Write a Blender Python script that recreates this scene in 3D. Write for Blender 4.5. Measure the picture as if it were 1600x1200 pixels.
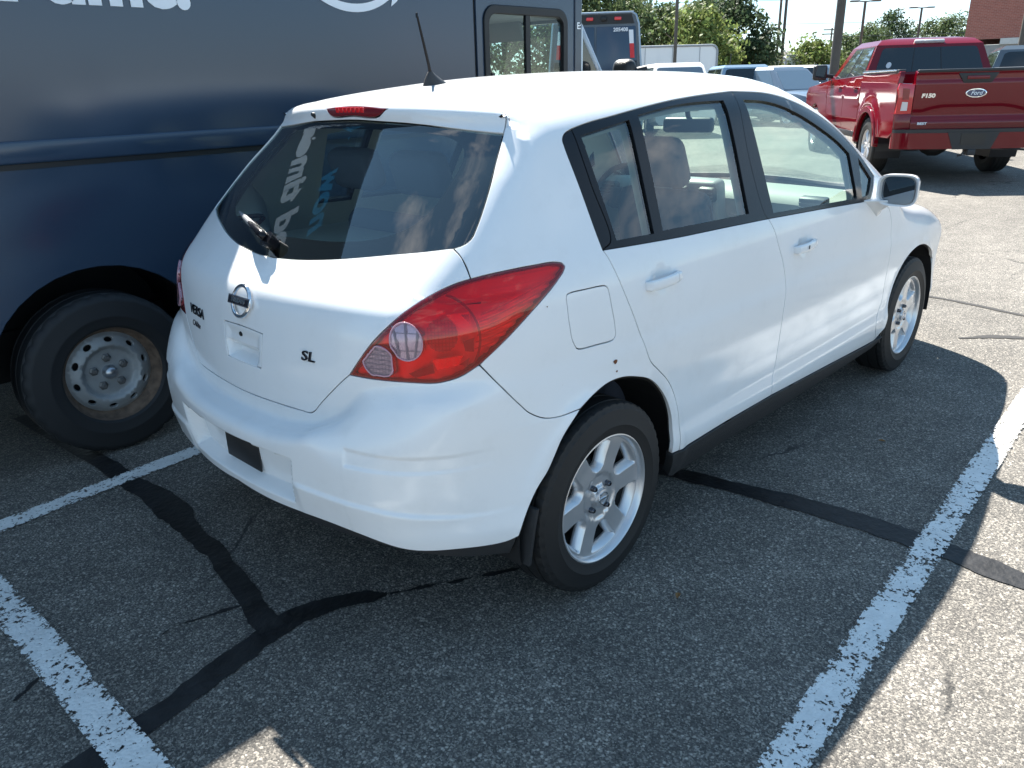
import bpy, bmesh, math, random
import numpy as np
from mathutils import Vector, Matrix
from mathutils.geometry import delaunay_2d_cdt
R = math.radians
rng = np.random.default_rng(7)
random.seed(7)
for o in list(bpy.data.objects):
    bpy.data.objects.remove(o)
S = bpy.context.scene
COL = S.collection

# ------------------------------------------------------------------ camera
CAM = np.array([-1.72341, -2.09957, 1.49536])
YAW, PITCH, ROLL, FPX = 0.766288, -0.363194, -0.0259124, 1234.95
def cam_axes():
    f = np.array([math.cos(PITCH)*math.cos(YAW), math.cos(PITCH)*math.sin(YAW), math.sin(PITCH)])
    r = np.array([math.sin(YAW), -math.cos(YAW), 0.0])
    u = np.cross(r, f)
    return f, math.cos(ROLL)*r+math.sin(ROLL)*u, -math.sin(ROLL)*r+math.cos(ROLL)*u
cf, cr_, cu = cam_axes()
cd = bpy.data.cameras.new('camera')
cam = bpy.data.objects.new('camera', cd)
COL.objects.link(cam)
cam.matrix_world = Matrix(((cr_[0], cu[0], -cf[0], CAM[0]), (cr_[1], cu[1], -cf[1], CAM[1]), (cr_[2], cu[2], -cf[2], CAM[2]), (0, 0, 0, 1)))
cd.sensor_width = 36.0
cd.lens = FPX/1600*36.0
cd.clip_end = 3000
cd.clip_start = 0.05
S.camera = cam

# ------------------------------------------------------------------ sky, sun, exposure
SUN_TO = Vector((0.42, 0.722, 1.0)).normalized()          # direction towards the sun
elev = math.asin(SUN_TO.z)
world = bpy.data.worlds.new('World')
S.world = world
world.use_nodes = True
nt = world.node_tree
nt.nodes.clear()
wo = nt.nodes.new('ShaderNodeOutputWorld')
bg = nt.nodes.new('ShaderNodeBackground')
sky = nt.nodes.new('ShaderNodeTexSky')
sky.sky_type = 'NISHITA'
sky.sun_disc = False
sky.sun_elevation = elev
sky.sun_rotation = math.atan2(SUN_TO.x, SUN_TO.y)
sky.altitude = 900
sky.air_density = 0.78
sky.dust_density = 0.0
sky.ozone_density = 1.6
# thin scattered clouds over the whole sky
tc = nt.nodes.new('ShaderNodeTexCoord')
mp = nt.nodes.new('ShaderNodeMapping')
mp.inputs['Scale'].default_value = (1.0, 1.6, 2.6)
n1 = nt.nodes.new('ShaderNodeTexNoise')
n1.inputs['Scale'].default_value = 2.1
n1.inputs['Detail'].default_value = 9
n1.inputs['Roughness'].default_value = 0.62
n1.inputs['Distortion'].default_value = 0.35
rp = nt.nodes.new('ShaderNodeValToRGB')
rp.color_ramp.elements[0].position = 0.55
rp.color_ramp.elements[1].position = 0.74
mixc = nt.nodes.new('ShaderNodeMix')
mixc.data_type = 'RGBA'
mixc.inputs[7].default_value = (3.6, 3.75, 4.0, 1)
nt.links.new(tc.outputs['Generated'], mp.inputs[0])
nt.links.new(mp.outputs[0], n1.inputs['Vector'])
nt.links.new(n1.outputs['Fac'], rp.inputs[0])
nt.links.new(rp.outputs[0], mixc.inputs[0])
# milder contrast between the zenith and the horizon glow, the same all round
gm = nt.nodes.new('ShaderNodeGamma'); gm.inputs[1].default_value = 0.62
hsv = nt.nodes.new('ShaderNodeHueSaturation'); hsv.inputs['Saturation'].default_value = 1.30; hsv.inputs['Hue'].default_value = 0.488
nt.links.new(sky.outputs[0], gm.inputs[0]); nt.links.new(gm.outputs[0], hsv.inputs['Color'])
nt.links.new(hsv.outputs[0], mixc.inputs[6])
nt.links.new(mixc.outputs[2], bg.inputs[0])
bg.inputs[1].default_value = 0.128
nt.links.new(bg.outputs[0], wo.inputs[0])
sl = bpy.data.lights.new('sun', 'SUN')
sl.energy = 5.0
sl.angle = R(0.53)
sl.color = (1.0, 0.95, 0.87)
sun = bpy.data.objects.new('sun', sl)
COL.objects.link(sun)
sun.rotation_euler = SUN_TO.to_track_quat('Z', 'Y').to_euler()
sun.location = (10, 20, 30)
S.view_settings.view_transform = 'Standard'
S.view_settings.look = 'None'
S.view_settings.gamma = 1
S.view_settings.use_curve_mapping = False
S.view_settings.exposure = 1.87

# ------------------------------------------------------------------ materials
MATS = {}
def mat(name, base=(.5, .5, .5), rough=.5, metal=0., coat=0., spec=.5, emis=None, var=0., vscale=6., bump=0., bscale=40., coatr=.03):
    if name in MATS: return MATS[name]
    m = bpy.data.materials.new(name)
    m.use_nodes = True
    n = m.node_tree.nodes
    b = n['Principled BSDF']
    b.inputs['Base Color'].default_value = (*base, 1)
    b.inputs['Roughness'].default_value = rough
    b.inputs['Metallic'].default_value = metal
    b.inputs['Coat Weight'].default_value = coat
    b.inputs['Coat Roughness'].default_value = coatr
    b.inputs['Specular IOR Level'].default_value = spec
    if emis:
        b.inputs['Emission Color'].default_value = (*emis[0], 1)
        b.inputs['Emission Strength'].default_value = emis[1]
    L = m.node_tree.links
    if var or bump:
        tc = n.new('ShaderNodeTexCoord')
    if var:
        t = n.new('ShaderNodeTexNoise'); t.inputs['Scale'].default_value = vscale; t.inputs['Detail'].default_value = 6
        L.new(tc.outputs['Object'], t.inputs['Vector'])
        r_ = n.new('ShaderNodeMapRange'); r_.inputs[1].default_value = .3; r_.inputs[2].default_value = .7
        r_.inputs[3].default_value = 1-var; r_.inputs[4].default_value = 1+var
        L.new(t.outputs['Fac'], r_.inputs[0])
        h = n.new('ShaderNodeHueSaturation'); h.inputs['Color'].default_value = (*base, 1)
        L.new(r_.outputs[0], h.inputs['Value'])
        L.new(h.outputs[0], b.inputs['Base Color'])
    if bump:
        t2 = n.new('ShaderNodeTexNoise'); t2.inputs['Scale'].default_value = bscale; t2.inputs['Detail'].default_value = 4
        L.new(tc.outputs['Object'], t2.inputs['Vector'])
        bp = n.new('ShaderNodeBump'); bp.inputs['Strength'].default_value = bump; bp.inputs['Distance'].default_value = .01
        L.new(t2.outputs['Fac'], bp.inputs['Height'])
        L.new(bp.outputs[0], b.inputs['Normal'])
    MATS[name] = m
    return m
def glass(name, tint=(.8, .9, .86), r0=.06, rough=0.0):
    if name in MATS: return MATS[name]
    m = bpy.data.materials.new(name); m.use_nodes = True
    n = m.node_tree.nodes; L = m.node_tree.links; n.clear()
    o = n.new('ShaderNodeOutputMaterial')
    tr = n.new('ShaderNodeBsdfTransparent'); tr.inputs[0].default_value = (*tint, 1)
    gl = n.new('ShaderNodeBsdfGlossy'); gl.inputs['Roughness'].default_value = rough
    lw = n.new('ShaderNodeLayerWeight'); lw.inputs[0].default_value = .5
    pw = n.new('ShaderNodeMath'); pw.operation = 'POWER'; pw.inputs[1].default_value = 4.5
    ma = n.new('ShaderNodeMath'); ma.operation = 'MULTIPLY_ADD'; ma.inputs[1].default_value = 1-r0; ma.inputs[2].default_value = r0
    mx = n.new('ShaderNodeMixShader')
    L.new(lw.outputs['Facing'], pw.inputs[0]); L.new(pw.outputs[0], ma.inputs[0]); L.new(ma.outputs[0], mx.inputs[0])
    L.new(tr.outputs[0], mx.inputs[1]); L.new(gl.outputs[0], mx.inputs[2]); L.new(mx.outputs[0], o.inputs[0])
    MATS[name] = m
    return m

# ------------------------------------------------------------------ objects
def link(o, parent=None):
    COL.objects.link(o)
    if parent is not None: o.parent = parent
    return o
def thing(name, label, cat, loc=(0, 0, 0), rz=0., group=None):
    o = bpy.data.objects.new(name, None)
    o.empty_display_size = .2
    link(o); o.location = loc; o.rotation_euler = (0, 0, rz)
    o['label'] = label; o['category'] = cat
    if group: o['group'] = group
    return o
def tag(o, label=None, cat=None, group=None, kind=None):
    if label: o['label'] = label
    if cat: o['category'] = cat
    if group: o['group'] = group
    if kind: o['kind'] = kind
    return o
def mobj(name, verts, faces, mats, parent=None, smooth=False, normals=None, midx=None, label=None):
    me = bpy.data.meshes.new(name)
    me.from_pydata([tuple(map(float, v)) for v in verts], [], [tuple(int(i) for i in f) for f in faces])
    if not isinstance(mats, (list, tuple)): mats = [mats]
    for m in mats: me.materials.append(m)
    if midx is not None: me.polygons.foreach_set('material_index', np.array(midx, dtype=np.int32))
    if smooth: me.polygons.foreach_set('use_smooth', [True]*len(me.polygons))
    me.update()
    if normals is not None: me.normals_split_custom_set_from_vertices([tuple(map(float, v)) for v in normals])
    o = bpy.data.objects.new(name, me)
    link(o, parent)
    if label: o['label'] = label
    return o
def bmobj(name, bm, mats, parent=None, smooth=False, label=None, angle=None):
    me = bpy.data.meshes.new(name)
    bmesh.ops.recalc_face_normals(bm, faces=bm.faces)
    bm.to_mesh(me); bm.free()
    if not isinstance(mats, (list, tuple)): mats = [mats]
    for m in mats: me.materials.append(m)
    if smooth:
        me.polygons.foreach_set('use_smooth', [True]*len(me.polygons))
        if angle is not None: me.set_sharp_from_angle(angle=R(angle))
    o = bpy.data.objects.new(name, me)
    link(o, parent)
    if label: o['label'] = label
    return o
def bm_box(bm, c, s, bev=0., seg=2, rot=None, taper=None):
    """box of size s centred at c; taper=(tx,ty) scales the top face"""
    r_ = bmesh.ops.create_cube(bm, size=1.0)
    vs = r_['verts']
    for v in vs:
        k = (1, 1) if taper is None or v.co.z < 0 else taper
        v.co = Vector((v.co.x*s[0]*k[0], v.co.y*s[1]*k[1], v.co.z*s[2]))
    if bev:
        es = list({e for v in vs for e in v.link_edges})
        g = bmesh.ops.bevel(bm, geom=es, offset=bev, segments=seg, affect='EDGES', profile=.5)
        vs = list({v for f in g['faces'] for v in f.verts} | {v for v in vs if v.is_valid})
    M = Matrix.Translation(Vector(c))
    if rot is not None: M = M @ rot.to_4x4()
    bmesh.ops.transform(bm, matrix=M, verts=vs)
    return vs
def box(name, c, s, m, parent=None, bev=0., seg=2, rot=None, taper=None, smooth=True, label=None):
    bm = bmesh.new(); bm_box(bm, c, s, bev, seg, rot, taper)
    return bmobj(name, bm, m, parent, smooth=smooth and bev > 0, label=label, angle=40)
def bm_tube(bm, pts, rad, n=10, cap=True):
    pts = [Vector(p) for p in pts]
    rs = rad if isinstance(rad, (list, tuple)) else [rad]*len(pts)
    rings = []
    for i, p in enumerate(pts):
        d = (pts[min(i+1, len(pts)-1)]-pts[max(i-1, 0)]).normalized()
        a = d.cross(Vector((0, 0, 1)))
        if a.length < 1e-3: a = d.cross(Vector((1, 0, 0)))
        a.normalize(); b = d.cross(a)
        rings.append([bm.verts.new(p+(a*math.cos(t)+b*math.sin(t))*rs[i]) for t in [2*math.pi*k/n for k in range(n)]])
    for r0, r1 in zip(rings, rings[1:]):
        for k in range(n): bm.faces.new((r0[k], r0[(k+1) % n], r1[(k+1) % n], r1[k]))
    if cap:
        bm.faces.new(rings[0]); bm.faces.new(rings[-1][::-1])
def tube(name, pts, rad, m, parent=None, n=10, label=None):
    bm = bmesh.new(); bm_tube(bm, pts, rad, n)
    return bmobj(name, bm, m, parent, smooth=True, label=label, angle=50)
def bm_lathe(bm, prof, n=48, axis='y', c=(0, 0, 0), close=False):
    """prof = [(radius, along axis)]"""
    rings = []
    for r_, a in prof:
        ring = []
        for k in range(n):
            t = 2*math.pi*k/n
            if axis == 'y': p = (r_*math.cos(t), a, r_*math.sin(t))
            elif axis == 'z': p = (r_*math.cos(t), r_*math.sin(t), a)
            else: p = (a, r_*math.cos(t), r_*math.sin(t))
            ring.append(bm.verts.new((p[0]+c[0], p[1]+c[1], p[2]+c[2])))
        rings.append(ring)
    pairs = list(zip(rings, rings[1:]))
    if close: pairs.append((rings[-1], rings[0]))
    for r0, r1 in pairs:
        for k in range(n): bm.faces.new((r0[k], r0[(k+1) % n], r1[(k+1) % n], r1[k]))
    return rings
def lathe(name, prof, m, parent=None, n=48, axis='y', c=(0, 0, 0), close=False, caps=False, label=None, angle=35):
    bm = bmesh.new(); rs = bm_lathe(bm, prof, n, axis, c, close)
    if caps:
        bm.faces.new(rs[0]); bm.faces.new(rs[-1])
    return bmobj(name, bm, m, parent, smooth=True, label=label, angle=angle)
def text(name, body, size, m, parent=None, mw=None, extrude=.0008, bold=0., shear=0., align='CENTER', sx=1.0):
    cu = bpy.data.curves.new('lettering', 'FONT')
    cu.body = body; cu.size = size; cu.extrude = extrude; cu.offset = bold; cu.shear = shear
    cu.align_x = align; cu.align_y = 'CENTER'
    cu.resolution_u = 4
    to = bpy.data.objects.new('lettering', cu)
    COL.objects.link(to)
    dg = bpy.context.evaluated_depsgraph_get()
    me = bpy.data.meshes.new_from_object(to.evaluated_get(dg))
    bpy.data.objects.remove(to); bpy.data.curves.remove(cu)
    me.name = name
    if sx != 1.0:
        for v in me.vertices: v.co.x *= sx
    me.materials.clear(); me.materials.append(m)
    o = bpy.data.objects.new(name, me)
    link(o, parent)
    if mw is not None: me.transform(mw)
    return o
def frame(o, x, y):
    """matrix with local x along x, local y along y"""
    x = Vector(x).normalized(); y = Vector(y); z = x.cross(y).normalized(); y = z.cross(x)
    return Matrix(((x.x, y.x, z.x, o[0]), (x.y, y.y, z.y, o[1]), (x.z, y.z, z.z, o[2]), (0, 0, 0, 1)))

# ------------------------------------------------------------------ panels lifted on surfaces
def catmull(P, n=8):
    P = np.array(P, float)
    if len(P) < 3: 
        t = np.linspace(0, 1, n+1)[:, None]
        return P[0]*(1-t)+P[-1]*t
    out = []
    Q = np.vstack([2*P[0]-P[1], P, 2*P[-1]-P[-2]])
    for i in range(1, len(Q)-2):
        p0, p1, p2, p3 = Q[i-1:i+3]
        k = [0]
        for a, b in ((p0, p1), (p1, p2), (p2, p3)): k.append(k[-1]+max(np.linalg.norm(b-a), 1e-6)**.5)
        t = np.linspace(k[1], k[2], n, endpoint=False)[:, None]
        A1 = (k[1]-t)/(k[1]-k[0])*p0+(t-k[0])/(k[1]-k[0])*p1
        A2 = (k[2]-t)/(k[2]-k[1])*p1+(t-k[1])/(k[2]-k[1])*p2
        A3 = (k[3]-t)/(k[3]-k[2])*p2+(t-k[2])/(k[3]-k[2])*p3
        B1 = (k[2]-t)/(k[2]-k[0])*A1+(t-k[0])/(k[2]-k[0])*A2
        B2 = (k[3]-t)/(k[3]-k[1])*A2+(t-k[1])/(k[3]-k[1])*A3
        out.append((k[2]-t)/(k[2]-k[1])*B1+(t-k[1])/(k[2]-k[1])*B2)
    out.append(P[-1:])
    return np.vstack(out)
def resample(P, h, closed=True):
    P = np.array(P, float)
    if closed: P = np.vstack([P, P[:1]])
    d = np.linalg.norm(np.diff(P, axis=0), axis=1)
    keep = np.concatenate([[True], d > 1e-5]); P = P[keep]
    d = np.linalg.norm(np.diff(P, axis=0), axis=1)
    out = []
    # keep corners: split at sharp turns
    n = len(P)-1
    for i in range(n):
        out.append(P[i])
        k = int(d[i]//h)
        for j in range(1, k+1):
            if j/(k+1) < 1: out.append(P[i]+(P[i+1]-P[i])*j/(k+1))
    if not closed: out.append(P[-1])
    out = np.array(out)
    # thin out points that are much closer than h on nearly straight runs
    res = [out[0]]
    for i in range(1, len(out)):
        a = out[i]-res[-1]; b = out[(i+1) % len(out)]-out[i]
        la, lb = np.linalg.norm(a), np.linalg.norm(b)
        turn = 0 if la*lb < 1e-12 else math.acos(max(-1, min(1, a@b/(la*lb))))
        if la > .45*h or turn > .12 or i == len(out)-1 and not closed: res.append(out[i])
    return np.array(res)
def inside(P, poly):
    x, y = P[:, 0], P[:, 1]; c = np.zeros(len(P), bool)
    x0, y0 = poly[:, 0], poly[:, 1]; x1, y1 = np.roll(x0, -1), np.roll(y0, -1)
    for a, b, c1, d in zip(x0, y0, x1, y1):
        m = ((b > y) != (d > y))
        if m.any():
            xi = (c1-a)*(y-b)/((d-b) if d != b else 1e-12)+a
            c ^= m & (x < xi)
    return c
def dist_poly(P, poly):
    d = np.full(len(P), 1e9); A = poly; B = np.roll(poly, -1, axis=0)
    for a, b in zip(A, B):
        ab = b-a; t = np.clip(((P-a)@ab)/max(ab@ab, 1e-12), 0, 1)
        d = np.minimum(d, np.linalg.norm(P-a-t[:, None]*ab, axis=1))
    return d
def area2(P): return .5*np.sum(P[:, 0]*np.roll(P[:, 1], -1)-np.roll(P[:, 0], -1)*P[:, 1])
def inset(P, g):
    if area2(P) < 0: P = P[::-1]
    a = np.roll(P, 1, axis=0); b = np.roll(P, -1, axis=0)
    e1 = P-a; e2 = b-P
    e1 /= np.linalg.norm(e1, axis=1, keepdims=True)+1e-12; e2 /= np.linalg.norm(e2, axis=1, keepdims=True)+1e-12
    n1 = np.stack([-e1[:, 1], e1[:, 0]], 1); n2 = np.stack([-e2[:, 1], e2[:, 0]], 1)
    n = n1+n2; n /= np.linalg.norm(n, axis=1, keepdims=True)+1e-9
    c = np.clip((n*n1).sum(1), .35, 1)
    return P+n*(g/c)[:, None]
def triangulate(outline, holes, h):
    polys = [outline]+list(holes)
    lo, hi = outline.min(0), outline.max(0)
    nx, ny = int((hi[0]-lo[0])/h)+2, int((hi[1]-lo[1])/h)+2
    gx, gy = np.meshgrid(lo[0]+np.arange(nx)*h, lo[1]+np.arange(ny)*h)
    gx = gx+(np.arange(ny) % 2)[:, None]*h*.5
    G = np.stack([gx.ravel(), gy.ravel()], 1)
    G = G[inside(G, outline)]
    if len(G): G = G[dist_poly(G, outline) > .55*h]
    for hl in holes:
        if len(G): G = G[~inside(G, hl)]
        if len(G): G = G[dist_poly(G, hl) > .55*h]
    V = np.vstack(polys+[G]) if len(G) else np.vstack(polys)
    E = []; k = 0
    for p_ in polys:
        n = len(p_); E += [(k+i, k+(i+1) % n) for i in range(n)]; k += n
    r_ = delaunay_2d_cdt([Vector((float(a), float(b))) for a, b in V], E, [], 0, 1e-7)
    V2 = np.array([(v.x, v.y) for v in r_[0]]); T = np.array([f for f in r_[2] if len(f) == 3])
    c = V2[T].mean(1); ok = inside(c, outline)
    for hl in holes: ok &= ~inside(c, hl)
    T = T[ok]
    a = V2[T]; s = (a[:, 1, 0]-a[:, 0, 0])*(a[:, 2, 1]-a[:, 0, 1])-(a[:, 1, 1]-a[:, 0, 1])*(a[:, 2, 0]-a[:, 0, 0])
    T = T[np.abs(s) > 1e-10]; s = s[np.abs(s) > 1e-10]
    T[s < 0] = T[s < 0][:, ::-1]
    used = np.unique(T); remap = -np.ones(len(V2), int); remap[used] = np.arange(len(used))
    return V2[used], remap[T]
SEAL = None
def panel(name, chart, outline, m, parent=None, holes=(), h=.03, gap=.0025, depth=.014, off=0., bev=.0016, both=False,
          seal=None, label=None, back=False, mirror=False, offf=None, hgap=None, rings=None):
    """sheet-metal panel cut from a surface chart: crisp edges turned inwards"""
    ol = inset(resample(outline, h), gap)
    hl = [inset(resample(q, h), -(gap if hgap is None else hgap)) for q in holes]
    V2, T = triangulate(ol, hl, h)
    P, N = chart.map(V2)
    bad = np.isnan(P[:, 0])
    if bad.any():
        print('panel', name, 'missed', bad.sum(), 'of', len(P))
        keep = ~bad[T].any(1); T = T[keep]
        used = np.unique(T); remap = -np.ones(len(P), int); remap[used] = np.arange(len(used))
        P, N, V2, T = P[used], N[used], V2[used], remap[T]
    # orient triangles along N
    a = P[T]; nn = np.cross(a[:, 1]-a[:, 0], a[:, 2]-a[:, 0]); fl = (nn*N[T].mean(1)).sum(1) < 0
    T[fl] = T[fl][:, ::-1]
    o_ = np.full(len(P), off) if offf is None else off+offf(P, V2)
    Ps = P+N*o_[:, None]
    verts = [*Ps]; norms = [*N]; faces = [*map(tuple, T)]; mi = [0]*len(T)
    if depth:
        E = {}
        for t in T:
            for i in range(3): E[(t[i], t[(i+1) % 3])] = 1
        be = [(a_, b_) for (a_, b_) in E if (b_, a_) not in E]
        tang = {}
        for a_, b_ in be:
            d = Ps[b_]-Ps[a_]; L_ = np.linalg.norm(d)+1e-12
            for v in (a_, b_):
                t_ = np.cross(d/L_, N[v]); tang[v] = tang.get(v, 0)+t_
        idx = {}
        rings = rings or [(0, 0, 0.), (bev*.7, -bev*.35, .75), (bev, -bev, 1.), (bev, -depth, 1.)]
        if seal: rings += [(bev+.008, -depth, 1.)]
        for v, t_ in tang.items():
            t_ = t_/(np.linalg.norm(t_)+1e-9); ids = [v]
            for (lat, dn, w) in rings[1:]:
                ids.append(len(verts)); verts.append(Ps[v]+t_*lat+N[v]*dn)
                q = N[v]*(1-w)+t_*w; norms.append(q/(np.linalg.norm(q)+1e-9))
            idx[v] = ids
        for a_, b_ in be:
            for k in range(len(rings)-1):
                faces.append((idx[b_][k], idx[a_][k], idx[a_][k+1], idx[b_][k+1])); mi.append(1 if (seal and k >= 3) else 0)
    verts = np.array(verts); norms = np.array(norms)
    if mirror:
        verts = verts*[1, -1, 1]; norms = norms*[1, -1, 1]; faces = [tuple(f[::-1]) for f in faces]
    return mobj(name, verts, faces, [m, seal] if seal else m, parent, smooth=True, normals=norms, midx=mi, label=label)
class Flat:
    """plane chart O + uU + vV, optional depth function along -N"""
    def __init__(s, O, U, V, df=None):
        s.O = np.array(O, float); s.U = np.array(U, float); s.V = np.array(V, float); s.N = np.cross(s.U, s.V); s.df = df
    def map(s, q):
        P = s.O+q[:, :1]*s.U+q[:, 1:]*s.V
        N = np.repeat(s.N[None], len(P), 0)
        if s.df is not None:
            e = 1e-4; d = s.df(q); P = P-d[:, None]*s.N
            gu = (s.df(q+[e, 0])-s.df(q-[e, 0]))/(2*e); gv = (s.df(q+[0, e])-s.df(q-[0, e]))/(2*e)
            N = N+gu[:, None]*s.U+gv[:, None]*s.V; N /= np.linalg.norm(N, axis=1, keepdims=True)
        return P, N

def facepoly(name, pts, m, parent=None, t=.02, off=0., label=None, bev=0.):
    """flat polygon with thickness t behind its face"""
    P = np.array(pts, float); n_ = np.zeros(3)
    for i in range(len(P)): n_ += np.cross(P[i]-P[0], P[(i+1) % len(P)]-P[0])
    n_ /= np.linalg.norm(n_); P = P+n_*off
    bm = bmesh.new(); f = [bm.verts.new(p) for p in P]; b_ = [bm.verts.new(p-n_*t) for p in P]
    bm.faces.new(f); bm.faces.new(b_[::-1])
    k = len(f)
    for i in range(k): bm.faces.new((f[(i+1) % k], f[i], b_[i], b_[(i+1) % k]))
    if bev: bmesh.ops.bevel(bm, geom=list({e for v in f for e in v.link_edges}), offset=bev, segments=2, affect='EDGES', profile=.5)
    return bmobj(name, bm, m, parent, smooth=bev > 0, label=label, angle=35)

def loft(name, rings, m, parent=None, caps=True, smooth=True, angle=35, close=True, label=None):
    bm = bmesh.new(); vs = [[bm.verts.new(p) for p in r_] for r_ in rings]; k = len(vs[0])
    for a_, b_ in zip(vs, vs[1:]):
        for i in range(k if close else k-1): bm.faces.new((a_[i], a_[(i+1) % k], b_[(i+1) % k], b_[i]))
    if caps: bm.faces.new(vs[0][::-1]); bm.faces.new(vs[-1])
    return bmobj(name, bm, m, parent, smooth=smooth, label=label, angle=angle)

# ------------------------------------------------------------------ surface of the hatchback body (rear axle at x = 0, right side at negative y)
def pchip(xs,ys):
    xs=np.array(xs,float); ys=np.array(ys,float); h=np.diff(xs); d=np.diff(ys)/h
    m=np.zeros_like(xs); m[0]=d[0]; m[-1]=d[-1]
    for i in range(1,len(xs)-1):
        if d[i-1]*d[i]>0:
            w1=2*h[i]+h[i-1]; w2=h[i]+2*h[i-1]; m[i]=(w1+w2)/(w1/d[i-1]+w2/d[i])
    N=1200; g=np.linspace(xs[0],xs[-1],N)
    i=np.clip(np.searchsorted(xs,g,side='right')-1,0,len(xs)-2); t=(g-xs[i])/h[i]
    v=(2*t**3-3*t**2+1)*ys[i]+(t**3-2*t**2+t)*h[i]*m[i]+(-2*t**3+3*t**2)*ys[i+1]+(t**3-t**2)*h[i]*m[i+1]
    # light smoothing so that curvature is continuous
    k=max(3,int(0.02*N)|1); w=np.hanning(k+2)[1:-1]; w/=w.sum()
    p0=v[0]-(v[1]-v[0])*np.arange(k//2,0,-1); p1=v[-1]+(v[-1]-v[-2])*np.arange(1,k//2+1)
    v=np.convolve(np.concatenate([p0,v,p1]),w,'valid')
    s0=(v[1]-v[0])/(g[1]-g[0]); s1=(v[-1]-v[-2])/(g[1]-g[0])
    def f(x):
        x=np.asarray(x,float)
        r=np.interp(x,g,v)
        return r+np.where(x<g[0],(x-g[0])*s0,0)+np.where(x>g[-1],(x-g[-1])*s1,0)
    return f
w0=pchip([-.9,-.75,-.6,-.45,-.3,-.1,.2,.6,1.2,1.8,2.3,2.7,3.0,3.2,3.4],
         [.59,.662,.722,.763,.793,.817,.834,.843,.8475,.845,.840,.832,.808,.775,.68])
sz=pchip([.15,.2,.25,.31,.37,.43,.52,.7,.85,.95,1.02,1.08,1.2,1.3,1.4,1.5,1.6],
         [-.10,-.06,-.032,-.011,-.003,-.010,-.010,0,-.006,-.018,-.035,-.060,-.112,-.156,-.205,-.27,-.36])
hx=pchip([-.6,-.3,0,.5,1.0,1.5,2.0,2.4],[-.02,-.015,-.006,0,.0,-.005,-.02,-.04])
xb=pchip([.15,.22,.3,.4,.5,.6,.7,.8],[-.67,-.70,-.735,-.757,-.772,-.776,-.768,-.75])
zb=pchip([0,.2,.32,.42,.55,.7,.85],[.612,.615,.63,.665,.728,.752,.76])
xr=pchip([.15,.3,.45,.6,.70,.78,.86,.92,.96,.99,1.02,1.05,1.15,1.25,1.36,1.395,1.42,1.45,1.55],
         [-.66,-.68,-.69,-.694,-.690,-.681,-.668,-.655,-.638,-.612,-.582,-.553,-.455,-.352,-.232,-.205,-.214,-.226,-.24])
cr=pchip([.2,.5,.6,.7,.9,1.0,1.2,1.4,1.5],[.24,.24,.24,.24,.24,.26,.28,.30,.30])
zt=pchip([-.4,-.225,-.1,.11,.5,.9,1.2,1.42,1.6,1.8,2.0,2.2,2.36,2.5,2.7,3.0,3.2,3.35,3.45],
         [1.41,1.448,1.472,1.497,1.525,1.534,1.532,1.514,1.473,1.398,1.287,1.155,1.025,.985,.955,.90,.845,.76,.66])
ct=pchip([-.3,.5,1.2,1.6,2.2,2.5,3.0,3.4],[.14,.13,.13,.16,.18,.16,.18,.20])
xf=pchip([.15,.25,.4,.55,.7,.8],[3.40,3.43,3.455,3.46,3.44,3.40])
def smax(a,b,k):
    h=np.maximum(k-np.abs(a-b),0)/k
    return np.maximum(a,b)+h*h*k*.25
kab=pchip([.2,.5,.65,.8,1.0,1.1,1.3,1.5],[.20,.20,.20,.20,.14,.09,.06,.05])
def sm(t): t=np.clip(t,0,1); return t*t*(3-2*t)
def smin(a,b,k): return -smax(-a,-b,k)
def hw(z): return np.clip((z-1.0)/.4,0,1.2)
def F0(x,y,z):
    ay=np.abs(y)
    A=(ay-(w0(x)+sz(z)+hx(x)*hw(z)))*.95
    B=(xr(z)+cr(z)*ay*ay-x)
    nb=np.where(z>1.0,.72,.95); B=B*nb
    D=(z-(zt(x)-ct(x)*ay*ay))
    D=D*np.where(x>1.4,.9,1.0)
    G=x-(xf(z)-.38*ay*ay)
    f=smax(A,B,kab(z))
    Bb=smax(A,xb(z)+.26*ay*ay-x,.17)
    sl_=.12+1.05*sm((ay-.36)/.18)
    Bb=smax(Bb,(z-zb(ay)-sl_*(x+.72-.25*ay*ay))/np.sqrt(1+sl_*sl_),.035+.05*sm((ay-.36)/.2))
    Bb=smax(Bb,z-.79,.06)
    f=smin(f,Bb,.02)
    f=smax(f,G,.15)
    f=smax(f,D,np.where(x<-.1,.05,.10))
    f=smax(f,.19-z,.04)
    return f
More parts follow.
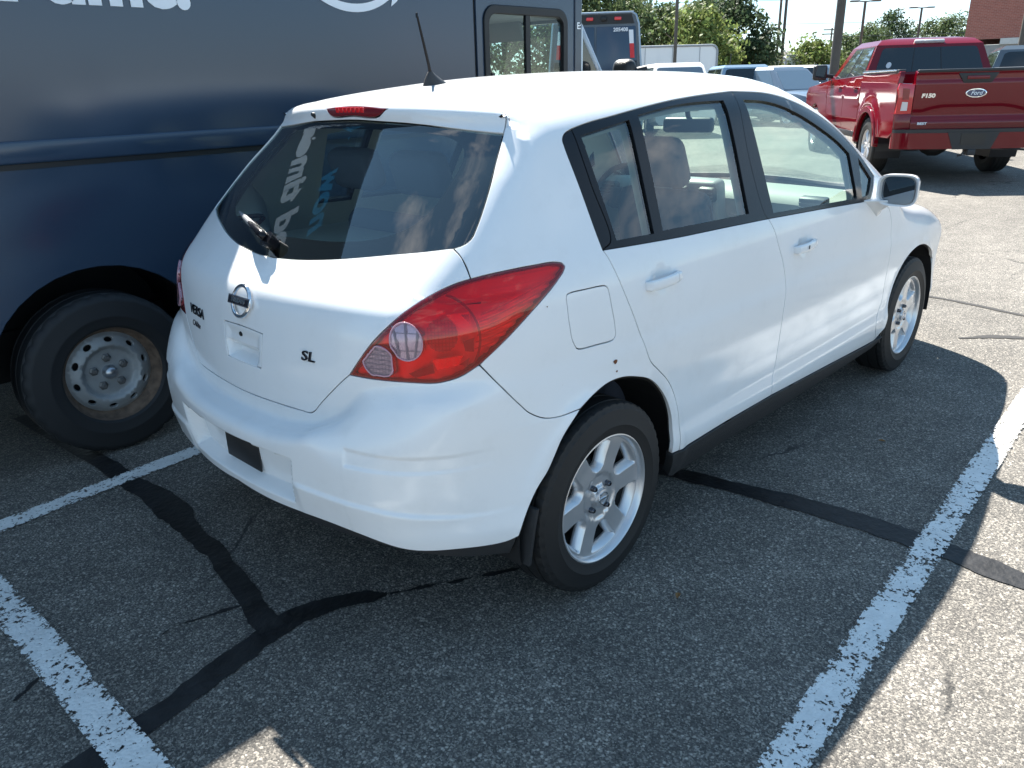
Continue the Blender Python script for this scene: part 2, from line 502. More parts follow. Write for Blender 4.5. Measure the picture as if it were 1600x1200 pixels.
def det(x,y,z):
    """pressed detail: outward displacement of the sheet metal"""
    ay=np.abs(y); d=np.zeros_like(x)
    th=np.degrees(np.arctan2(ay,.2-x)); rear=x<-.12
    zc=np.interp(th,[29.6,51.6],[.604,.590]); q=np.maximum(np.abs(z-zc)-.023,np.maximum(29.2-th,th-51.5)*.0158)
    d=d+np.where(rear,-.005*sm(-q/.009+.3)*np.clip((53-th)/14,0,1),0)
    zl=np.interp(th,[18,32,42,50],[.487,.474,.451,.43]); t=zl-z
    d=d+np.where(rear&(t>-.02),.009*sm((t+.004)/.014)*np.exp(-np.maximum(t,0)/.10)*sm((th-17.5)/2)*np.clip((56-th)/16,0,1),0)
    hwid=np.interp(z,[.39,.56],[.286,.316]); q=np.maximum(ay-hwid,np.maximum(z-.553,.414-z))
    d=d-np.where(x<-.5,.048*sm(-q/.022+.25),0)
    q=np.maximum(ay-np.interp(z,[.74,.80],[.076,.094]),np.maximum(z-.800,.753-z)); d=d-np.where((x<-.5)&(z>.7),.034*sm(-q/.012+.1),0)
    q=np.maximum(ay-.10,np.maximum(z-.852,.752-z)); d=d-np.where((x<-.5)&(z>.7),.006*sm(-q/.03),0)
    for hx_,hz_ in ((.265,.934),(1.205,.892)):
        e=((x-hx_)/.052)**2+((z-hz_)/.040)**2
        d=d-np.where(ay>.6,.011*np.clip(1-e,0,1)**1.2,0)
    r=np.hypot(x,z-.30); w=np.clip(-x/.16,0,1)*np.clip((.75-z)/.1,0,1)*(ay>.5)
    d=d+.034*w*np.exp(-np.maximum(r-.35,0)/.10)
    for cx in (0.02,2.63):
        r=np.hypot(x-cx,z-.30); d=d+np.where((ay>.6)&(z>.2),.005*np.exp(-((r-.385)/.020)**2),0)
    return d
def F(x,y,z): return F0(x,y,z)-det(x,y,z)
def grad(P,e=4.5e-3):
    x,y,z=P.T; g=np.stack([F(x+e,y,z)-F(x-e,y,z),F(x,y+e,z)-F(x,y-e,z),F(x,y,z+e)-F(x,y,z-e)],1)
    return g/np.linalg.norm(g,axis=1,keepdims=True)
def cast(O,D,t0=0.,t1=6.,step=.02):
    """first root of F along O+tD (vectorised)"""
    O=np.atleast_2d(O).astype(float);D=np.atleast_2d(D).astype(float)
    n=max(len(O),len(D)); O=np.broadcast_to(O,(n,3));D=np.broadcast_to(D,(n,3))
    D=D/np.linalg.norm(D,axis=1,keepdims=True)
    lo=np.full(n,t0); hit=np.zeros(n,bool); t=lo.copy(); hi=np.full(n,t1)
    N=int((t1-t0)/step)
    alive=np.ones(n,bool)
    for i in range(N):
        idx=np.where(alive)[0]
        if len(idx)==0: break
        P=O[idx]+D[idx]*t[idx,None]; f=F(*P.T)
        ins=f<=0
        h=idx[ins]; hi[h]=t[h]; hit[h]=True; alive[h]=False
        o=idx[~ins]; lo[o]=t[o]; t[o]+=np.maximum(step*.4,np.minimum(f[~ins]*.6,.2))
        alive[t>t1]=False
    for i in range(30):
        m=.5*(lo+hi); P=O+D*m[:,None]; ins=F(*P.T)<=0
        hi=np.where(ins,m,hi); lo=np.where(ins,lo,m)
    P=O+D*hi[:,None]; P[~hit]=np.nan
    return P
class Chart:
    """parallel projection of the car body surface"""
    def __init__(s, O, U, V, D, far=1.2):
        s.O = np.array(O, float); s.U = np.array(U, float)/np.linalg.norm(U); s.V = np.array(V, float)/np.linalg.norm(V); s.D = np.array(D, float)/np.linalg.norm(D); s.far = far
    def inv(s, P): q = np.array(P, float)-s.O; return np.stack([q@s.U, q@s.V], 1)
    def map(s, q):
        O = s.O+q[:, :1]*s.U+q[:, 1:]*s.V-s.D*s.far
        P = cast(O, s.D[None], t1=s.far+1.3); ok = ~np.isnan(P[:, 0]); N = np.zeros_like(P)+[0, 0, 1.]
        if ok.any(): N[ok] = grad(P[ok])
        return P, N
class Cyl:
    """conical projection about the vertical axis (x0, 0); u = angle * R0, rays slope down by 'tilt'"""
    def __init__(s, x0, sgn=-1, R0=.85, tilt=0.): s.x0 = x0; s.sgn = sgn; s.R0 = R0; s.tilt = tilt
    def inv(s, P):
        P = np.array(P, float); a = np.arctan2(P[:, 1], s.sgn*(P[:, 0]-s.x0)); rho = np.hypot(P[:, 0]-s.x0, P[:, 1])
        return np.stack([a*s.R0, P[:, 2]-s.tilt*(rho-.95)], 1)
    def map(s, q):
        a = q[:, 0]/s.R0; d = np.stack([s.sgn*np.cos(a), np.sin(a), 0*a], 1)
        O = np.stack([s.x0+0*a, 0*a, q[:, 1]], 1)+d*1.6; O[:, 2] += s.tilt*.65
        D = -d; D[:, 2] = -s.tilt
        P = cast(O, D, t1=1.9); ok = ~np.isnan(P[:, 0]); N = np.zeros_like(P)+[0, 0, 1.]
        if ok.any(): N[ok] = grad(P[ok])
        return P, N
SIDE = Chart((0, -.9, 0), (1, 0, 0), (0, 0, 1), (0, 1, 0), far=.6)
RAIL = Chart((0, -.9, 0), (1, 0, 0), (0, .6, .8), (0, .8, -.6), far=1.0)
REAR = Chart((-.8, 0, 0), (0, -1, 0), (.6, 0, .8), (.8, 0, -.6), far=1.0)
TOPC = Chart((0, 0, 1.6), (1, 0, 0), (0, 1, 0), (0, 0, -1), far=.3)
WIND = Chart((2.4, 0, 1.0), (0, 1, 0), (-.8, 0, .6), (-.6, 0, -.8), far=1.0)
BUMP = Cyl(.25, -1, tilt=.55)
FRNT = Cyl(2.3, 1)
def spl(chart, *segs, n=6):
    """joins splines through 3-D points into one outline in chart coordinates"""
    out = []
    for s_ in segs:
        q = catmull(chart.inv(np.array(s_, float)), n)
        out.append(q[:-1] if True else q)
    return np.vstack(out)
def mir(P): return [(a, -b, c) for a, b, c in P]
def cat(*l):
    o = []
    for q in l:
        for p_ in q:
            if not o or np.linalg.norm(np.array(o[-1])-np.array(p_)) > 1e-4: o.append(tuple(p_))
    return o

# feature lines of the right-hand side, in metres
CV={}
CV['rdoor_gap']=[(0.030,-0.776,1.057),(0.040,-0.784,1.040),(0.049,-0.793,1.016),(0.082,-0.813,0.935),(0.118,-0.824,0.858),(0.154,-0.831,0.782),(0.191,-0.839,0.704),(0.242,-0.839,0.657),(0.295,-0.838,0.610),(0.335,-0.836,0.558),(0.360,-0.838,0.502),(0.378,-0.839,0.425),(0.385,-0.839,0.331)]
CV['belt_r']=[(0.030,-0.776,1.057),(0.193,-0.787,1.050),(0.391,-0.796,1.042),(0.644,-0.803,1.035),(0.950,-0.810,1.025)]
CV['belt_f']=[(0.950,-0.810,1.025),(1.358,-0.816,1.007),(1.676,-0.819,0.991),(1.883,-0.820,0.980)]
CV['bgap']=[(0.950,-0.810,1.025),(0.976,-0.821,0.988),(1.004,-0.833,0.921),(1.038,-0.841,0.853),(1.060,-0.845,0.789),(1.056,-0.851,0.666),(1.062,-0.843,0.551),(1.050,-0.842,0.451),(1.028,-0.848,0.384),(1.037,-0.846,0.336)]
CV['rdoor_bot']=[(0.385,-0.839,0.331),(0.670,-0.843,0.338),(1.037,-0.846,0.336)]
CV['fdoor_bot']=[(1.037,-0.846,0.336),(1.560,-0.841,0.310),(2.178,-0.823,0.271)]
CV['fgap']=[(2.146,-0.835,0.860),(2.156,-0.843,0.771),(2.157,-0.846,0.656),(2.168,-0.837,0.488),(2.112,-0.844,0.375),(2.178,-0.823,0.271)]
CV['arch_bump']=[(-0.149,-0.843,0.655),(-0.216,-0.839,0.594),(-0.269,-0.829,0.506),(-0.310,-0.825,0.466),(-0.351,-0.819,0.400),(-0.373,-0.812,0.342)]
CV['arch_rear']=[(-0.149,-0.843,0.655),(-0.082,-0.838,0.676),(-0.014,-0.835,0.689),(0.050,-0.837,0.688),(0.117,-0.841,0.672),(0.193,-0.841,0.640),(0.265,-0.837,0.579),(0.307,-0.835,0.527),(0.338,-0.834,0.458),(0.346,-0.838,0.397),(0.344,-0.837,0.334)]
CV['bump_gap']=[(-0.432,-0.745,0.837),(-0.363,-0.786,0.742),(-0.334,-0.795,0.708),(-0.313,-0.801,0.685),(-0.271,-0.813,0.659),(-0.226,-0.825,0.650),(-0.149,-0.843,0.655)]
CV['bump_bot']=[(-0.755,0.047,0.391),(-0.746,-0.160,0.378),(-0.719,-0.384,0.384),(-0.688,-0.516,0.376),(-0.620,-0.645,0.346),(-0.520,-0.736,0.340),(-0.405,-0.791,0.330),(-0.373,-0.812,0.342)]
CV['lamp_up']=[(-0.627,-0.461,0.800),(-0.602,-0.514,0.876),(-0.568,-0.567,0.939),(-0.531,-0.599,0.977),(-0.478,-0.634,1.011),(-0.434,-0.666,1.033),(-0.399,-0.692,1.044),(-0.320,-0.731,1.055),(-0.239,-0.750,1.057),(-0.165,-0.760,1.055),(-0.137,-0.766,1.049)]
CV['lamp_tip']=[(-0.137,-0.766,1.049),(-0.130,-0.771,1.039),(-0.143,-0.776,1.025)]
CV['lamp_low']=[(-0.143,-0.776,1.025),(-0.195,-0.780,0.992),(-0.268,-0.780,0.950),(-0.354,-0.772,0.897),(-0.432,-0.745,0.839),(-0.475,-0.721,0.814),(-0.504,-0.698,0.804),(-0.525,-0.678,0.800),(-0.563,-0.629,0.801),(-0.607,-0.540,0.801),(-0.627,-0.461,0.800)]
CV['hgap_up']=[(-0.065,-0.474,1.442),(-0.070,-0.504,1.433),(-0.105,-0.545,1.416),(-0.115,-0.550,1.390),(-0.128,-0.555,1.372),(-0.160,-0.570,1.335),(-0.204,-0.593,1.290),(-0.268,-0.625,1.221),(-0.326,-0.645,1.157),(-0.353,-0.648,1.129),(-0.373,-0.638,1.116),(-0.389,-0.621,1.110)]
CV['hgap_dn']=[(-0.389,-0.621,1.110),(-0.391,-0.651,1.092),(-0.394,-0.673,1.069),(-0.399,-0.692,1.044)]
CV['hatch_bot']=[(-0.692,-0.010,0.662),(-0.692,-0.046,0.661),(-0.686,-0.155,0.663),(-0.674,-0.277,0.666),(-0.668,-0.316,0.667),(-0.665,-0.334,0.677),(-0.660,-0.356,0.700),(-0.638,-0.429,0.772),(-0.627,-0.461,0.800)]
CV['glass_bot']=[(-0.560,0.016,1.043),(-0.559,-0.043,1.043),(-0.548,-0.152,1.049),(-0.528,-0.251,1.058),(-0.499,-0.353,1.071),(-0.468,-0.441,1.084),(-0.423,-0.551,1.099),(-0.389,-0.621,1.110)]
CV['glass_top']=[(-0.207,-0.004,1.402),(-0.202,-0.124,1.399),(-0.180,-0.298,1.391),(-0.156,-0.435,1.380),(-0.130,-0.552,1.371)]
CV['sp_top']=[(-0.113,-0.022,1.470),(-0.095,-0.194,1.467),(-0.072,-0.368,1.457),(-0.065,-0.474,1.442)]
CV['dlo_rear']=[(0.030,-0.775,1.057),(0.026,-0.753,1.107),(0.021,-0.703,1.217),(0.014,-0.652,1.327),(0.017,-0.641,1.348),(0.036,-0.633,1.363),(0.071,-0.629,1.374)]
CV['dlo_top']=[(0.071,-0.629,1.374),(0.150,-0.626,1.387),(0.260,-0.624,1.399),(0.423,-0.618,1.417),(0.607,-0.608,1.433),(0.806,-0.601,1.444),(1.014,-0.595,1.451)]
CV['dlo_top_f']=[(1.014,-0.595,1.451),(1.243,-0.605,1.440),(1.393,-0.617,1.418),(1.589,-0.639,1.366),(1.761,-0.665,1.299),(1.903,-0.713,1.202),(2.002,-0.781,1.076)]
CV['dlo_front']=[(2.002,-0.781,1.076),(1.933,-0.809,1.017),(1.883,-0.820,0.980)]
CV['rdoor_edge']=[(0.071,-0.630,1.373),(0.072,-0.702,1.227),(0.079,-0.769,1.078),(0.030,-0.775,1.057)]
CV['bsplit']=[(1.014,-0.595,1.451),(0.948,-0.715,1.244),(0.936,-0.801,1.048),(0.950,-0.810,1.025)]
CV['qglass']=[(0.096,-0.644,1.354),(0.332,-0.638,1.385),(0.275,-0.781,1.069),(0.102,-0.772,1.074)]
CV['rglass_top']=[(0.386,-0.633,1.396),(0.506,-0.628,1.409),(0.632,-0.622,1.419),(0.764,-0.621,1.423),(0.913,-0.623,1.423)]
CV['rglass']=[(0.913,-0.623,1.423),(0.833,-0.795,1.058),(0.323,-0.781,1.071),(0.386,-0.633,1.396)]
CV['fglass_top']=[(1.051,-0.625,1.421),(1.196,-0.632,1.412),(1.310,-0.642,1.394),(1.446,-0.660,1.356),(1.582,-0.683,1.304),(1.735,-0.713,1.233),(1.810,-0.735,1.182)]
CV['fglass']=[(1.810,-0.735,1.182),(1.747,-0.814,1.007),(1.002,-0.804,1.040),(1.051,-0.625,1.421)]
CV['sail']=[(1.892,-0.744,1.158),(1.958,-0.786,1.068),(1.877,-0.813,1.007),(1.803,-0.815,1.002)]
CV['fuel']=[(-0.149,-0.793,0.959),(-0.145,-0.792,0.967),(-0.134,-0.792,0.970),(-0.073,-0.797,0.969),(-0.006,-0.803,0.967),(0.007,-0.804,0.964),(0.016,-0.806,0.955),(0.024,-0.814,0.905),(0.033,-0.820,0.851),(0.035,-0.822,0.818),(0.029,-0.822,0.810),(0.020,-0.822,0.806),(-0.048,-0.817,0.808),(-0.110,-0.812,0.811),(-0.121,-0.811,0.814),(-0.128,-0.810,0.819),(-0.136,-0.809,0.833),(-0.143,-0.807,0.850),(-0.149,-0.802,0.901)]
CV['farch']=[(2.178,-0.823,0.271),(2.189,-0.839,0.408),(2.259,-0.839,0.443),(2.287,-0.838,0.512),(2.333,-0.839,0.577),(2.410,-0.843,0.639),(2.516,-0.846,0.675),(2.642,-0.842,0.674),(2.794,-0.832,0.633),(2.976,-0.806,0.541)]
CV['sill_low']=[(0.385,-0.810,0.238),(0.751,-0.817,0.249),(1.129,-0.821,0.251),(1.616,-0.811,0.234)]
CV['pts']=[(-0.209,0.003,1.432),(0.109,-0.001,1.497),(0.265,-0.811,0.926),(1.215,-0.827,0.887),(-0.650,-0.320,0.824),(-0.651,0.311,0.824),(-0.526,0.008,1.078),(-0.652,-0.003,0.928),(-0.667,0.110,0.847),(-0.666,-0.107,0.855),(-0.681,-0.104,0.759),(-0.675,0.082,0.764),(-0.668,0.022,0.830),(-0.192,0.236,1.415),(-0.556,-0.619,0.903),(-0.592,-0.557,0.852)]

# ------------------------------------------------------------------ shared materials
WHITE = mat('white_paint', (.79, .80, .81), .10)
def grime(m):
    """blotchy dust film and faint specks over the paint"""
    n = m.node_tree.nodes; L = m.node_tree.links; b = n['Principled BSDF']
    tc = n.new('ShaderNodeTexCoord')
    t = n.new('ShaderNodeTexNoise'); t.inputs['Scale'].default_value = 9; t.inputs['Detail'].default_value = 8; t.inputs['Roughness'].default_value = .7; L.new(tc.outputs['Object'], t.inputs['Vector'])
    m1 = n.new('ShaderNodeMapRange'); m1.inputs[1].default_value = .52; m1.inputs[2].default_value = .85; m1.inputs[3].default_value = 0; m1.inputs[4].default_value = .10; L.new(t.outputs['Fac'], m1.inputs[0])
    v = n.new('ShaderNodeTexVoronoi'); v.inputs['Scale'].default_value = 42; L.new(tc.outputs['Object'], v.inputs['Vector'])
    sp = n.new('ShaderNodeMapRange'); sp.inputs[1].default_value = .055; sp.inputs[2].default_value = .035; sp.inputs[3].default_value = 0; sp.inputs[4].default_value = .45; L.new(v.outputs['Distance'], sp.inputs[0])
    sc = n.new('ShaderNodeSeparateColor'); L.new(v.outputs['Color'], sc.inputs[0]); gt = n.new('ShaderNodeMath'); gt.operation = 'GREATER_THAN'; gt.inputs[1].default_value = .90; L.new(sc.outputs[0], gt.inputs[0])
    m2 = n.new('ShaderNodeMath'); m2.operation = 'MULTIPLY'; L.new(sp.outputs[0], m2.inputs[0]); L.new(gt.outputs[0], m2.inputs[1])
    t2 = n.new('ShaderNodeTexNoise'); t2.inputs['Scale'].default_value = 2.2; t2.inputs['Detail'].default_value = 6; L.new(tc.outputs['Object'], t2.inputs['Vector'])
    m3 = n.new('ShaderNodeMapRange'); m3.inputs[1].default_value = .35; m3.inputs[2].default_value = .75; m3.inputs[3].default_value = 0; m3.inputs[4].default_value = .06; L.new(t2.outputs['Fac'], m3.inputs[0])
    a1 = n.new('ShaderNodeMath'); L.new(m1.outputs[0], a1.inputs[0]); L.new(m2.outputs[0], a1.inputs[1])
    a2 = n.new('ShaderNodeMath'); L.new(a1.outputs[0], a2.inputs[0]); L.new(m3.outputs[0], a2.inputs[1])
    mx = n.new('ShaderNodeMix'); mx.data_type = 'RGBA'; mx.inputs[6].default_value = (.79, .80, .81, 1); mx.inputs[7].default_value = (.30, .27, .23, 1); L.new(a2.outputs[0], mx.inputs[0]); L.new(mx.outputs[2], b.inputs['Base Color'])
    ro = n.new('ShaderNodeMath'); ro.operation = 'MULTIPLY_ADD'; ro.inputs[1].default_value = .9; ro.inputs[2].default_value = .09; L.new(a2.outputs[0], ro.inputs[0]); L.new(ro.outputs[0], b.inputs['Roughness'])
grime(WHITE)
BLACKTRIM = mat('black_trim', (.0065, .0065, .0085), .24, spec=.28)
PLASTIC = mat('black_plastic', (.020, .021, .023), .55, bump=.15, bscale=400)
RUBBER = mat('rubber', (.0085, .0085, .009), .66)
SEALM = mat('seal', (.006, .006, .006), .8)
GLASS = glass('car_glass', (.78, .90, .84), .125)
CHROME = mat('chrome', (.75, .76, .78), .09, metal=1)
DARKCHROME = mat('dark_chrome', (.10, .105, .12), .12, metal=1)
ALLOY = mat('alloy', (.62, .63, .65), .33, metal=.75, coat=.4)
STEELDK = mat('dark_steel', (.05, .05, .052), .6, metal=.4)
TRIM = mat('interior_trim', (.36, .355, .32), .75)
TRIMDK = mat('dark_interior', (.045, .048, .055), .8)
SEATM = mat('seat_fabric', (.085, .095, .125), .92, bump=.1, bscale=500)
HEADL = mat('headliner', (.50, .49, .46), .9)
REDLENS = glass('red_lens', (.97, .010, .032), .06)
CLEARLENS = glass('clear_lens', (.96, .90, .92), .05)
def mirror_panels(name, chart, outline, m, parents, **kw):
    out = []
    for i, par in enumerate(parents):
        out.append(panel(name, chart, outline, m, par, mirror=(i == 1), **kw))
    return out

# ------------------------------------------------------------------ wheels
def tyre_mesh(r_out, half, sw, r_rim, n=120, grooves=3, lug=.005):
    """tyre about the y axis: sidewalls, shoulder blocks and circumferential grooves"""
    h = half; w = sw
    k = r_out-r_rim
    prof = [(r_rim-.004, -w+.018), (r_rim+.006, -w+.007), (r_rim+.02*k/.1, -w+.004), (r_rim+.30*k, -w), (r_rim+.34*k, -w-.0015), (r_rim+.38*k, -w),
            (r_rim+.58*k, -w+.003), (r_rim+.76*k, -w+.008), (r_rim+.80*k, -w+.0085), (r_out-.014, -w+.014), (r_out-.0055, -h+.004)]
    tread = [(r_out-.002, -h+.010, 1), (r_out, -h+.022, 1)]
    gw = .008
    gs = np.linspace(-h+.030, h-.030, grooves)
    for g in gs: tread += [(r_out, g-gw/2-.001, 0), (r_out-.007, g-gw/2+.001, 0), (r_out-.007, g+gw/2-.001, 0), (r_out, g+gw/2+.001, 0)]
    tread += [(r_out, h-.022, 1), (r_out-.002, h-.010, 1)]
    full = [(a, b, 1 if i_ >= len(prof)-2 else 0) for i_, (a, b) in enumerate(prof)]+tread+[(a, -b, 0) for a, b in prof[::-1]]
    V = []; F_ = []
    for r_, a, t in full:
        for j in range(n):
            th = 2*math.pi*j/n
            rr = r_-(lug if t and j % 4 == 0 else 0)
            V.append((rr*math.cos(th), a, rr*math.sin(th)))
    for i in range(len(full)-1):
        for j in range(n):
            F_.append((i*n+j, i*n+(j+1) % n, (i+1)*n+(j+1) % n, (i+1)*n+j))
    return V, F_
def alloy_wheel(parent, loc, rz, phi=6., name='wheel'):
    """wheel > tyre, rim, brake_drum; outer side faces local -y"""
    V, F_ = tyre_mesh(.305, .080, .0925, .203, n=200, grooves=3, lug=.0036)
    w = bpy.data.objects.new(name, None); w.empty_display_size = .1
    link(w, parent); w.location = loc; w.rotation_euler = (0, 0, rz)
    t = mobj('tyre', V, F_, RUBBER, w, smooth=True)
    t.data.set_sharp_from_angle(angle=R(35))
    lathe('rim', [(.199, -.070), (.207, -.0795), (.2065, -.0835), (.203, -.0845), (.198, -.081), (.1945, -.072), (.190, -.058), (.186, -.050)], ALLOY, w, n=72, angle=40)
    lathe('rim_barrel', [(.187, -.051), (.178, -.03), (.176, .07), (.19, .078)], STEELDK, w, n=48, angle=40)
    def depth(q):
        r_ = np.hypot(q[:, 0], q[:, 1])
        return .004+.016*sm((.075-r_)/.035)*0+.006*sm((.080-r_)/.012)-.004*sm((r_-.12)/.07)-.008*sm((.040-r_)/.006)
    ch = Flat((0, -.064, 0), (1, 0, 0), (0, 0, 1), depth)
    th = np.linspace(0, 2*np.pi, 73)[:-1]
    ol = np.stack([.1945*np.cos(th), .1945*np.sin(th)], 1)
    holes = []
    for k in range(6):
        a0 = R(phi+60*k); a1 = R(phi+60*(k+1)); mid = (a0+a1)/2
        def edge(a, sgn, r_):
            w_ = .0265+.004*(r_-.09)/.1
            return np.array([r_*math.cos(a)-sgn*w_*math.sin(a), r_*math.sin(a)+sgn*w_*math.cos(a)])
        A = [edge(a0, 1, r_) for r_ in (.100, .13, .16, .180)]
        B = [edge(a1, -1, r_) for r_ in (.180, .16, .13, .100)]
        arc = [np.array([.1865*math.cos(t_), .1865*math.sin(t_)]) for t_ in np.linspace(math.atan2(*A[-1][::-1])+.035, math.atan2(*A[-1][::-1])+((math.atan2(*B[0][::-1])-math.atan2(*A[-1][::-1])) % (2*math.pi))-.035, 8)]
        rin = np.array([.088*math.cos(mid), .088*math.sin(mid)])
        m1 = .55*rin+.45*A[0]+.004*np.array([-math.cos(mid), -math.sin(mid)]); m2 = .55*rin+.45*B[-1]+.004*np.array([-math.cos(mid), -math.sin(mid)])
        holes.append(np.array(A+arc+B+[m2, rin, m1]))
    sp = panel('spokes', ch, ol, ALLOY, w, holes=holes, h=.010, gap=.0, rings=[(0, 0, .1), (.0015, -.0008, .45), (.0145, -.026, .75), (.0150, -.034, 1.)])
    lathe('brake_drum', [(.0, -.028), (.06, -.03), (.105, -.022), (.118, .0), (.118, .05), (.0, .05)], STEELDK, w, n=40)
    nut = None
    for k in range(4):
        a = R(phi+33+90*k)
        if nut is None:
            nut = lathe('lug_nut', [(.0, -.071), (.006, -.071), (.0085, -.068), (.0095, -.058), (.0095, -.05)], DARKCHROME, w, 12); nn = nut
        else: nn = link(nut.copy(), w)
        nn.location = (.050*math.cos(a), 0, .050*math.sin(a))
    cap = lathe('hub_cap', [(.0, -.0735), (.020, -.073), (.027, -.071), (.029, -.066), (.030, -.058)], ALLOY, w, n=32)
    bm = bmesh.new()
    M = 32
    ring = bm_lathe(bm, [(.0175, -.0735), (.018, -.0755), (.0215, -.0755), (.022, -.0725)], M, 'y')
    bm_box(bm, (0, -.0748, 0), (.046, .003, .008), .001, 1)
    bmobj('emblem', bm, CHROME, cap, smooth=True, angle=40)
    return w

# ------------------------------------------------------------------ the white hatchback
car = thing('hatchback_car', 'white five-door hatchback with red tail lamps parked beside the dark blue delivery van', 'car', (0, 0, 0))
def H(half): return cat(mir(half)[::-1], half)          # right half, from the centre outwards, to a full loop edge
GB = [(-.560, 0, 1.043)]+CV['glass_bot'][1:]
GT = [(-.206, 0, 1.401)]+CV['glass_top'][1:]
ST = [(-.113, 0, 1.470)]+CV['sp_top'][1:]
HB = [(-.693, 0, .661)]+CV['hatch_bot'][1:]
# hatch: glass side edges run from the lower corner up to the spoiler end
gside = CV['hgap_up'][::-1]                               # lower corner to roof
i0 = min(range(len(gside)), key=lambda i: abs(gside[i][2]-1.372))
GS = gside[:i0+1]; SPS = gside[i0:]
hatch = panel('hatch', REAR, spl(REAR, H(HB)[::1], CV['lamp_up'][:7], CV['hgap_dn'][::-1], GB[::-1]+mir(GB)[1:], mir(CV['hgap_dn']), mir(CV['lamp_up'][:7])[::-1]),
              WHITE, car, holes=[spl(REAR, [(-.667, .110, .852), (-.665, 0, .853), (-.667, -.110, .852)], [(-.667, -.110, .852), (-.682, -.103, .752)], [(-.682, -.103, .752), (-.684, 0, .749), (-.682, .103, .752)], [(-.682, .085, .752), (-.676, .10, .80), (-.667, .110, .852)])], h=.009, seal=SEALM)
hhand = panel('hatch_handle', REAR, spl(REAR, [(-.667, .110, .852), (-.665, 0, .853), (-.667, -.110, .852)], [(-.667, -.110, .852), (-.682, -.103, .752)], [(-.682, -.103, .752), (-.684, 0, .749), (-.682, .103, .752)], [(-.682, .085, .752), (-.676, .10, .80), (-.667, .110, .852)]), WHITE, hatch, h=.004, off=-.001)
P_, N_ = REAR.map(REAR.inv([(-.673, .013, .833)]))
bm = bmesh.new(); bm_lathe(bm, [(0, -.004), (.0065, -.004), (.0072, -.001), (.0072, .004)], 16, 'x', tuple(P_[0]+[.001, 0, 0])); bmobj('keyhole', bm, SEALM, hhand, smooth=True)
rglass = panel('rear_window', REAR, spl(REAR, GB, GS, GT[::-1]+mir(GT)[1:], mir(GS)[::-1], mir(GB)[::-1]), glass('rear_glass', (.70, .82, .79), .155), hatch, h=.02, off=-.003, depth=.004)
# printed black border on the inside of the pane
inner = [(-.505, 0, 1.100), (-.480, -.25, 1.108), (-.425, -.40, 1.125), (-.365, -.475, 1.17), (-.285, -.490, 1.25), (-.205, -.465, 1.335), (-.185, -.40, 1.36), (-.215, -.2, 1.383), (-.225, 0, 1.385)]
frit = panel('window_border', REAR, spl(REAR, GB, GS, GT[::-1]+mir(GT)[1:], mir(GS)[::-1], mir(GB)[::-1]), mat('frit', (.004, .004, .005), .9, spec=.05), rglass,
             holes=[spl(REAR, inner, mir(inner)[::-1])], h=.022, off=-.008, depth=.0, gap=.004)
spoiler = panel('rear_spoiler', REAR, spl(REAR, GT, SPS, ST[::-1]+mir(ST)[1:], mir(SPS)[::-1], mir(GT)[::-1]), WHITE, car, h=.012, gap=.0022, seal=SEALM,
                holes=[spl(REAR, [(-.195, .150, 1.430), (-.21, 0, 1.448), (-.195, -.155, 1.430)], [(-.195, -.155, 1.432), (-.203, -.12, 1.412), (-.206, 0, 1.411), (-.203, .12, 1.412), (-.195, .150, 1.430)])])
lampc = panel('brake_lamp', REAR, spl(REAR, [(-.195, .150, 1.430), (-.21, 0, 1.448), (-.195, -.155, 1.430)], [(-.195, -.155, 1.432), (-.203, -.12, 1.412), (-.206, 0, 1.411), (-.203, .12, 1.412), (-.195, .150, 1.430)]), mat('dark_red', (.16, .004, .008), .12, coat=1), car, h=.012, off=.003)
bm = bmesh.new()
for k in range(7):
    y_ = -.060+.021*k
    P_, N_ = REAR.map(REAR.inv([(-.205, y_+.01, 1.428)])); bm_box(bm, tuple(P_[0]+N_[0]*.003), (.004, .018, .017), .0015, 1, rot=Matrix.Rotation(R(-8), 3, 'Y'))
bmobj('lamp_segment', bm, mat('bright_red', (.72, .01, .015), .18, coat=1), lampc, smooth=True, angle=40)
P_, N_ = REAR.map(REAR.inv([(-.192, .236, 1.415)]))
bm = bmesh.new(); bmesh.ops.create_cone(bm, cap_ends=True, segments=12, radius1=.013, radius2=.005, depth=.02, matrix=Matrix.Translation(P_[0])@Matrix.Rotation(R(-75), 4, 'Y')); bmobj('washer_nozzle', bm, PLASTIC, spoiler)
# bumper all round the tail
BBOT = [(-.752, 0, .385)]+CV['bump_bot'][1:]
lowl = CV['lamp_low']
i1 = min(range(len(lowl)), key=lambda i: np.linalg.norm(np.array(lowl[i])-np.array(CV['bump_gap'][0])))
halfb = (HB, lowl[i1:][::-1], CV['bump_gap'], CV['arch_bump'], BBOT[::-1])
bumper = panel('rear_bumper', BUMP, spl(BUMP, *halfb, mir(BBOT), mir(CV['arch_bump'])[::-1], mir(CV['bump_gap'])[::-1], mir(lowl[i1:]), mir(HB)[::-1]), WHITE, car, h=.0052, seal=SEALM)
# black lower valance behind the painted skin
panel('bumper_valance', BUMP, spl(BUMP, cat(mir(BBOT)[::-1], BBOT), [BBOT[-1], (-.385, -.79, .275)], [(-.385, -.79, .275), (-.5, -.70, .285), (-.62, -.5, .31), (-.72, 0, .345), (-.62, .5, .31), (-.5, .70, .285), (-.385, .79, .275)], [(-.385, .79, .275), mir(BBOT)[-1]]), PLASTIC, bumper, h=.03, off=-.010)
# plate holder
P_, N_ = BUMP.map(BUMP.inv([(-.75, 0, .476)]))
box('plate_panel', (P_[0][0]-.004, 0, .476), (.006, .198, .082), mat('plate_black', (.010, .010, .011), .5), bumper, bev=.002)
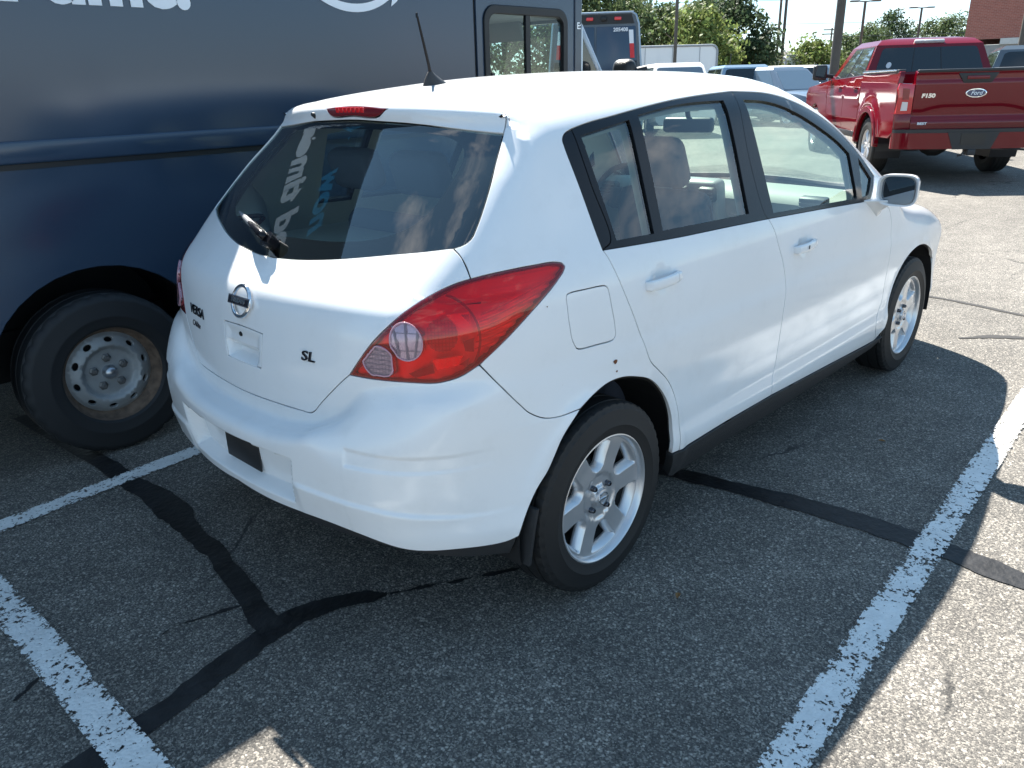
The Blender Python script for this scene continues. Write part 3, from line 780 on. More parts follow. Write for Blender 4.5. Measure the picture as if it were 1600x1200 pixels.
# quarter panel with roof rail and A pillar, tail lamp, fuel door (right and left)
WS = [(1.42, -.530, 1.470), (1.56, -.545, 1.432), (1.73, -.572, 1.368), (1.90, -.620, 1.268), (2.06, -.680, 1.150), (2.20, -.735, 1.040)]
WSb = [(2.20, -.735, 1.040), (2.30, -.765, .985)]
ditch = CV['ditch'] if 'ditch' in CV else [(-.065, -.474, 1.442), (.119, -.485, 1.466), (.292, -.490, 1.482), (.6, -.505, 1.49), (1.0, -.520, 1.497), (1.42, -.530, 1.470)]
lampo = (CV['lamp_up'][6:], CV['lamp_tip'], lowl[:i1+1])
quarter_segs = (CV['bump_gap'], CV['arch_rear'], [CV['arch_rear'][-1], CV['rdoor_gap'][-1]], CV['rdoor_gap'][::-1], CV['dlo_rear'], CV['dlo_top'], CV['dlo_top_f'],
                [CV['dlo_top_f'][-1], (2.14, -.785, 1.01), (2.30, -.775, .965)], [(2.30, -.775, .965), (2.30, -.765, .985)], WSb[::-1], WS[::-1], ditch[::-1], CV['hgap_up'], CV['hgap_dn'], *lampo)
fuelo = spl(RAIL, CV['fuel'], [CV['fuel'][-1], CV['fuel'][0]])
quarters = mirror_panels('body_side', RAIL, spl(RAIL, *quarter_segs), WHITE, (car, car), h=.022, seal=SEALM, holes=[fuelo])
fueld = panel('fuel_door', RAIL, fuelo, WHITE, quarters[0], h=.018, off=-.0005)
panel('fuel_door', RAIL, fuelo, WHITE, quarters[1], h=.03, off=-.0005, mirror=True)
# doors
rd_o = spl(SIDE, CV['rdoor_gap'], CV['rdoor_bot'], CV['bgap'][::-1], CV['belt_r'][::-1])
fd_o = spl(SIDE, CV['bgap'], CV['fdoor_bot'], CV['fgap'][::-1], [CV['fgap'][0], (2.10, -.826, .925), CV['belt_f'][-1]], CV['belt_f'][::-1])
rdoors = mirror_panels('rear_door', SIDE, rd_o, WHITE, (car, car), h=.02, seal=SEALM)
fdoors = mirror_panels('front_door', SIDE, fd_o, WHITE, (car, car), h=.02, seal=SEALM)
appl = spl(SIDE, CV['dlo_rear'], CV['rdoor_edge'])
mirror_panels('pillar_applique', SIDE, appl, BLACKTRIM, quarters, h=.02, off=-.003)
rg = spl(SIDE, CV['rglass_top'], *[CV['rglass'][i:i+2] for i in range(3)])
qg = spl(SIDE, *[CV['qglass'][i:i+2] for i in range(3)], [CV['qglass'][3], CV['qglass'][0]])
fg = spl(SIDE, CV['fglass_top'], *[CV['fglass'][i:i+2] for i in range(3)])
sg = spl(SIDE, *[CV['sail'][i:i+2] for i in range(3)], [CV['sail'][3], CV['sail'][0]])
rf_o = spl(SIDE, CV['rdoor_edge'], CV['belt_r'], CV['bsplit'][::-1], CV['dlo_top'][::-1])
ff_o = spl(SIDE, CV['dlo_top_f'], CV['dlo_front'], CV['belt_f'][::-1], CV['bsplit'][::-1])
rfr = mirror_panels('window_frame', SIDE, rf_o, BLACKTRIM, rdoors, h=.02, off=-.002, holes=[rg, qg], gap=.0015, depth=.02)
ffr = mirror_panels('window_frame', SIDE, ff_o, BLACKTRIM, fdoors, h=.02, off=-.002, holes=[fg, sg], gap=.0015, depth=.02)
for nm, o_, par in (('window_pane', rg, rfr), ('quarter_pane', qg, rfr), ('window_pane', fg, ffr), ('sail_pane', sg, ffr)):
    for i in (0, 1):
        panel(nm, SIDE, inset(resample(o_, .03), -.004), GLASS, par[i].parent, h=.04, off=-.009, depth=.004, mirror=(i == 1))
# tail lamps
lamp_full = (CV['lamp_up'], CV['lamp_tip'], lowl)
LAMP = Chart((-.35, -.75, .9), (.78, -.62, 0), (0, 0, 1), (.62, .78, 0), far=.5)
lo = spl(LAMP, *lamp_full)
HOUS = mat('lamp_housing', (.92, .80, .80), .28, metal=.35)
SILV = mat('lamp_reflector', (.50, .40, .46), .25, metal=.4)
def uvcast(px): return np.array([LAMP.inv([p_])[0] for p_ in px])
rev_c = LAMP.inv([(-.556, -.619, .903)])[0]; rev_c2 = LAMP.inv([(-.592, -.557, .852)])[0]
# clear lenses: a round reversing lamp with a bite and a small indicator
th = np.linspace(0, 2*np.pi, 40)[:-1]
big = rev_c+np.stack([.040*np.cos(th), .046*np.sin(th)], 1)
sml_c = rev_c2+np.array([-.004, -.004])
cut = np.hypot((big[:, 0]-sml_c[0])/.95, big[:, 1]-sml_c[1])
big = np.where((cut < .052)[:, None], sml_c+(big-sml_c)/np.maximum(cut, 1e-6)[:, None]*.052, big)
sml = sml_c+np.stack([.040*np.cos(th), .040*np.sin(th)], 1)
li = inset(resample(lo, .012), .011)
ok = inside(sml, li)
sml2 = []
for p_, k in zip(sml, ok):
    t_ = 1.0
    while t_ > .05 and not inside((sml_c+(p_-sml_c)*t_)[None], li)[0]: t_ -= .04
    sml2.append(sml_c+(p_-sml_c)*t_)
sml2 = np.array(sml2)
sml2[:, 0] = np.where(sml2[:, 0] > sml_c[0]+.034, sml_c[0]+.034, sml2[:, 0])
for side in (0, 1):
    lens = panel('tail_lamp', LAMP, lo, mat('lamp_rim', (.14, .004, .010), .1, coat=1), car, h=.012, off=.0005, depth=.03, mirror=side == 1,
                 holes=[inset(resample(lo, .012), .0085)], gap=.0015)
    panel('lens', LAMP, inset(resample(lo, .012), .004), REDLENS, lens, h=.012, off=.001, depth=.0, gap=0, holes=[big, sml2], hgap=.001, mirror=side == 1, offf=lambda P, q: .007*sm(dist_poly(q, inset(resample(lo, .012), .004))/.05))
    # stepped reflector bowl behind the red lens
    main_c = rev_c+np.array([.115, -.018])
    def bowl(P, q):
        d = dist_poly(q, lo); r_ = np.hypot((q[:, 0]-main_c[0])/1.1, q[:, 1]-main_c[1])
        base = -.008-.012*sm(d/.03)
        bowl_ = -.018*np.clip(1-(r_/.085)**2, 0, 1)
        stp = .0045*np.clip(3*np.sin(q[:, 1]*330), -1, 1)*(q[:, 0] > main_c[0]+.078)
        cells = .0045*np.sin(q[:, 0]*430)*np.sin(q[:, 1]*430)*(r_ < .066)*(q[:, 0] < main_c[0]+.02)+.004*np.sin(q[:, 0]*160+q[:, 1]*90)*(q[:, 1] < main_c[1]-.03)
        return base+bowl_+stp+cells
    o_ = panel('reflector', LAMP, inset(resample(lo, .014), .002), HOUS, lens, h=.0042, off=0, depth=0, gap=0, mirror=side == 1, offf=bowl)
    me = o_.data; me.normals_split_custom_set([(0, 0, 0)]*len(me.loops))
    me.set_sharp_from_angle(angle=R(50))
    for pl in (big, sml2):
        q_ = panel('clear_lens', LAMP, pl, SILV, lens, h=.0032, off=.0035, depth=.012, gap=0., mirror=side == 1,
                   offf=lambda P, q: .003*np.sin(q[:, 0]*(620 if pl is sml2 else 150)+q[:, 1]*(0 if pl is sml2 else 110))*np.cos(q[:, 1]*(620 if pl is sml2 else 190)))
        panel('lens_cover', LAMP, pl, CLEARLENS, q_, h=.008, off=.0085, depth=.010, gap=0., mirror=side == 1)
    # moulded detail between lens and reflector, highlights and shade put into the colours
    li_ = inset(resample(lo, .012), .012)
    def bit(name, poly, m_, off=.0, hh=.008):
        poly = np.array(poly); ok_ = inside(poly, li_)
        if ok_.sum() < 3: return
        if not ok_.all():
            c_ = poly[ok_].mean(0); q_ = []
            for p_ in poly:
                t_ = 1.0
                while t_ > .02 and not inside((c_+(p_-c_)*t_)[None], li_)[0]: t_ -= .02
                q_.append(c_+(p_-c_)*t_)
            poly = np.array(q_)
        if abs(area2(poly)) > 2e-6: panel(name, LAMP, poly, m_, lens, h=hh, gap=0, off=off, depth=0, mirror=side == 1)
    DK = mat('lamp_shadow_red', (.34, .18, .18), .4); MD = mat('lamp_mid_red', (.58, .42, .42), .35); BR = mat('lamp_highlight_tone', (.95, .70, .55), .25); SV = mat('lamp_chrome', (.85, .80, .80), .12, metal=1)
    mc = rev_c+np.array([.108, .004]); GR_ = mat('grid_red', (.44, .30, .30), .4)
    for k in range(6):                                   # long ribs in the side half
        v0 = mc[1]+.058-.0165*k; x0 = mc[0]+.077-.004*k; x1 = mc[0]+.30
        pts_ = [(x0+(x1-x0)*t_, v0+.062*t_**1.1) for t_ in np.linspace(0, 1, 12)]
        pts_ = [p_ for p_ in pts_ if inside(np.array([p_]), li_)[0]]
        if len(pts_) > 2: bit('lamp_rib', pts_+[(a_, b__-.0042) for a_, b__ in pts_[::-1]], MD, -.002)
    a_ = np.linspace(R(-75), R(80), 22)
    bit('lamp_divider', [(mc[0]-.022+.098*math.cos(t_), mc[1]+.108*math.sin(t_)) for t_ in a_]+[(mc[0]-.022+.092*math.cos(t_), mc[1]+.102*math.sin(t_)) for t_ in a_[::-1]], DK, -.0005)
    for cx, cz, rx, rz_, m_ in ((-.022, .012, .040, .042, MD),):
        a_ = np.linspace(0, 2*np.pi, 24)[:-1]; bit('bulb_shield', [(mc[0]+cx+rx*math.cos(t_), mc[1]+cz+rz_*math.sin(t_)) for t_ in a_], m_, -.0035)
        for k in range(-4, 5):
            w_ = math.sqrt(max(0, 1-(k/4.6)**2))
            bit('shield_grid', [(mc[0]+cx+rx*k/4.6-.0011, mc[1]+cz-rz_*w_), (mc[0]+cx+rx*k/4.6+.0011, mc[1]+cz-rz_*w_), (mc[0]+cx+rx*k/4.6+.0011, mc[1]+cz+rz_*w_), (mc[0]+cx+rx*k/4.6-.0011, mc[1]+cz+rz_*w_)], GR_, -.002, .02)
            bit('shield_grid', [(mc[0]+cx-rx*w_, mc[1]+cz+rz_*k/4.6-.0011), (mc[0]+cx+rx*w_, mc[1]+cz+rz_*k/4.6-.0011), (mc[0]+cx+rx*w_, mc[1]+cz+rz_*k/4.6+.0011), (mc[0]+cx-rx*w_, mc[1]+cz+rz_*k/4.6+.0011)], GR_, -.0018, .02)
    bit('painted_facet', [(mc[0]-.010, mc[1]+.062), (mc[0]+.050, mc[1]+.066), (mc[0]+.048, mc[1]+.028), (mc[0]+.020, mc[1]+.030)], BR, -.0025)
    bit('painted_facet', [(mc[0]+.030, mc[1]-.005), (mc[0]+.058, mc[1]+.002), (mc[0]+.056, mc[1]-.034), (mc[0]+.034, mc[1]-.030)], DK, -.0025)
    bit('painted_facet', [(mc[0]-.050, mc[1]-.048), (mc[0]+.030, mc[1]-.040), (mc[0]+.012, mc[1]-.066), (mc[0]-.040, mc[1]-.074)], SV, -.0025)
    bit('painted_facet', [(mc[0]-.110, mc[1]-.084), (mc[0]-.050, mc[1]-.060), (mc[0]-.045, mc[1]-.082), (mc[0]-.100, mc[1]-.098)], DK, -.0025)
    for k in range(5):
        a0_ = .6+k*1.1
        bit('painted_facet', [(mc[0]+.060*math.cos(a0_), mc[1]+.066*math.sin(a0_)), (mc[0]+.072*math.cos(a0_+.25), mc[1]+.080*math.sin(a0_+.25)), (mc[0]+.062*math.cos(a0_+.5), mc[1]+.068*math.sin(a0_+.5))], (SV, BR, MD, SV, DK)[k], -.002)
    # prism lines of the clear lenses
    GL = mat('prism_line', (.20, .16, .19), .4); PK = mat('lens_rim', (.50, .28, .34), .2); GR = mat('grid_red', (.44, .30, .30), .4)
    for pl, nv, nh in ((sml2, 9, 6), (big, 3, 2)):
        c_ = pl.mean(0); r0_ = pl.max(0)-pl.min(0)
        def ray_len(o0, d0):
            t_ = 0.
            while t_ < .09 and inside((o0+d0*(t_+.002))[None], pl)[0]: t_ += .002
            return t_
        for k in range(nv):
            x_ = c_[0]+r0_[0]*((k+.5)/nv-.5)*.92; o0 = np.array([x_, c_[1]])
            if inside(o0[None], pl)[0]:
                u_, d_2 = ray_len(o0, np.array([0, 1.])), ray_len(o0, np.array([0, -1.])); tw_ = .0010 if nv > 5 else .0022; sl_ = 0 if nv > 5 else .006*(k-1)
                panel('prism_line', LAMP, np.array([(x_-tw_-sl_, c_[1]-d_2), (x_+tw_-sl_, c_[1]-d_2), (x_+tw_+sl_, c_[1]+u_), (x_-tw_+sl_, c_[1]+u_)]), GL, lens, h=.02, gap=0, off=.0072, depth=0, mirror=side == 1)
        for k in range(nh):
            y_ = c_[1]+r0_[1]*((k+.5)/nh-.5)*.92; o0 = np.array([c_[0], y_])
            if inside(o0[None], pl)[0]:
                u_, d_2 = ray_len(o0, np.array([1., 0])), ray_len(o0, np.array([-1., 0]))
                panel('prism_line', LAMP, np.array([(c_[0]-d_2, y_-.0009), (c_[0]+u_, y_-.0009), (c_[0]+u_, y_+.0009), (c_[0]-d_2, y_+.0009)]), GL, lens, h=.02, gap=0, off=.0074, depth=0, mirror=side == 1)
        panel('lens_rim', LAMP, pl, PK, lens, h=.008, gap=0, off=.0088, depth=.004, bev=.001, mirror=side == 1, holes=[inset(pl.copy(), .0020)], hgap=0)
# roof, bonnet, windscreen, wings, front end
RT = [(-.110, 0, 1.47)]+[(x-.004 if 0 else x, y, z) for x, y, z in CV['sp_top'][1:]]
header = [(1.42, -.530, 1.470), (1.46, -.3, 1.49), (1.475, 0, 1.50)]
panel('roof', TOPC, spl(TOPC, ST, ditch, header+mir(header)[::-1][1:], mir(ditch)[::-1], mir(ST)[::-1]), WHITE, car, h=.035, gap=.0042, seal=SEALM)
base = [(2.20, -.735, 1.04), (2.29, -.62, 1.02), (2.37, -.35, 1.0), (2.41, 0, 1.0)]
wsg = panel('windscreen', WIND, spl(WIND, header[::-1]+[], WS, base, mir(base)[::-1], mir(WS)[::-1], mir(header)), GLASS, car, h=.05, off=-.003, depth=.004)
hoodr = [(2.30, -.765, .985), (2.55, -.735, .93), (2.85, -.69, .865), (3.05, -.60, .82), (3.20, -.45, .785)]
hoodf = [(3.20, -.45, .785), (3.30, -.2, .77), (3.32, 0, .77)]
cowl = [(2.30, -.765, .985), (2.36, -.6, .985), (2.43, -.3, .985), (2.455, 0, .985)]
panel('bonnet', TOPC, spl(TOPC, hoodr, hoodf+mir(hoodf)[::-1][1:], mir(hoodr)[::-1], mir(cowl)+cowl[::-1][1:]), WHITE, car, h=.035, seal=SEALM)
panel('cowl', TOPC, spl(TOPC, base, mir(base)[::-1], [mir(base)[0], mir(cowl)[0]], mir(cowl)+cowl[::-1][1:], [cowl[0], base[0]]), PLASTIC, car, h=.05, off=-.008)
hl_o = spl(SIDE, [(2.86, -.69, .865), (2.98, -.76, .80), (3.06, -.78, .72)], [(3.06, -.78, .72), (3.13, -.73, .69), (3.20, -.66, .68)], [(3.20, -.66, .68), (3.17, -.55, .78), (3.05, -.60, .82), (2.86, -.69, .865)])
wing = spl(RAIL, CV['fgap'], [CV['fgap'][-1], (2.26, -.81, .30)], [(2.26, -.81, .30)]+CV['farch'][2:], [CV['farch'][-1], (3.04, -.80, .60), (3.06, -.78, .72)], [(3.06, -.78, .72), (2.98, -.76, .80), (2.86, -.69, .865)], [(2.85, -.69, .865), (2.55, -.735, .93), (2.30, -.765, .985)], [(2.30, -.765, .985), (2.30, -.775, .965)], [(2.30, -.775, .965), (2.14, -.785, 1.01), CV['dlo_top_f'][-1]], CV['dlo_front'], [CV['dlo_front'][-1], (2.10, -.826, .925), CV['fgap'][0]])
wings = mirror_panels('front_wing', RAIL, wing, WHITE, (car, car), h=.025, seal=SEALM)
for i in (0, 1):
    hl = panel('headlamp', FRNT, FRNT.inv(SIDE.map(resample(hl_o, .02))[0]), SILV, car, h=.02, off=-.02, depth=.02, mirror=i == 1)
    panel('lens', FRNT, FRNT.inv(SIDE.map(resample(hl_o, .02))[0]), CLEARLENS, hl, h=.02, off=.001, depth=.02, mirror=i == 1)
fb_half = ([(3.32, 0, .77), (3.30, -.2, .77), (3.20, -.45, .785), (3.17, -.55, .78)], [(3.17, -.55, .78), (3.20, -.66, .68), (3.13, -.73, .69), (3.06, -.78, .72)], [(3.06, -.78, .72), (3.04, -.80, .60), CV['farch'][-1]], [CV['farch'][-1], (3.02, -.79, .40), (3.02, -.77, .24)], [(3.02, -.77, .24), (3.25, -.6, .23), (3.42, 0, .23)])
panel('front_bumper', FRNT, spl(FRNT, *fb_half, *[mir(s_)[::-1] for s_ in fb_half[::-1]]), WHITE, car, h=.03, seal=SEALM)
# sills
slo = spl(SIDE, [CV['arch_rear'][-1]]+CV['rdoor_bot'][:1]+CV['rdoor_bot'][1:]+CV['fdoor_bot'][1:]+[(2.26, -.81, .275)], [(2.26, -.81, .275), (2.22, -.79, .215)], [(2.22, -.79, .215), (1.66, -.80, .217), (1.08, -.81, .225), (.77, -.81, .235), (.41, -.795, .222), (.37, -.79, .235)], [(.37, -.79, .235), CV['arch_rear'][-1]])
mirror_panels('sill_cover', SIDE, slo, PLASTIC, (car, car), h=.03, off=.006, depth=.03)
# mud flaps
for sgn in (-1, 1):
    for (x0, z1, z0, t_) in ((-.335, .41, .21, 1), (2.275, .42, .20, -1)):
        yy = .835 if x0 < 0 else .825
        bm = bmesh.new()
        pr = [(x0+.010*t_, z1, yy), (x0-.004*t_, .36, yy), (x0-.016*t_, z0+.03, yy-.010)]
        ring = []
        for x, z, y in pr: ring.append([bm.verts.new((x+dx, sgn*yv, z)) for dx, yv in ((0, y), (.010*t_, y), (.010*t_, y-.10), (0, y-.10))])
        for a_, b_ in zip(ring, ring[1:]):
            for k in range(4): bm.faces.new((a_[k], a_[(k+1) % 4], b_[(k+1) % 4], b_[k]))
        bm.faces.new(ring[0]); bm.faces.new(ring[-1])
        bmobj('mud_flap', bm, PLASTIC, car)
# door handles
def door_handle(x, z, par, sgn):
    P, N = SIDE.map(np.array([[x-.075, z-.004], [x+.075, z+.002], [x, z]]))
    c = P[2]; d = P[1]-P[0]; d /= np.linalg.norm(d)
    up = np.array([0, 0, 1.]); out = np.array([0, -1., 0]); rings = []
    for t_, oo, hh, dd in ((-.084, .004, .008, .004), (-.082, .012, .0125, .008), (-.074, .020, .0150, .010), (-.05, .027, .0160, .009), (-.01, .030, .0160, .008), (.03, .029, .0158, .009), (.0475, .026, .0156, .010), (.0485, .024, .0142, .009), (.050, .024, .0142, .009), (.051, .026, .0154, .010), (.074, .020, .0148, .011), (.083, .011, .0115, .008), (.085, .004, .007, .004)):
        ring = []
        for k in range(20):
            a_ = 2*math.pi*k/20; cc, ss = math.cos(a_), math.sin(a_); e_ = (abs(cc)**3.4+abs(ss)**3.4)**(-1/3.4)
            ring.append((c+d*t_+out*(oo+.004+dd*cc*e_)+up*hh*ss*e_)*[1, sgn, 1])
        rings.append(ring)
    o_ = loft('door_handle', rings, WHITE, par, smooth=True, angle=32)
    e0 = (c+d*.088+np.array([0, -1, 0])*.010)*[1, sgn, 1]
    return o_
for i, sgn in ((0, 1), (1, -1)):
    for (x, z), dr in (((.265, .934), rdoors), ((1.205, .892), fdoors)):
        hd = door_handle(x, z, dr[i], sgn)
        if dr is fdoors:
            P, N = SIDE.map(np.array([[x-.018, z+.001]]))
            box('lock', (P[0][0], (P[0][1]-.0425)*sgn, P[0][2]), (.004, .003, .014), DARKCHROME, hd, bev=.001)
# belt mouldings are the lower band of the window frames; wiper
P_, N_ = REAR.map(REAR.inv([(-.533, .0, 1.072), (-.46, .36, 1.145)]))
piv = Vector(P_[0]); nrm = Vector(N_[0]); tip = Vector(P_[1])
wiper = bpy.data.objects.new('rear_wiper', None); wiper.empty_display_size = .05; link(wiper, car)
bm = bmesh.new()
bmesh.ops.create_cone(bm, cap_ends=True, segments=20, radius1=.024, radius2=.019, depth=.04, matrix=frame(piv+nrm*.012, Vector((0, 1, 0)), Vector((nrm.z, 0, -nrm.x))))
bmobj('pivot_cap', bm, BLACKTRIM, wiper, smooth=True, angle=40)
d_ = (tip-piv).normalized()
wt = piv+d_*.27
bm = bmesh.new(); bm_tube(bm, [piv+nrm*.036, piv+d_*.03+nrm*.040, piv+d_*.10+nrm*.038, piv+d_*.17+nrm*.028], [.011, .013, .010, .007], 12)
bmobj('wiper_arm', bm, BLACKTRIM, wiper, smooth=True)
bm = bmesh.new(); bm_tube(bm, [piv+d_*.07+nrm*.018, piv+d_*.15+nrm*.026, piv+d_*.24+nrm*.020, piv+d_*.33+nrm*.012], [.006, .010, .009, .003], 10)
bmobj('wiper_blade', bm, mat('wiper_grey', (.30, .30, .31), .35), wiper, smooth=True)
# antenna
A0 = Vector((.115, 0, 1.497))
ant = bpy.data.objects.new('antenna', None); ant.empty_display_size = .05; link(ant, car)
bm = bmesh.new()
rings = []
for zz, l0, l1, hw_ in ((0, -.035, .072, .026), (.006, -.033, .068, .025), (.022, -.026, .040, .018), (.036, -.018, .016, .012), (.044, -.012, .006, .009)):
    ring = []
    for k in range(16):
        t_ = 2*math.pi*k/16
        cx = (l0+l1)/2+(l1-l0)/2*math.cos(t_)
        ring.append(bm.verts.new((A0.x+cx, hw_*math.sin(t_)*(1-.35*max(0, math.cos(t_))), A0.z+zz-.003)))
    rings.append(ring)
for a_, b_ in zip(rings, rings[1:]):
    for k in range(16): bm.faces.new((a_[k], a_[(k+1) % 16], b_[(k+1) % 16], b_[k]))
bm.faces.new(rings[-1]); bm.faces.new(rings[0][::-1])
bmobj('antenna_base', bm, PLASTIC, ant, smooth=True, angle=50)
tube('antenna_mast', [A0+Vector((-.004, 0, .036)), A0+Vector((-.008, 0, .06)), A0+Vector((-.045, 0, .205))], [.0062, .0052, .0038], BLACKTRIM, ant, 10)
lathe('mast_tip', [(0, .008), (.003, .007), (.0042, .004), (.0042, -.006)], BLACKTRIM, ant, 10, 'z', tuple(A0+Vector((-.0465, 0, .207))))
# mirrors
for sgn in (-1, 1):
    mr = bpy.data.objects.new('side_mirror', None); mr.empty_display_size = .05; link(mr, car)
    mx, my, mz = 1.875, -.928, 1.032
    # housing: rounded shell, open side to the rear
    bm = bmesh.new()
    prof = [(.0, 1.0, 1.0), (.012, 1.01, 1.01), (.05, .99, .98), (.085, .86, .86), (.108, .62, .62), (.116, .30, .30)]
    outl = []
    for k in range(36):
        t_ = 2*math.pi*k/36; c_, s_ = math.cos(t_), math.sin(t_)
        ex = 4.2
        rr = 1/((abs(c_)**ex+abs(s_)**ex)**(1/ex))
        yy, zz = c_*rr*.080, s_*rr*.066
        if yy > 0: zz *= 1-.12*(yy/.080)**2*(1 if zz < 0 else .2)   # inboard lower corner cut
        outl.append((yy, zz))
    rings = []
    for dx, ky, kz in prof: rings.append([bm.verts.new((dx, yy*ky, zz*kz)) for yy, zz in outl])
    for a_, b_ in zip(rings, rings[1:]):
        for k in range(36): bm.faces.new((a_[k], a_[(k+1) % 36], b_[(k+1) % 36], b_[k]))
    bm.faces.new(rings[-1])
    inn = [bm.verts.new((.004, yy*.90, zz*.885)) for yy, zz in outl]; inn2 = [bm.verts.new((.03, yy*.87, zz*.85)) for yy, zz in outl]
    for a_, b_ in ((rings[0], inn), (inn, inn2)):
        for k in range(36): bm.faces.new((a_[(k+1) % 36], a_[k], b_[k], b_[(k+1) % 36]))
    bm.faces.new(inn2)
    M = Matrix.Translation((mx, sgn*.945 if 0 else (my if sgn < 0 else -my), mz)) @ Matrix.Rotation(R(8)*(1 if sgn < 0 else -1), 4, 'Z') @ Matrix.Diagonal((1, 1 if sgn < 0 else -1, 1, 1))
    bmesh.ops.transform(bm, matrix=M, verts=bm.verts)
    bmobj('mirror_housing', bm, WHITE, mr, smooth=True, angle=45)
    bm = bmesh.new(); vs = [bm.verts.new((.008, yy*.86, zz*.84)) for yy, zz in outl]; bm.faces.new(vs)
    bmesh.ops.transform(bm, matrix=M @ Matrix.Rotation(R(-14), 4, 'Z'), verts=bm.verts)
    bmobj('mirror_glass', bm, mat('mirror_glass', (.22, .25, .28), .02, metal=1), mr)
    ytop = lambda y: y if sgn < 0 else -y
    r0 = [(1.80, -.800, .990), (2.08, -.795, .985), (2.02, -.826, .905), (1.95, -.830, .895)]
    r1 = [(1.84, -.850, .988), (2.00, -.845, .980), (1.985, -.842, .930), (1.945, -.842, .925)]
    r2 = [(1.875, -.900, .990), (1.955, -.897, .985), (1.955, -.892, .965), (1.905, -.892, .962)]
    bm = bmesh.new(); rings = [[bm.verts.new((x, ytop(y), z)) for x, y, z in r_] for r_ in (r0, r1, r2)]
    for a_, b_ in zip(rings, rings[1:]):
        for k in range(4): bm.faces.new((a_[k], a_[(k+1) % 4], b_[(k+1) % 4], b_[k]))
    bm.faces.new(rings[0]); bm.faces.new(rings[-1])
    bmesh.ops.bevel(bm, geom=list(bm.edges), offset=.012, segments=3, affect='EDGES', profile=.5)
    bmobj('mirror_base', bm, WHITE, mr, smooth=True, angle=60)
# badges
def on_rear(y, z, o=.002):
    P, N = REAR.map(REAR.inv([(-.66, y, z)])); q = P[0]
    # project straight forward at the wanted height
    P = cast(np.array([[-1.2, y, z]]), np.array([[1., 0, 0]])); N = grad(P)
    return Vector(P[0]+N[0]*o), Vector(N[0])
def badge_frame(y, z, o=.002):
    c, n_ = on_rear(y, z, o); up = Vector((0, 0, 1)); xr_ = up.cross(n_).normalized(); return frame(c, xr_, n_.cross(xr_))
Mb = badge_frame(0, .926, .004)
em = bpy.data.objects.new('maker_emblem', None); em.empty_display_size = .05; link(em, car)
bm = bmesh.new()
rg_ = []
for (rr, hh) in ((.040, 0), (.041, .006), (.046, .009), (.0505, .006), (.0515, 0)):
    rg_.append([bm.verts.new((rr*math.cos(2*math.pi*k/40), rr*math.sin(2*math.pi*k/40)*.98, hh)) for k in range(40)])
for a_, b_ in zip(rg_, rg_[1:]):
    for k in range(40): bm.faces.new((a_[k], a_[(k+1) % 40], b_[(k+1) % 40], b_[k]))
bmesh.ops.transform(bm, matrix=Mb, verts=bm.verts); bmobj('emblem_ring', bm, CHROME, em, smooth=True)
bm = bmesh.new(); bm_box(bm, (0, 0, .006), (.122, .0275, .011), .002, 2); bmesh.ops.transform(bm, matrix=Mb, verts=bm.verts); bmobj('emblem_bar', bm, CHROME, em, smooth=True, angle=40)
bm = bmesh.new(); bm_box(bm, (0, 0, .0105), (.112, .0205, .004), .001, 1); bmesh.ops.transform(bm, matrix=Mb, verts=bm.verts); bmobj('emblem_plate', bm, mat('badge_black', (.012, .013, .02), .25), em, smooth=True, angle=40)
text('emblem_lettering', 'NISSAN', .019, CHROME, em, Mb @ Matrix.Translation((0, 0, .0130)), bold=.0003, sx=1.15)
text('lettering', 'SL', .038, DARKCHROME, hatch, badge_frame(-.312, .824, .002), extrude=.002, bold=.0004, shear=.12, sx=1.5)
text('lettering', 'VERSA', .042, DARKCHROME, hatch, badge_frame(.325, .838, .002), extrude=.0015, bold=.0002, sx=1.12)
text('lettering', 'CARite', .026, mat('ink', (.02, .02, .03), .5), hatch, badge_frame(.335, .795, .001), extrude=.0004, bold=.0003, shear=.2)
# wheels
for (x, y, rz, ph) in ((0, -.7425, 0, 6), (2.6, -.7425, 0, 20), (0, .7425, math.pi, 6), (2.6, .7425, math.pi, 6)):
    alloy_wheel(car, (x, y, .305), rz, ph)

# unseen panel added to block sun leaking through the hatch and bumper joint, rust nick above the arch
box('leak_block_panel', (-.60, 0, .62), (.02, 1.02, .28), SEALM, car)
RUSTM = mat('rust', (.16, .055, .02), .9)
for px_, rr_ in (((.025, -.826, .742), .0085), ((.030, -.826, .712), .004), ((-.22, -.80, .95), .0022)):
    q0 = SIDE.inv([px_])[0]; a_ = np.linspace(0, 2*np.pi, 10)[:-1]
    panel('rust_spot', SIDE, q0+np.stack([rr_*np.cos(a_)*(1+.3*np.sin(3*a_)), rr_*.8*np.sin(a_)], 1), RUSTM, quarters[0], h=.006, gap=0, off=.0012, depth=0)

# ------------------------------------------------------------------ inside the hatchback
def arch_liner(x, sgn, r_=.395):
    bm = bmesh.new(); n = 24
    ring0 = []; ring1 = []
    for k in range(n+1):
        t_ = R(-9)+R(198)*k/n
        ring0.append(bm.verts.new((x+r_*math.cos(t_), sgn*.805, .30+r_*math.sin(t_)))); ring1.append(bm.verts.new((x+r_*math.cos(t_), sgn*.50, .30+r_*math.sin(t_))))
    for k in range(n): bm.faces.new((ring0[k], ring0[k+1], ring1[k+1], ring1[k]))
    bm.faces.new(ring1)
    bmobj('wheel_arch_liner', bm, mat('liner', (.008, .008, .009), .9), car)
for sgn in (-1, 1):
    arch_liner(.03, sgn); arch_liner(2.64, sgn)
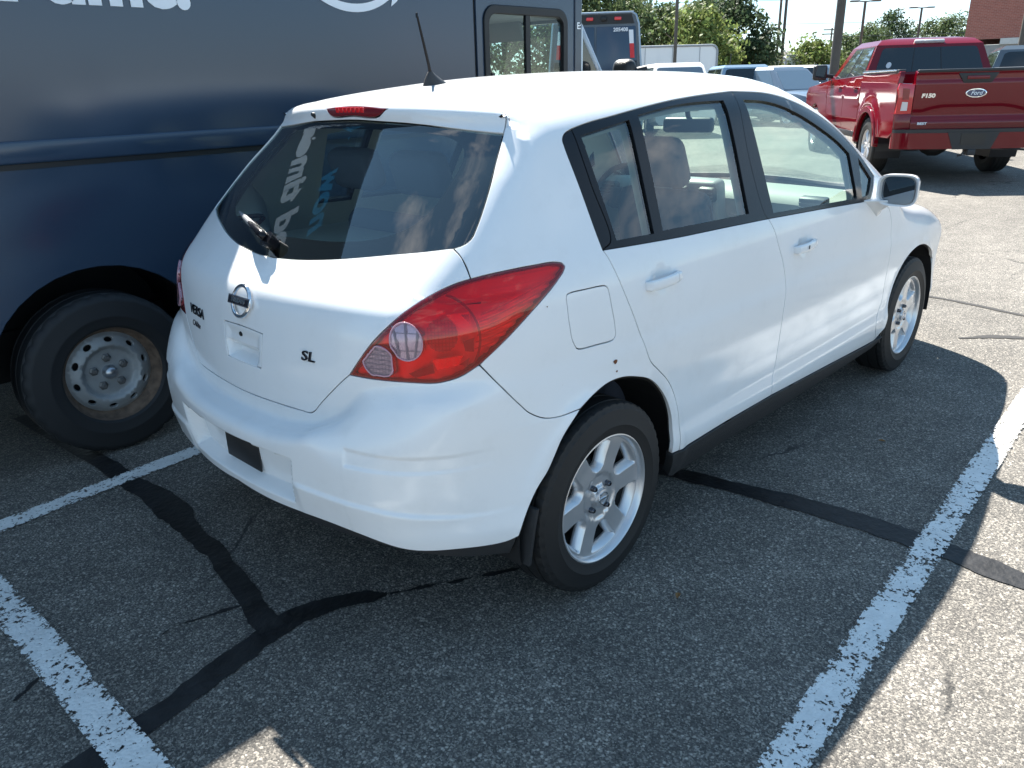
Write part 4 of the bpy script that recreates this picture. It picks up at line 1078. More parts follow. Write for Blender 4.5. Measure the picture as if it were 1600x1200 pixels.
# inner trim shells
def grow(o_, g): return inset(resample(o_, .03), -g)
trim_o = spl(RAIL, [(-.12, -.75, .98), (-.16, -.70, 1.09), (-.26, -.62, 1.20), (-.19, -.55, 1.30), (-.09, -.50, 1.41)], [(-.09, -.50, 1.41)]+ditch[1:], WS, [(2.20, -.735, 1.04), (2.12, -.80, .92), (2.1, -.8, .5), (2.1, -.79, .30)], [(2.1, -.79, .30), (.45, -.80, .30)], [(.45, -.80, .30), (.42, -.82, .45), (.36, -.82, .60), (.2, -.82, .72), (-.06, -.81, .76), (-.12, -.75, .98)])
def rail_o(o_): return RAIL.inv(SIDE.map(resample(o_, .03))[0])
hs = [grow(rail_o(q), -.004) for q in (rg, qg, fg, sg)]
for i in (0, 1):
    panel('inner_trim', RAIL, trim_o, TRIM, car, holes=hs, h=.06, off=-.045, depth=.0, mirror=i == 1)
panel('headliner', TOPC, spl(TOPC, [(-.10, 0, 1.47), (-.09, -.47, 1.44)], ditch, header+mir(header)[::-1][1:], mir(ditch)[::-1], [(-.09, .47, 1.44), (-.10, 0, 1.47)]), HEADL, car, h=.08, off=-.035, depth=0)
htrim = spl(REAR, H([(-.69, 0, .68), (-.66, -.32, .69), (-.6, -.5, .80), (-.50, -.60, .98), (-.38, -.62, 1.11), (-.13, -.54, 1.37), (-.12, -.49, 1.42), (-.14, 0, 1.46)]))
panel('hatch_trim', REAR, htrim, TRIM, hatch, holes=[spl(REAR, [(-.54, 0, 1.06), (-.45, -.45, 1.09), (-.36, -.53, 1.13), (-.15, -.50, 1.36), (-.21, 0, 1.395), (-.15, .50, 1.36), (-.36, .53, 1.13), (-.45, .45, 1.09), (-.54, 0, 1.06)])], h=.05, off=-.035, depth=0)
box('floor_pan', (1.45, 0, .275), (3.4, 1.05, .05), mat('underbody', (.012, .012, .012), .9), car)
facepoly('rear_floor', [(0.3, 0.52, 0.405), (-0.3, 0.52, 0.405), (-0.33, 0.785, 0.405), (-0.46, 0.735, 0.405), (-0.585, 0.635, 0.405), (-0.665, 0.52, 0.405), (-0.7, 0.4, 0.405), (-0.735, 0.2, 0.405), (-0.735, -0.2, 0.405), (-0.7, -0.4, 0.405), (-0.665, -0.52, 0.405), (-0.585, -0.635, 0.405), (-0.46, -0.735, 0.405), (-0.33, -0.785, 0.405), (-0.3, -0.52, 0.405), (0.3, -0.52, 0.405)], mat('underbody', (.012, .012, .012), .9), car, t=.02)
facepoly('front_floor', [(2.2, -.5, .31), (2.95, -.5, .31), (3.02, -.74, .31), (3.25, -.55, .31), (3.38, 0, .31), (3.25, .55, .31), (3.02, .74, .31), (2.95, .5, .31), (2.2, .5, .31)], mat('underbody'), car, t=.02)
box('floor_sides', (1.30, 0, .30), (1.75, 1.58, .05), mat('underbody'), car)
box('firewall', (2.32, 0, .62), (.05, 1.45, .62), TRIMDK, car)
box('load_floor', (-.05, 0, .60), (.95, 1.0, .04), TRIMDK, car)
box('parcel_shelf', (-.09, 0, .985), (.56, 1.16, .025), TRIM, car, bev=.008)
def seat(name, x, y, w, back_h, rake=14, head=True, m=SEATM, cushion=True):
    s_ = bpy.data.objects.new(name, None); s_.empty_display_size = .1; link(s_, car); s_.location = (x, y, .38)
    rot = Matrix.Rotation(R(-rake), 3, 'Y')
    if cushion: box('seat_cushion', (.28, 0, .10), (.52, w, .17), m, s_, bev=.06, seg=4)
    up = rot @ Vector((0, 0, 1))
    c = Vector((0, 0, .12))+up*back_h*.5
    box('seat_back', tuple(c), (.13, w*.98, back_h), m, s_, bev=.055, seg=4, rot=rot, taper=(.75, .84))
    if head:
        c = Vector((0, 0, .12))+up*(back_h+.105)
        box('headrest', tuple(c), (.10, .26 if w < .6 else .25, .19), m, s_, bev=.045, seg=4, rot=rot, taper=(.9, .8))
    return s_
seat('front_seat', 1.10, -.36, .50, .62); seat('front_seat', 1.10, .36, .50, .62)
rs = seat('rear_seat', .30, 0, 1.22, .60, 20, head=False)
for y in (-.36, .36, 0):
    box('headrest', (-.255, y, .84-.0), (.09, .25, .15), SEATM, rs, bev=.04, seg=4, rot=Matrix.Rotation(R(-18), 3, 'Y'))
# dashboard
dash = bpy.data.objects.new('dashboard', None); dash.empty_display_size = .1; link(dash, car)
bm = bmesh.new()
prof = [(2.34, .955), (2.10, 1.000), (1.96, .995), (1.90, .972), (1.875, .94), (1.885, .88), (1.92, .80), (1.99, .66), (2.34, .60)]
rings = []
for k in range(13):
    y = -.70+1.40*k/12; e = abs(y)/.70
    rings.append([bm.verts.new((x+.02*(1-e*e)*(x < 2.2)-.06*e**4*0, y, z-.012*e*e)) for x, z in prof])
for a_, b_ in zip(rings, rings[1:]):
    for k in range(len(prof)-1): bm.faces.new((a_[k], a_[k+1], b_[k+1], b_[k]))
bm.faces.new(rings[0]); bm.faces.new(rings[-1])
DASH = mat('dash_grey', (.24, .25, .225), .6, bump=.08, bscale=300)
bmobj('dash_panel', bm, DASH, dash, smooth=True, angle=40)
box('centre_stack', (1.865, 0, .885), (.10, .25, .30), mat('stack_silver', (.24, .25, .255), .4), dash, bev=.03, seg=3, rot=Matrix.Rotation(R(-12), 3, 'Y'))
bm = bmesh.new(); bm_box(bm, (1.805, 0, .905), (.02, .20, .055), .006, 2, rot=Matrix.Rotation(R(-12), 3, 'Y')); bm_box(bm, (1.83, 0, .805), (.02, .20, .045), .006, 2, rot=Matrix.Rotation(R(-12), 3, 'Y')); bmobj('radio', bm, mat('radio_black', (.012, .012, .014), .25), dash, smooth=True)
for y, w_ in ((-.58, .13), (-.075, .085), (.075, .085), (.58, .13)):
    v_ = box('air_vent', (1.868 if abs(y) > .2 else 1.80, y, .945 if abs(y) > .2 else .965), (.05, w_, .075), mat('vent_black', (.015, .015, .016), .5), dash, bev=.012, rot=Matrix.Rotation(R(-10), 3, 'Y'))
    bm = bmesh.new()
    for j in range(4): bm_box(bm, (1.838 if abs(y) > .2 else 1.77, y, (.945 if abs(y) > .2 else .965)-.026+.0175*j), (.02, w_*.86, .005))
    bmobj('vent_slat', bm, mat('slat', (.10, .10, .10), .4), v_)
box('glovebox_seam', (1.868, -.40, .868), (.012, .48, .004), TRIMDK, dash)
# steering wheel
bm = bmesh.new(); bm_lathe(bm, [(.170+.014*math.cos(t_), .014*math.sin(t_)) for t_ in [2*math.pi*k/10 for k in range(10)]], 40, 'x', close=True)
bm_box(bm, (0, 0, 0), (.05, .15, .11), .03, 3); bm_box(bm, (0, 0, 0), (.02, .32, .03), .005, 1)
bmesh.ops.transform(bm, matrix=Matrix.Translation((1.68, .36, .93)) @ Matrix.Rotation(R(22), 4, 'Y'), verts=bm.verts)
bmobj('steering_wheel', bm, TRIMDK, dash, smooth=True, angle=50)
# inside mirror
im = bpy.data.objects.new('inside_mirror', None); im.empty_display_size = .05; link(im, car)
box('mirror_shell', (1.70, -.005, 1.292), (.04, .25, .070), mat('mirror_black', (.012, .012, .014), .4), im, bev=.019, seg=4, rot=Matrix.Rotation(R(10), 3, 'Z'))
tube('mirror_stem', [(1.71, 0, 1.31), (1.69, 0, 1.365)], .012, mat('mirror_black'), im, 8)
for sgn in (-1, 1):
    box('sun_visor', (1.52, sgn*.33, 1.405), (.16, .34, .016), HEADL, car, bev=.006, rot=Matrix.Rotation(R(16), 3, 'Y'))

# ------------------------------------------------------------------ ground
def asphalt():
    m = bpy.data.materials.new('asphalt'); m.use_nodes = True
    n = m.node_tree.nodes; L = m.node_tree.links; b = n['Principled BSDF']
    tc = n.new('ShaderNodeTexCoord')
    def noise(s, d=6, r=.6):
        t = n.new('ShaderNodeTexNoise'); t.inputs['Scale'].default_value = s; t.inputs['Detail'].default_value = d; t.inputs['Roughness'].default_value = r
        L.new(tc.outputs['Object'], t.inputs['Vector']); return t
    def vor(s, f='F1'):
        t = n.new('ShaderNodeTexVoronoi'); t.inputs['Scale'].default_value = s; t.feature = f
        L.new(tc.outputs['Object'], t.inputs['Vector']); return t
    v1 = vor(112.0)      # single stones of about a centimetre
    v2 = vor(260.0)
    # stone colour: random per cell, mostly dark with pale chips
    sep = n.new('ShaderNodeSeparateColor'); L.new(v1.outputs['Color'], sep.inputs[0])
    cr = n.new('ShaderNodeValToRGB')
    e = cr.color_ramp.elements
    e[0].position = 0.0; e[0].color = (0.062, 0.058, 0.054, 1)
    e[1].position = 1.0; e[1].color = (0.45, 0.41, 0.355, 1)
    for p_, c_ in ((.45, (0.116, 0.108, 0.097, 1)), (.74, (0.209, 0.192, 0.168, 1)), (.90, (0.333, 0.300, 0.256, 1))):
        q = e.new(p_); q.color = c_
    L.new(sep.outputs[0], cr.inputs[0])
    sep2 = n.new('ShaderNodeSeparateColor'); L.new(v2.outputs['Color'], sep2.inputs[0])
    cr2 = n.new('ShaderNodeValToRGB')
    e = cr2.color_ramp.elements
    e[0].color = (0.046, 0.045, 0.043, 1); e[1].color = (0.310, 0.285, 0.248, 1); q = e.new(.6); q.color = (0.116, 0.108, 0.097, 1)
    L.new(sep2.outputs[1], cr2.inputs[0])
    # chips sit proud: distance to cell centre decides stone or binder
    st = n.new('ShaderNodeMapRange'); st.inputs[1].default_value = .25; st.inputs[2].default_value = .62; st.inputs[3].default_value = 1; st.inputs[4].default_value = 0
    L.new(v1.outputs['Distance'], st.inputs[0])
    mx = n.new('ShaderNodeMix'); mx.data_type = 'RGBA'
    L.new(st.outputs[0], mx.inputs[0]); L.new(cr2.outputs[0], mx.inputs[6]); L.new(cr.outputs[0], mx.inputs[7])
    # worn, stained and patched areas
    n1 = noise(.55, 5); n2 = noise(4.5, 6)
    mr = n.new('ShaderNodeMapRange'); mr.inputs[1].default_value = .3; mr.inputs[2].default_value = .7; mr.inputs[3].default_value = .78; mr.inputs[4].default_value = 1.22
    L.new(n1.outputs['Fac'], mr.inputs[0])
    mr2 = n.new('ShaderNodeMapRange'); mr2.inputs[1].default_value = .3; mr2.inputs[2].default_value = .72; mr2.inputs[3].default_value = .82; mr2.inputs[4].default_value = 1.16
    L.new(n2.outputs['Fac'], mr2.inputs[0])
    mm = n.new('ShaderNodeMath'); mm.operation = 'MULTIPLY'; L.new(mr.outputs[0], mm.inputs[0]); L.new(mr2.outputs[0], mm.inputs[1])
    hs = n.new('ShaderNodeHueSaturation'); L.new(mx.outputs[2], hs.inputs['Color']); L.new(mm.outputs[0], hs.inputs['Value'])
    # oil drips, damp stains and hairline cracks
    def vorn(sc_, f='F1'):
        t = n.new('ShaderNodeTexVoronoi'); t.inputs['Scale'].default_value = sc_; t.feature = f
        wv = n.new('ShaderNodeVectorMath'); wv.operation = 'MULTIPLY_ADD'; wv.inputs[1].default_value = (.10, .10, .10); nn_ = noise(7.0, 4); L.new(nn_.outputs['Color'], wv.inputs[0]); L.new(tc.outputs['Object'], wv.inputs[2]); L.new(wv.outputs[0], t.inputs['Vector']); return t
    od = vorn(1.9); o1 = n.new('ShaderNodeMapRange'); o1.interpolation_type = 'SMOOTHSTEP'; o1.inputs[1].default_value = .17; o1.inputs[2].default_value = .05; o1.inputs[3].default_value = 0; o1.inputs[4].default_value = .5; L.new(od.outputs['Distance'], o1.inputs[0])
    osep = n.new('ShaderNodeSeparateColor'); L.new(od.outputs['Color'], osep.inputs[0]); og = n.new('ShaderNodeMath'); og.operation = 'GREATER_THAN'; og.inputs[1].default_value = .62; L.new(osep.outputs[2], og.inputs[0])
    o2 = n.new('ShaderNodeMath'); o2.operation = 'MULTIPLY'; L.new(o1.outputs[0], o2.inputs[0]); L.new(og.outputs[0], o2.inputs[1])
    ck = vorn(.75, 'DISTANCE_TO_EDGE'); c1 = n.new('ShaderNodeMapRange'); c1.inputs[1].default_value = .0075; c1.inputs[2].default_value = .002; c1.inputs[3].default_value = 0; c1.inputs[4].default_value = .75; L.new(ck.outputs['Distance'], c1.inputs[0])
    cm = noise(1.1, 3); c2 = n.new('ShaderNodeMapRange'); c2.inputs[1].default_value = .53; c2.inputs[2].default_value = .62; L.new(cm.outputs['Fac'], c2.inputs[0])
    c3 = n.new('ShaderNodeMath'); c3.operation = 'MULTIPLY'; L.new(c1.outputs[0], c3.inputs[0]); L.new(c2.outputs[0], c3.inputs[1])
    dm = n.new('ShaderNodeMath'); dm.operation = 'MAXIMUM'; L.new(o2.outputs[0], dm.inputs[0]); L.new(c3.outputs[0], dm.inputs[1])
    dk = n.new('ShaderNodeMix'); dk.data_type = 'RGBA'; dk.inputs[7].default_value = (.022, .022, .022, 1); L.new(dm.outputs[0], dk.inputs[0]); L.new(hs.outputs[0], dk.inputs[6])
    L.new(dk.outputs[2], b.inputs['Base Color'])
    b.inputs['Roughness'].default_value = .82
    b.inputs['Specular IOR Level'].default_value = .35
    h1 = n.new('ShaderNodeMath'); h1.operation = 'MULTIPLY_ADD'; h1.inputs[1].default_value = -.55
    L.new(v1.outputs['Distance'], h1.inputs[0]); L.new(sep.outputs[1], h1.inputs[2])
    h2 = n.new('ShaderNodeMath'); h2.operation = 'MULTIPLY_ADD'; h2.inputs[1].default_value = -.5
    L.new(v2.outputs['Distance'], h2.inputs[0]); L.new(h1.outputs[0], h2.inputs[2])
    bp = n.new('ShaderNodeBump'); bp.inputs['Strength'].default_value = .62; bp.inputs['Distance'].default_value = .006
    L.new(h2.outputs[0], bp.inputs['Height']); L.new(bp.outputs[0], b.inputs['Normal'])
    return m
ASPH = asphalt()
def ground_z(x, y):
    d = math.hypot(x-1, y)
    return .11*float(sm(np.array((d-6)/10.)))
bm = bmesh.new()
rad = [0, 1, 2, 3, 4, 5, 6, 7, 8, 9, 10, 11, 12, 13, 14, 15, 16, 18, 22, 30, 50, 90, 180, 400, 900, 1600]
NG = 64; prev = None
for r_ in rad:
    ring = [bm.verts.new((1+r_*math.cos(2*math.pi*k/NG), r_*math.sin(2*math.pi*k/NG), ground_z(1+r_, 0))) for k in range(NG)] if r_ else [bm.verts.new((1, 0, 0))]
    if prev:
        for k in range(NG):
            if len(prev) == 1: bm.faces.new((prev[0], ring[k], ring[(k+1) % NG]))
            else: bm.faces.new((prev[k], ring[k], ring[(k+1) % NG], prev[(k+1) % NG]))
    prev = ring
ground = bmobj('ground', bm, ASPH, None, smooth=True)
tag(ground, 'worn grey asphalt of the parking lot', None, None, 'structure')
# painted stripes: worn paint with asphalt showing through
def paint():
    m = bpy.data.materials.new('road_paint'); m.use_nodes = True
    n = m.node_tree.nodes; L = m.node_tree.links; b = n['Principled BSDF']; out = n['Material Output']
    tc = n.new('ShaderNodeTexCoord')
    def noise(s, d, r=.6):
        t = n.new('ShaderNodeTexNoise'); t.inputs['Scale'].default_value = s; t.inputs['Detail'].default_value = d; t.inputs['Roughness'].default_value = r
        L.new(tc.outputs['Object'], t.inputs['Vector']); return t
    a = noise(60, 5, .7); c = noise(3.2, 3)
    v = n.new('ShaderNodeTexVoronoi'); v.inputs['Scale'].default_value = 95; L.new(tc.outputs['Object'], v.inputs['Vector'])
    ad = n.new('ShaderNodeMath'); ad.operation = 'MULTIPLY_ADD'; ad.inputs[1].default_value = .42
    L.new(c.outputs['Fac'], ad.inputs[0]); L.new(a.outputs['Fac'], ad.inputs[2])
    ad2 = n.new('ShaderNodeMath'); ad2.operation = 'MULTIPLY_ADD'; ad2.inputs[1].default_value = -.16
    L.new(v.outputs['Distance'], ad2.inputs[0]); L.new(ad.outputs[0], ad2.inputs[2])
    # edges of the stripe wear first: UV.y runs across
    uv = n.new('ShaderNodeUVMap'); sx = n.new('ShaderNodeSeparateXYZ'); L.new(uv.outputs[0], sx.inputs[0])
    ed = n.new('ShaderNodeMath'); ed.operation = 'SUBTRACT'; ed.inputs[1].default_value = .5; L.new(sx.outputs[1], ed.inputs[0])
    ab = n.new('ShaderNodeMath'); ab.operation = 'ABSOLUTE'; L.new(ed.outputs[0], ab.inputs[0])
    er = n.new('ShaderNodeMapRange'); er.inputs[1].default_value = .30; er.inputs[2].default_value = .5; er.inputs[3].default_value = 0; er.inputs[4].default_value = .14
    L.new(ab.outputs[0], er.inputs[0])
    sb = n.new('ShaderNodeMath'); sb.operation = 'SUBTRACT'; L.new(ad2.outputs[0], sb.inputs[0]); L.new(er.outputs[0], sb.inputs[1])
    gt = n.new('ShaderNodeMapRange'); gt.inputs[1].default_value = .515; gt.inputs[2].default_value = .545; L.new(sb.outputs[0], gt.inputs[0])
    b.inputs['Base Color'].default_value = (.74, .74, .72, 1); b.inputs['Roughness'].default_value = .7
    hv = noise(14, 5); mr = n.new('ShaderNodeMapRange'); mr.inputs[1].default_value = .3; mr.inputs[2].default_value = .7; mr.inputs[3].default_value = .82; mr.inputs[4].default_value = 1.05
    L.new(hv.outputs['Fac'], mr.inputs[0]); hs = n.new('ShaderNodeHueSaturation'); hs.inputs['Color'].default_value = (.74, .74, .72, 1); L.new(mr.outputs[0], hs.inputs['Value']); L.new(hs.outputs[0], b.inputs['Base Color'])
    bp = n.new('ShaderNodeBump'); bp.inputs['Strength'].default_value = .5; bp.inputs['Distance'].default_value = .004; L.new(v.outputs['Distance'], bp.inputs['Height']); bp.invert = True; L.new(bp.outputs[0], b.inputs['Normal'])
    tr = n.new('ShaderNodeBsdfTransparent'); mx = n.new('ShaderNodeMixShader')
    L.new(gt.outputs[0], mx.inputs[0]); L.new(tr.outputs[0], mx.inputs[1]); L.new(b.outputs[0], mx.inputs[2]); L.new(mx.outputs[0], out.inputs[0])
    return m
PAINT = paint()
def strip(name, pts, w, m, z=.0075, parent=ground, jit=0., n=14, seed=1):
    """flat ribbon on the ground following pts; w may vary"""
    rs = np.random.default_rng(seed)
    P = catmull(np.array([(p[0], p[1]) for p in pts]), n)
    W = np.interp(np.linspace(0, 1, len(P)), np.linspace(0, 1, len(w)), w) if isinstance(w, (list, tuple)) else np.full(len(P), w)
    kk = np.ones(5)/5**.5; J1 = np.convolve(rs.normal(0, jit*1.1, len(P)+4), kk, 'valid') if jit else None; J2 = np.convolve(rs.normal(0, jit*1.1, len(P)+4), kk, 'valid') if jit else None
    bm = bmesh.new(); uvl = bm.loops.layers.uv.new('UVMap')
    a = []; b_ = []
    for i, p in enumerate(P):
        d = P[min(i+1, len(P)-1)]-P[max(i-1, 0)]; d /= np.linalg.norm(d)+1e-9; nr = np.array([-d[1], d[0]])
        j1, j2 = (J1[i], J2[i]) if jit else (0, 0)
        q1 = p+nr*(W[i]/2+j1); q2 = p-nr*(W[i]/2+j2)
        a.append(bm.verts.new((q1[0], q1[1], ground_z(*q1)+z))); b_.append(bm.verts.new((q2[0], q2[1], ground_z(*q2)+z)))
    for i in range(len(P)-1):
        f = bm.faces.new((a[i], b_[i], b_[i+1], a[i+1]))
        for lp, uvv in zip(f.loops, ((i, 1), (i, 0), (i+1, 0), (i+1, 1))): lp[uvl].uv = uvv
    return bmobj(name, bm, m, parent)
strip('parking_stripe', [(-2.6, -1.665), (-.28, -1.57), (1.0, -1.515), (2.45, -1.455), (4.6, -1.36)], .102, PAINT, n=30)
strip('parking_stripe', [(-4.2, .70), (-1.2, 1.06), (-.39, 1.13), (1.4, 1.25), (4.0, 1.40)], .10, PAINT, n=30)
strip('parking_stripe', [(-1.45, 3.2), (-1.385, 1.2), (-1.335, .53), (-1.315, -.45), (-1.30, -1.5), (-1.29, -2.8)], .105, PAINT, z=.0085, n=30)
SEALANT = mat('crack_sealant', (.0155, .0155, .0165), .55, spec=.3, var=.45, vscale=14, bump=.4, bscale=45)
strip('crack_seal', [(-1.75, -.42), (-1.40, -.345), (-1.07, -.29), (-.80, -.235), (-.66, -.255), (-.55, -.315), (-.50, -.352)], [.085, .085, .082, .095, .08, .066, .020], SEALANT, z=.0035, jit=.0045)
strip('crack_seal', [(-.84, -.235), (-.79, .02), (-.745, .30), (-.735, .50), (-.705, .72), (-.72, 1.05), (-.73, 1.36), (-.8, 2.2)], [.075, .072, .07, .072, .125, .085, .08, .08], SEALANT, z=.0045, jit=.0045, seed=2)
strip('crack_seal', [(.62, .6), (.74, -.30), (.80, -.62), (.86, -.95), (.905, -1.30), (.90, -1.50), (.87, -1.80), (.80, -2.4), (.83, -3.2)], [.085, .085, .09, .10, .115, .115, .10, .10, .10], SEALANT, z=.0035, jit=.0045, seed=3)
strip('crack_seal', [(-.49, -.355), (-.36, -.43), (-.24, -.50), (-.12, -.56), (.02, -.60)], [.008, .013, .017, .011, .004], SEALANT, z=.0028, jit=.005, seed=4)
strip('crack_seal', [(-.80, -.06), (-.93, -.03), (-1.02, .0), (-1.10, -.02)], [.006, .010, .007, .003], SEALANT, z=.0028, jit=.003, seed=5)
strip('crack_seal', [(-1.45, .02), (-1.40, .05), (-1.30, .12)], [.008, .010, .006], SEALANT, z=.0028, jit=.002, seed=6)
FINE = mat('fine_crack', (.030, .029, .028), .9)
strip('crack', [(3.9, 1.2), (4.25, .3), (4.3, -.5), (4.1, -1.4), (4.35, -2.6), (4.2, -4.5)], [.05, .045, .05, .04, .05, .04], FINE, z=.0035, jit=.008, seed=7)
strip('crack', [(3.4, -.9), (3.62, -1.2), (3.5, -1.9), (3.55, -3.0), (3.3, -4.5)], [.04, .035, .05, .04, .03], FINE, z=.0035, jit=.007, seed=8)

# ------------------------------------------------------------------ generic builders for the other vehicles
def bil(c, u, v):
    c = [np.array(q, float) for q in c]
    return c[0]*(1-u)*(1-v)+c[1]*u*(1-v)+c[2]*u*v+c[3]*(1-u)*v
def onface(c, uv): return [bil(c, u, v) for u, v in uv]
def rrect(u0, v0, u1, v1, r_=.08, n=4, ar=1.0):
    o = []
    for cx, cy, a0 in ((u1-r_*ar, v1-r_, 0), (u0+r_*ar, v1-r_, 90), (u0+r_*ar, v0+r_, 180), (u1-r_*ar, v0+r_, 270)):
        for k in range(n+1): a = R(a0+90*k/n); o.append((cx+r_*ar*math.cos(a), cy+r_*math.sin(a)))
    return o
TINT = glass('tinted_glass', (.20, .24, .25), .07)
DARKGLASS = mat('dark_window', (.012, .016, .020), .04, spec=.8)
def simple_wheel(parent, x, y, r_, w, m=None):
    """wheel > tyre, rim ; outer side faces away from the car centre line"""
    sgn = -1 if y < 0 else 1
    wh = bpy.data.objects.new('wheel', None); wh.empty_display_size = .1; link(wh, parent); wh.location = (x, y, r_); wh.rotation_euler = (0, 0, 0 if sgn < 0 else math.pi)
    h = w/2
    lathe('tyre', [(r_*.66, -h*.8), (r_*.72, -h), (r_*.9, -h), (r_*.98, -h*.82), (r_, -h*.6), (r_, h*.6), (r_*.98, h*.82), (r_*.9, h), (r_*.66, h*.8)], RUBBER, wh, n=32)
    bm = bmesh.new(); bm_lathe(bm, [(r_*.67, -h*.85), (r_*.64, -h*.8), (r_*.60, -h*.2), (0, -h*.2)], 32, 'y')
    for k in range(5):
        a = R(72*k+10); vs = bm_box(bm, (r_*.36, -h*.62, 0), (r_*.60, h*.35, r_*.15), .01, 1)
        bmesh.ops.transform(bm, matrix=Matrix.Rotation(-a, 4, 'Y'), verts=vs)
    bm_lathe(bm, [(0, -h*.82), (r_*.1, -h*.8), (r_*.14, -h*.6), (r_*.14, -h*.2)], 16, 'y')
    bmobj('rim', bm, m or ALLOY, wh, smooth=True, angle=35)
    return wh
def parked_car(name, label, cat_, x, y, hd, paint, kind='suv', sc=1.0, group=None, glassm=None, lamps='front'):
    """lofted body, glasshouse with pillars and panes, lamps, mirrors, wheels; origin under the middle"""
    G = glassm or DARKGLASS
    t = thing(name, label, cat_, (x, y, ground_z(x, y)), hd, group); t.scale = (sc, sc, sc)
    if kind == 'suv':
        L_, W_, zb, zr = 2.25, .91, 1.02, 1.70
        st = [(-2.25, .42, .80, .80), (-2.18, .32, .98, .87), (-1.6, .28, 1.04, .905), (0, .26, 1.03, .92), (1.0, .26, 1.0, .92), (1.65, .28, .95, .90), (2.1, .30, .86, .84), (2.27, .36, .70, .74)]
        gh = [(-2.12, -1.78), (1.02, .25)]
    elif kind == 'van':
        L_, W_, zb, zr = 2.6, .98, 1.15, 2.05
        st = [(-2.6, .42, 1.05, .93), (-2.5, .34, 1.15, .96), (0, .30, 1.15, .98), (1.5, .30, 1.12, .98), (2.1, .32, 1.02, .95), (2.5, .36, .85, .86)]
        gh = [(-2.52, -2.42), (1.75, .95)]
    else:
        L_, W_, zb, zr = 2.3, .89, .92, 1.45
        st = [(-2.3, .45, .82, .76), (-2.2, .32, .92, .85), (-1.4, .28, .95, .885), (0, .26, .92, .89), (1.0, .26, .90, .89), (1.7, .28, .84, .87), (2.2, .30, .74, .80), (2.32, .36, .62, .70)]
        gh = [(-1.75, -1.0), (1.05, .15)]
    rings = []
    for x_, z0, z1, w in st:
        half = [(0, z0), (w*.86, z0), (w*.97, z0+.10), (w, z0+.26), (w*.99, z1-.16), (w*.93, z1-.03), (w*.80, z1+.01), (0, z1+.03)]
        rings.append([(x_, yy, zz) for yy, zz in half]+[(x_, -yy, zz) for yy, zz in half[::-1][1:-1]])
    loft('body', rings, paint, t, angle=30)
    (xb, xbt), (xf_, xft) = gh
    wb, wt = W_*.93, W_*.70
    lo_ = [(xb, -wb, zb), (xf_, -wb, zb), (xf_, wb, zb), (xb, wb, zb)]
    mid = [(xbt-.06, -wt-.03, zr-.07), (xft+.10, -wt-.03, zr-.09), (xft+.10, wt+.03, zr-.09), (xbt-.06, wt+.03, zr-.07)]
    hi = [(xbt+.05, -wt+.06, zr), (xft-.05, -wt+.06, zr-.01), (xft-.05, wt-.06, zr-.01), (xbt+.05, wt-.06, zr)]
    loft('glasshouse', [lo_, mid, hi], paint, t, angle=25)
    R_ = [lo_[0], lo_[1], mid[1], mid[0]]; Lf = [lo_[2], lo_[3], mid[3], mid[2]]; Fr = [lo_[1], lo_[2], mid[2], mid[1]]; Bk = [lo_[3], lo_[0], mid[0], mid[3]]
    for nm, f, uvs in (('side_window', R_, [(.06, .06), (.44, .06), (.44, .95), (.09, .95)]), ('side_window', R_, [(.47, .06), (.90, .06), (.93, .95), (.47, .95)]),
                       ('side_window', Lf, [(.10, .06), (.53, .06), (.53, .95), (.07, .95)]), ('side_window', Lf, [(.56, .06), (.94, .06), (.91, .95), (.56, .95)]),
                       ('windscreen', Fr, rrect(.05, .05, .95, .94, .06)), ('rear_window', Bk, rrect(.07, .12, .93, .93, .08))):
        facepoly(nm, onface(f, uvs), G, t, t=.012, off=.006)
    hx, hz_, hw_ = st[-2][0], st[-2][2]-.13, st[-2][3]
    for sg in (-1, 1):
        box('headlamp', (hx+.03, sg*(hw_-.10), hz_), (.20, .26, .14), mat('lamp_clear', (.78, .80, .84), .08, coat=1), t, bev=.03, rot=Matrix.Rotation(R(sg*-28), 3, 'Z'))
        box('tail_lamp', (st[1][0]+.02, sg*(st[1][3]-.09), st[1][2]-.10), (.14, .17, .20), mat('lamp_red', (.45, .01, .015), .1, coat=1), t, bev=.02)
        mm = box('side_mirror', (xf_-.30, sg*(W_+.06), zb+.07), (.11, .20, .14), paint, t, bev=.035, seg=3)
        for wx in (-1.35, 1.38): simple_wheel(t, wx, sg*(W_-.10), .345, .22)
    box('grille', (st[-1][0]-.01, 0, st[-1][2]-.06), (.06, .75, .14), mat('grille_black', (.015, .015, .016), .4), t, bev=.01)
    box('number_plate', (st[0][0]-.005, 0, .70), (.02, .31, .15), mat('plate_white', (.6, .6, .58), .5), t)
    return t

# ------------------------------------------------------------------ delivery van beside the hatchback
NAVY = mat('navy_paint', (.027, .050, .088), .17, spec=.65, bump=.08, bscale=1.0)
NAVYDK = mat('navy_trim', (.018, .032, .060), .35, coat=.6)
VBLACK = mat('van_black', (.008, .009, .011), .45)
LETTER = mat('letter_white', (.74, .79, .84), .5)
LETTERB = mat('letter_blue', (.04, .28, .50), .5)
VGREY = mat('van_grey', (.22, .23, .25), .7)
VY, VZT, VXR, VXC = 1.42, 2.84, -3.6, 2.60
van = thing('delivery_van', 'dark blue delivery van with white lettering standing left of the white hatchback', 'van', (-.58, 2.45, 0))
def VP(*a): return [np.array(p)-np.array([-.58, 2.45, 0]) for p in a]
class FlatO(Flat): pass
vside = Flat((.58, VY-2.45, 0), (1, 0, 0), (0, 0, 1))
th = np.linspace(R(-14), R(194), 40)
archp = [(-.57+.47*math.cos(a), .37+.455*math.sin(a)) for a in th]
ol = [(VXR, .42)]+[(x, max(z, .42)) for x, z in archp[::-1]]+[(1.695, .42), (1.695, VZT-.10), (VXR, VZT-.10)]
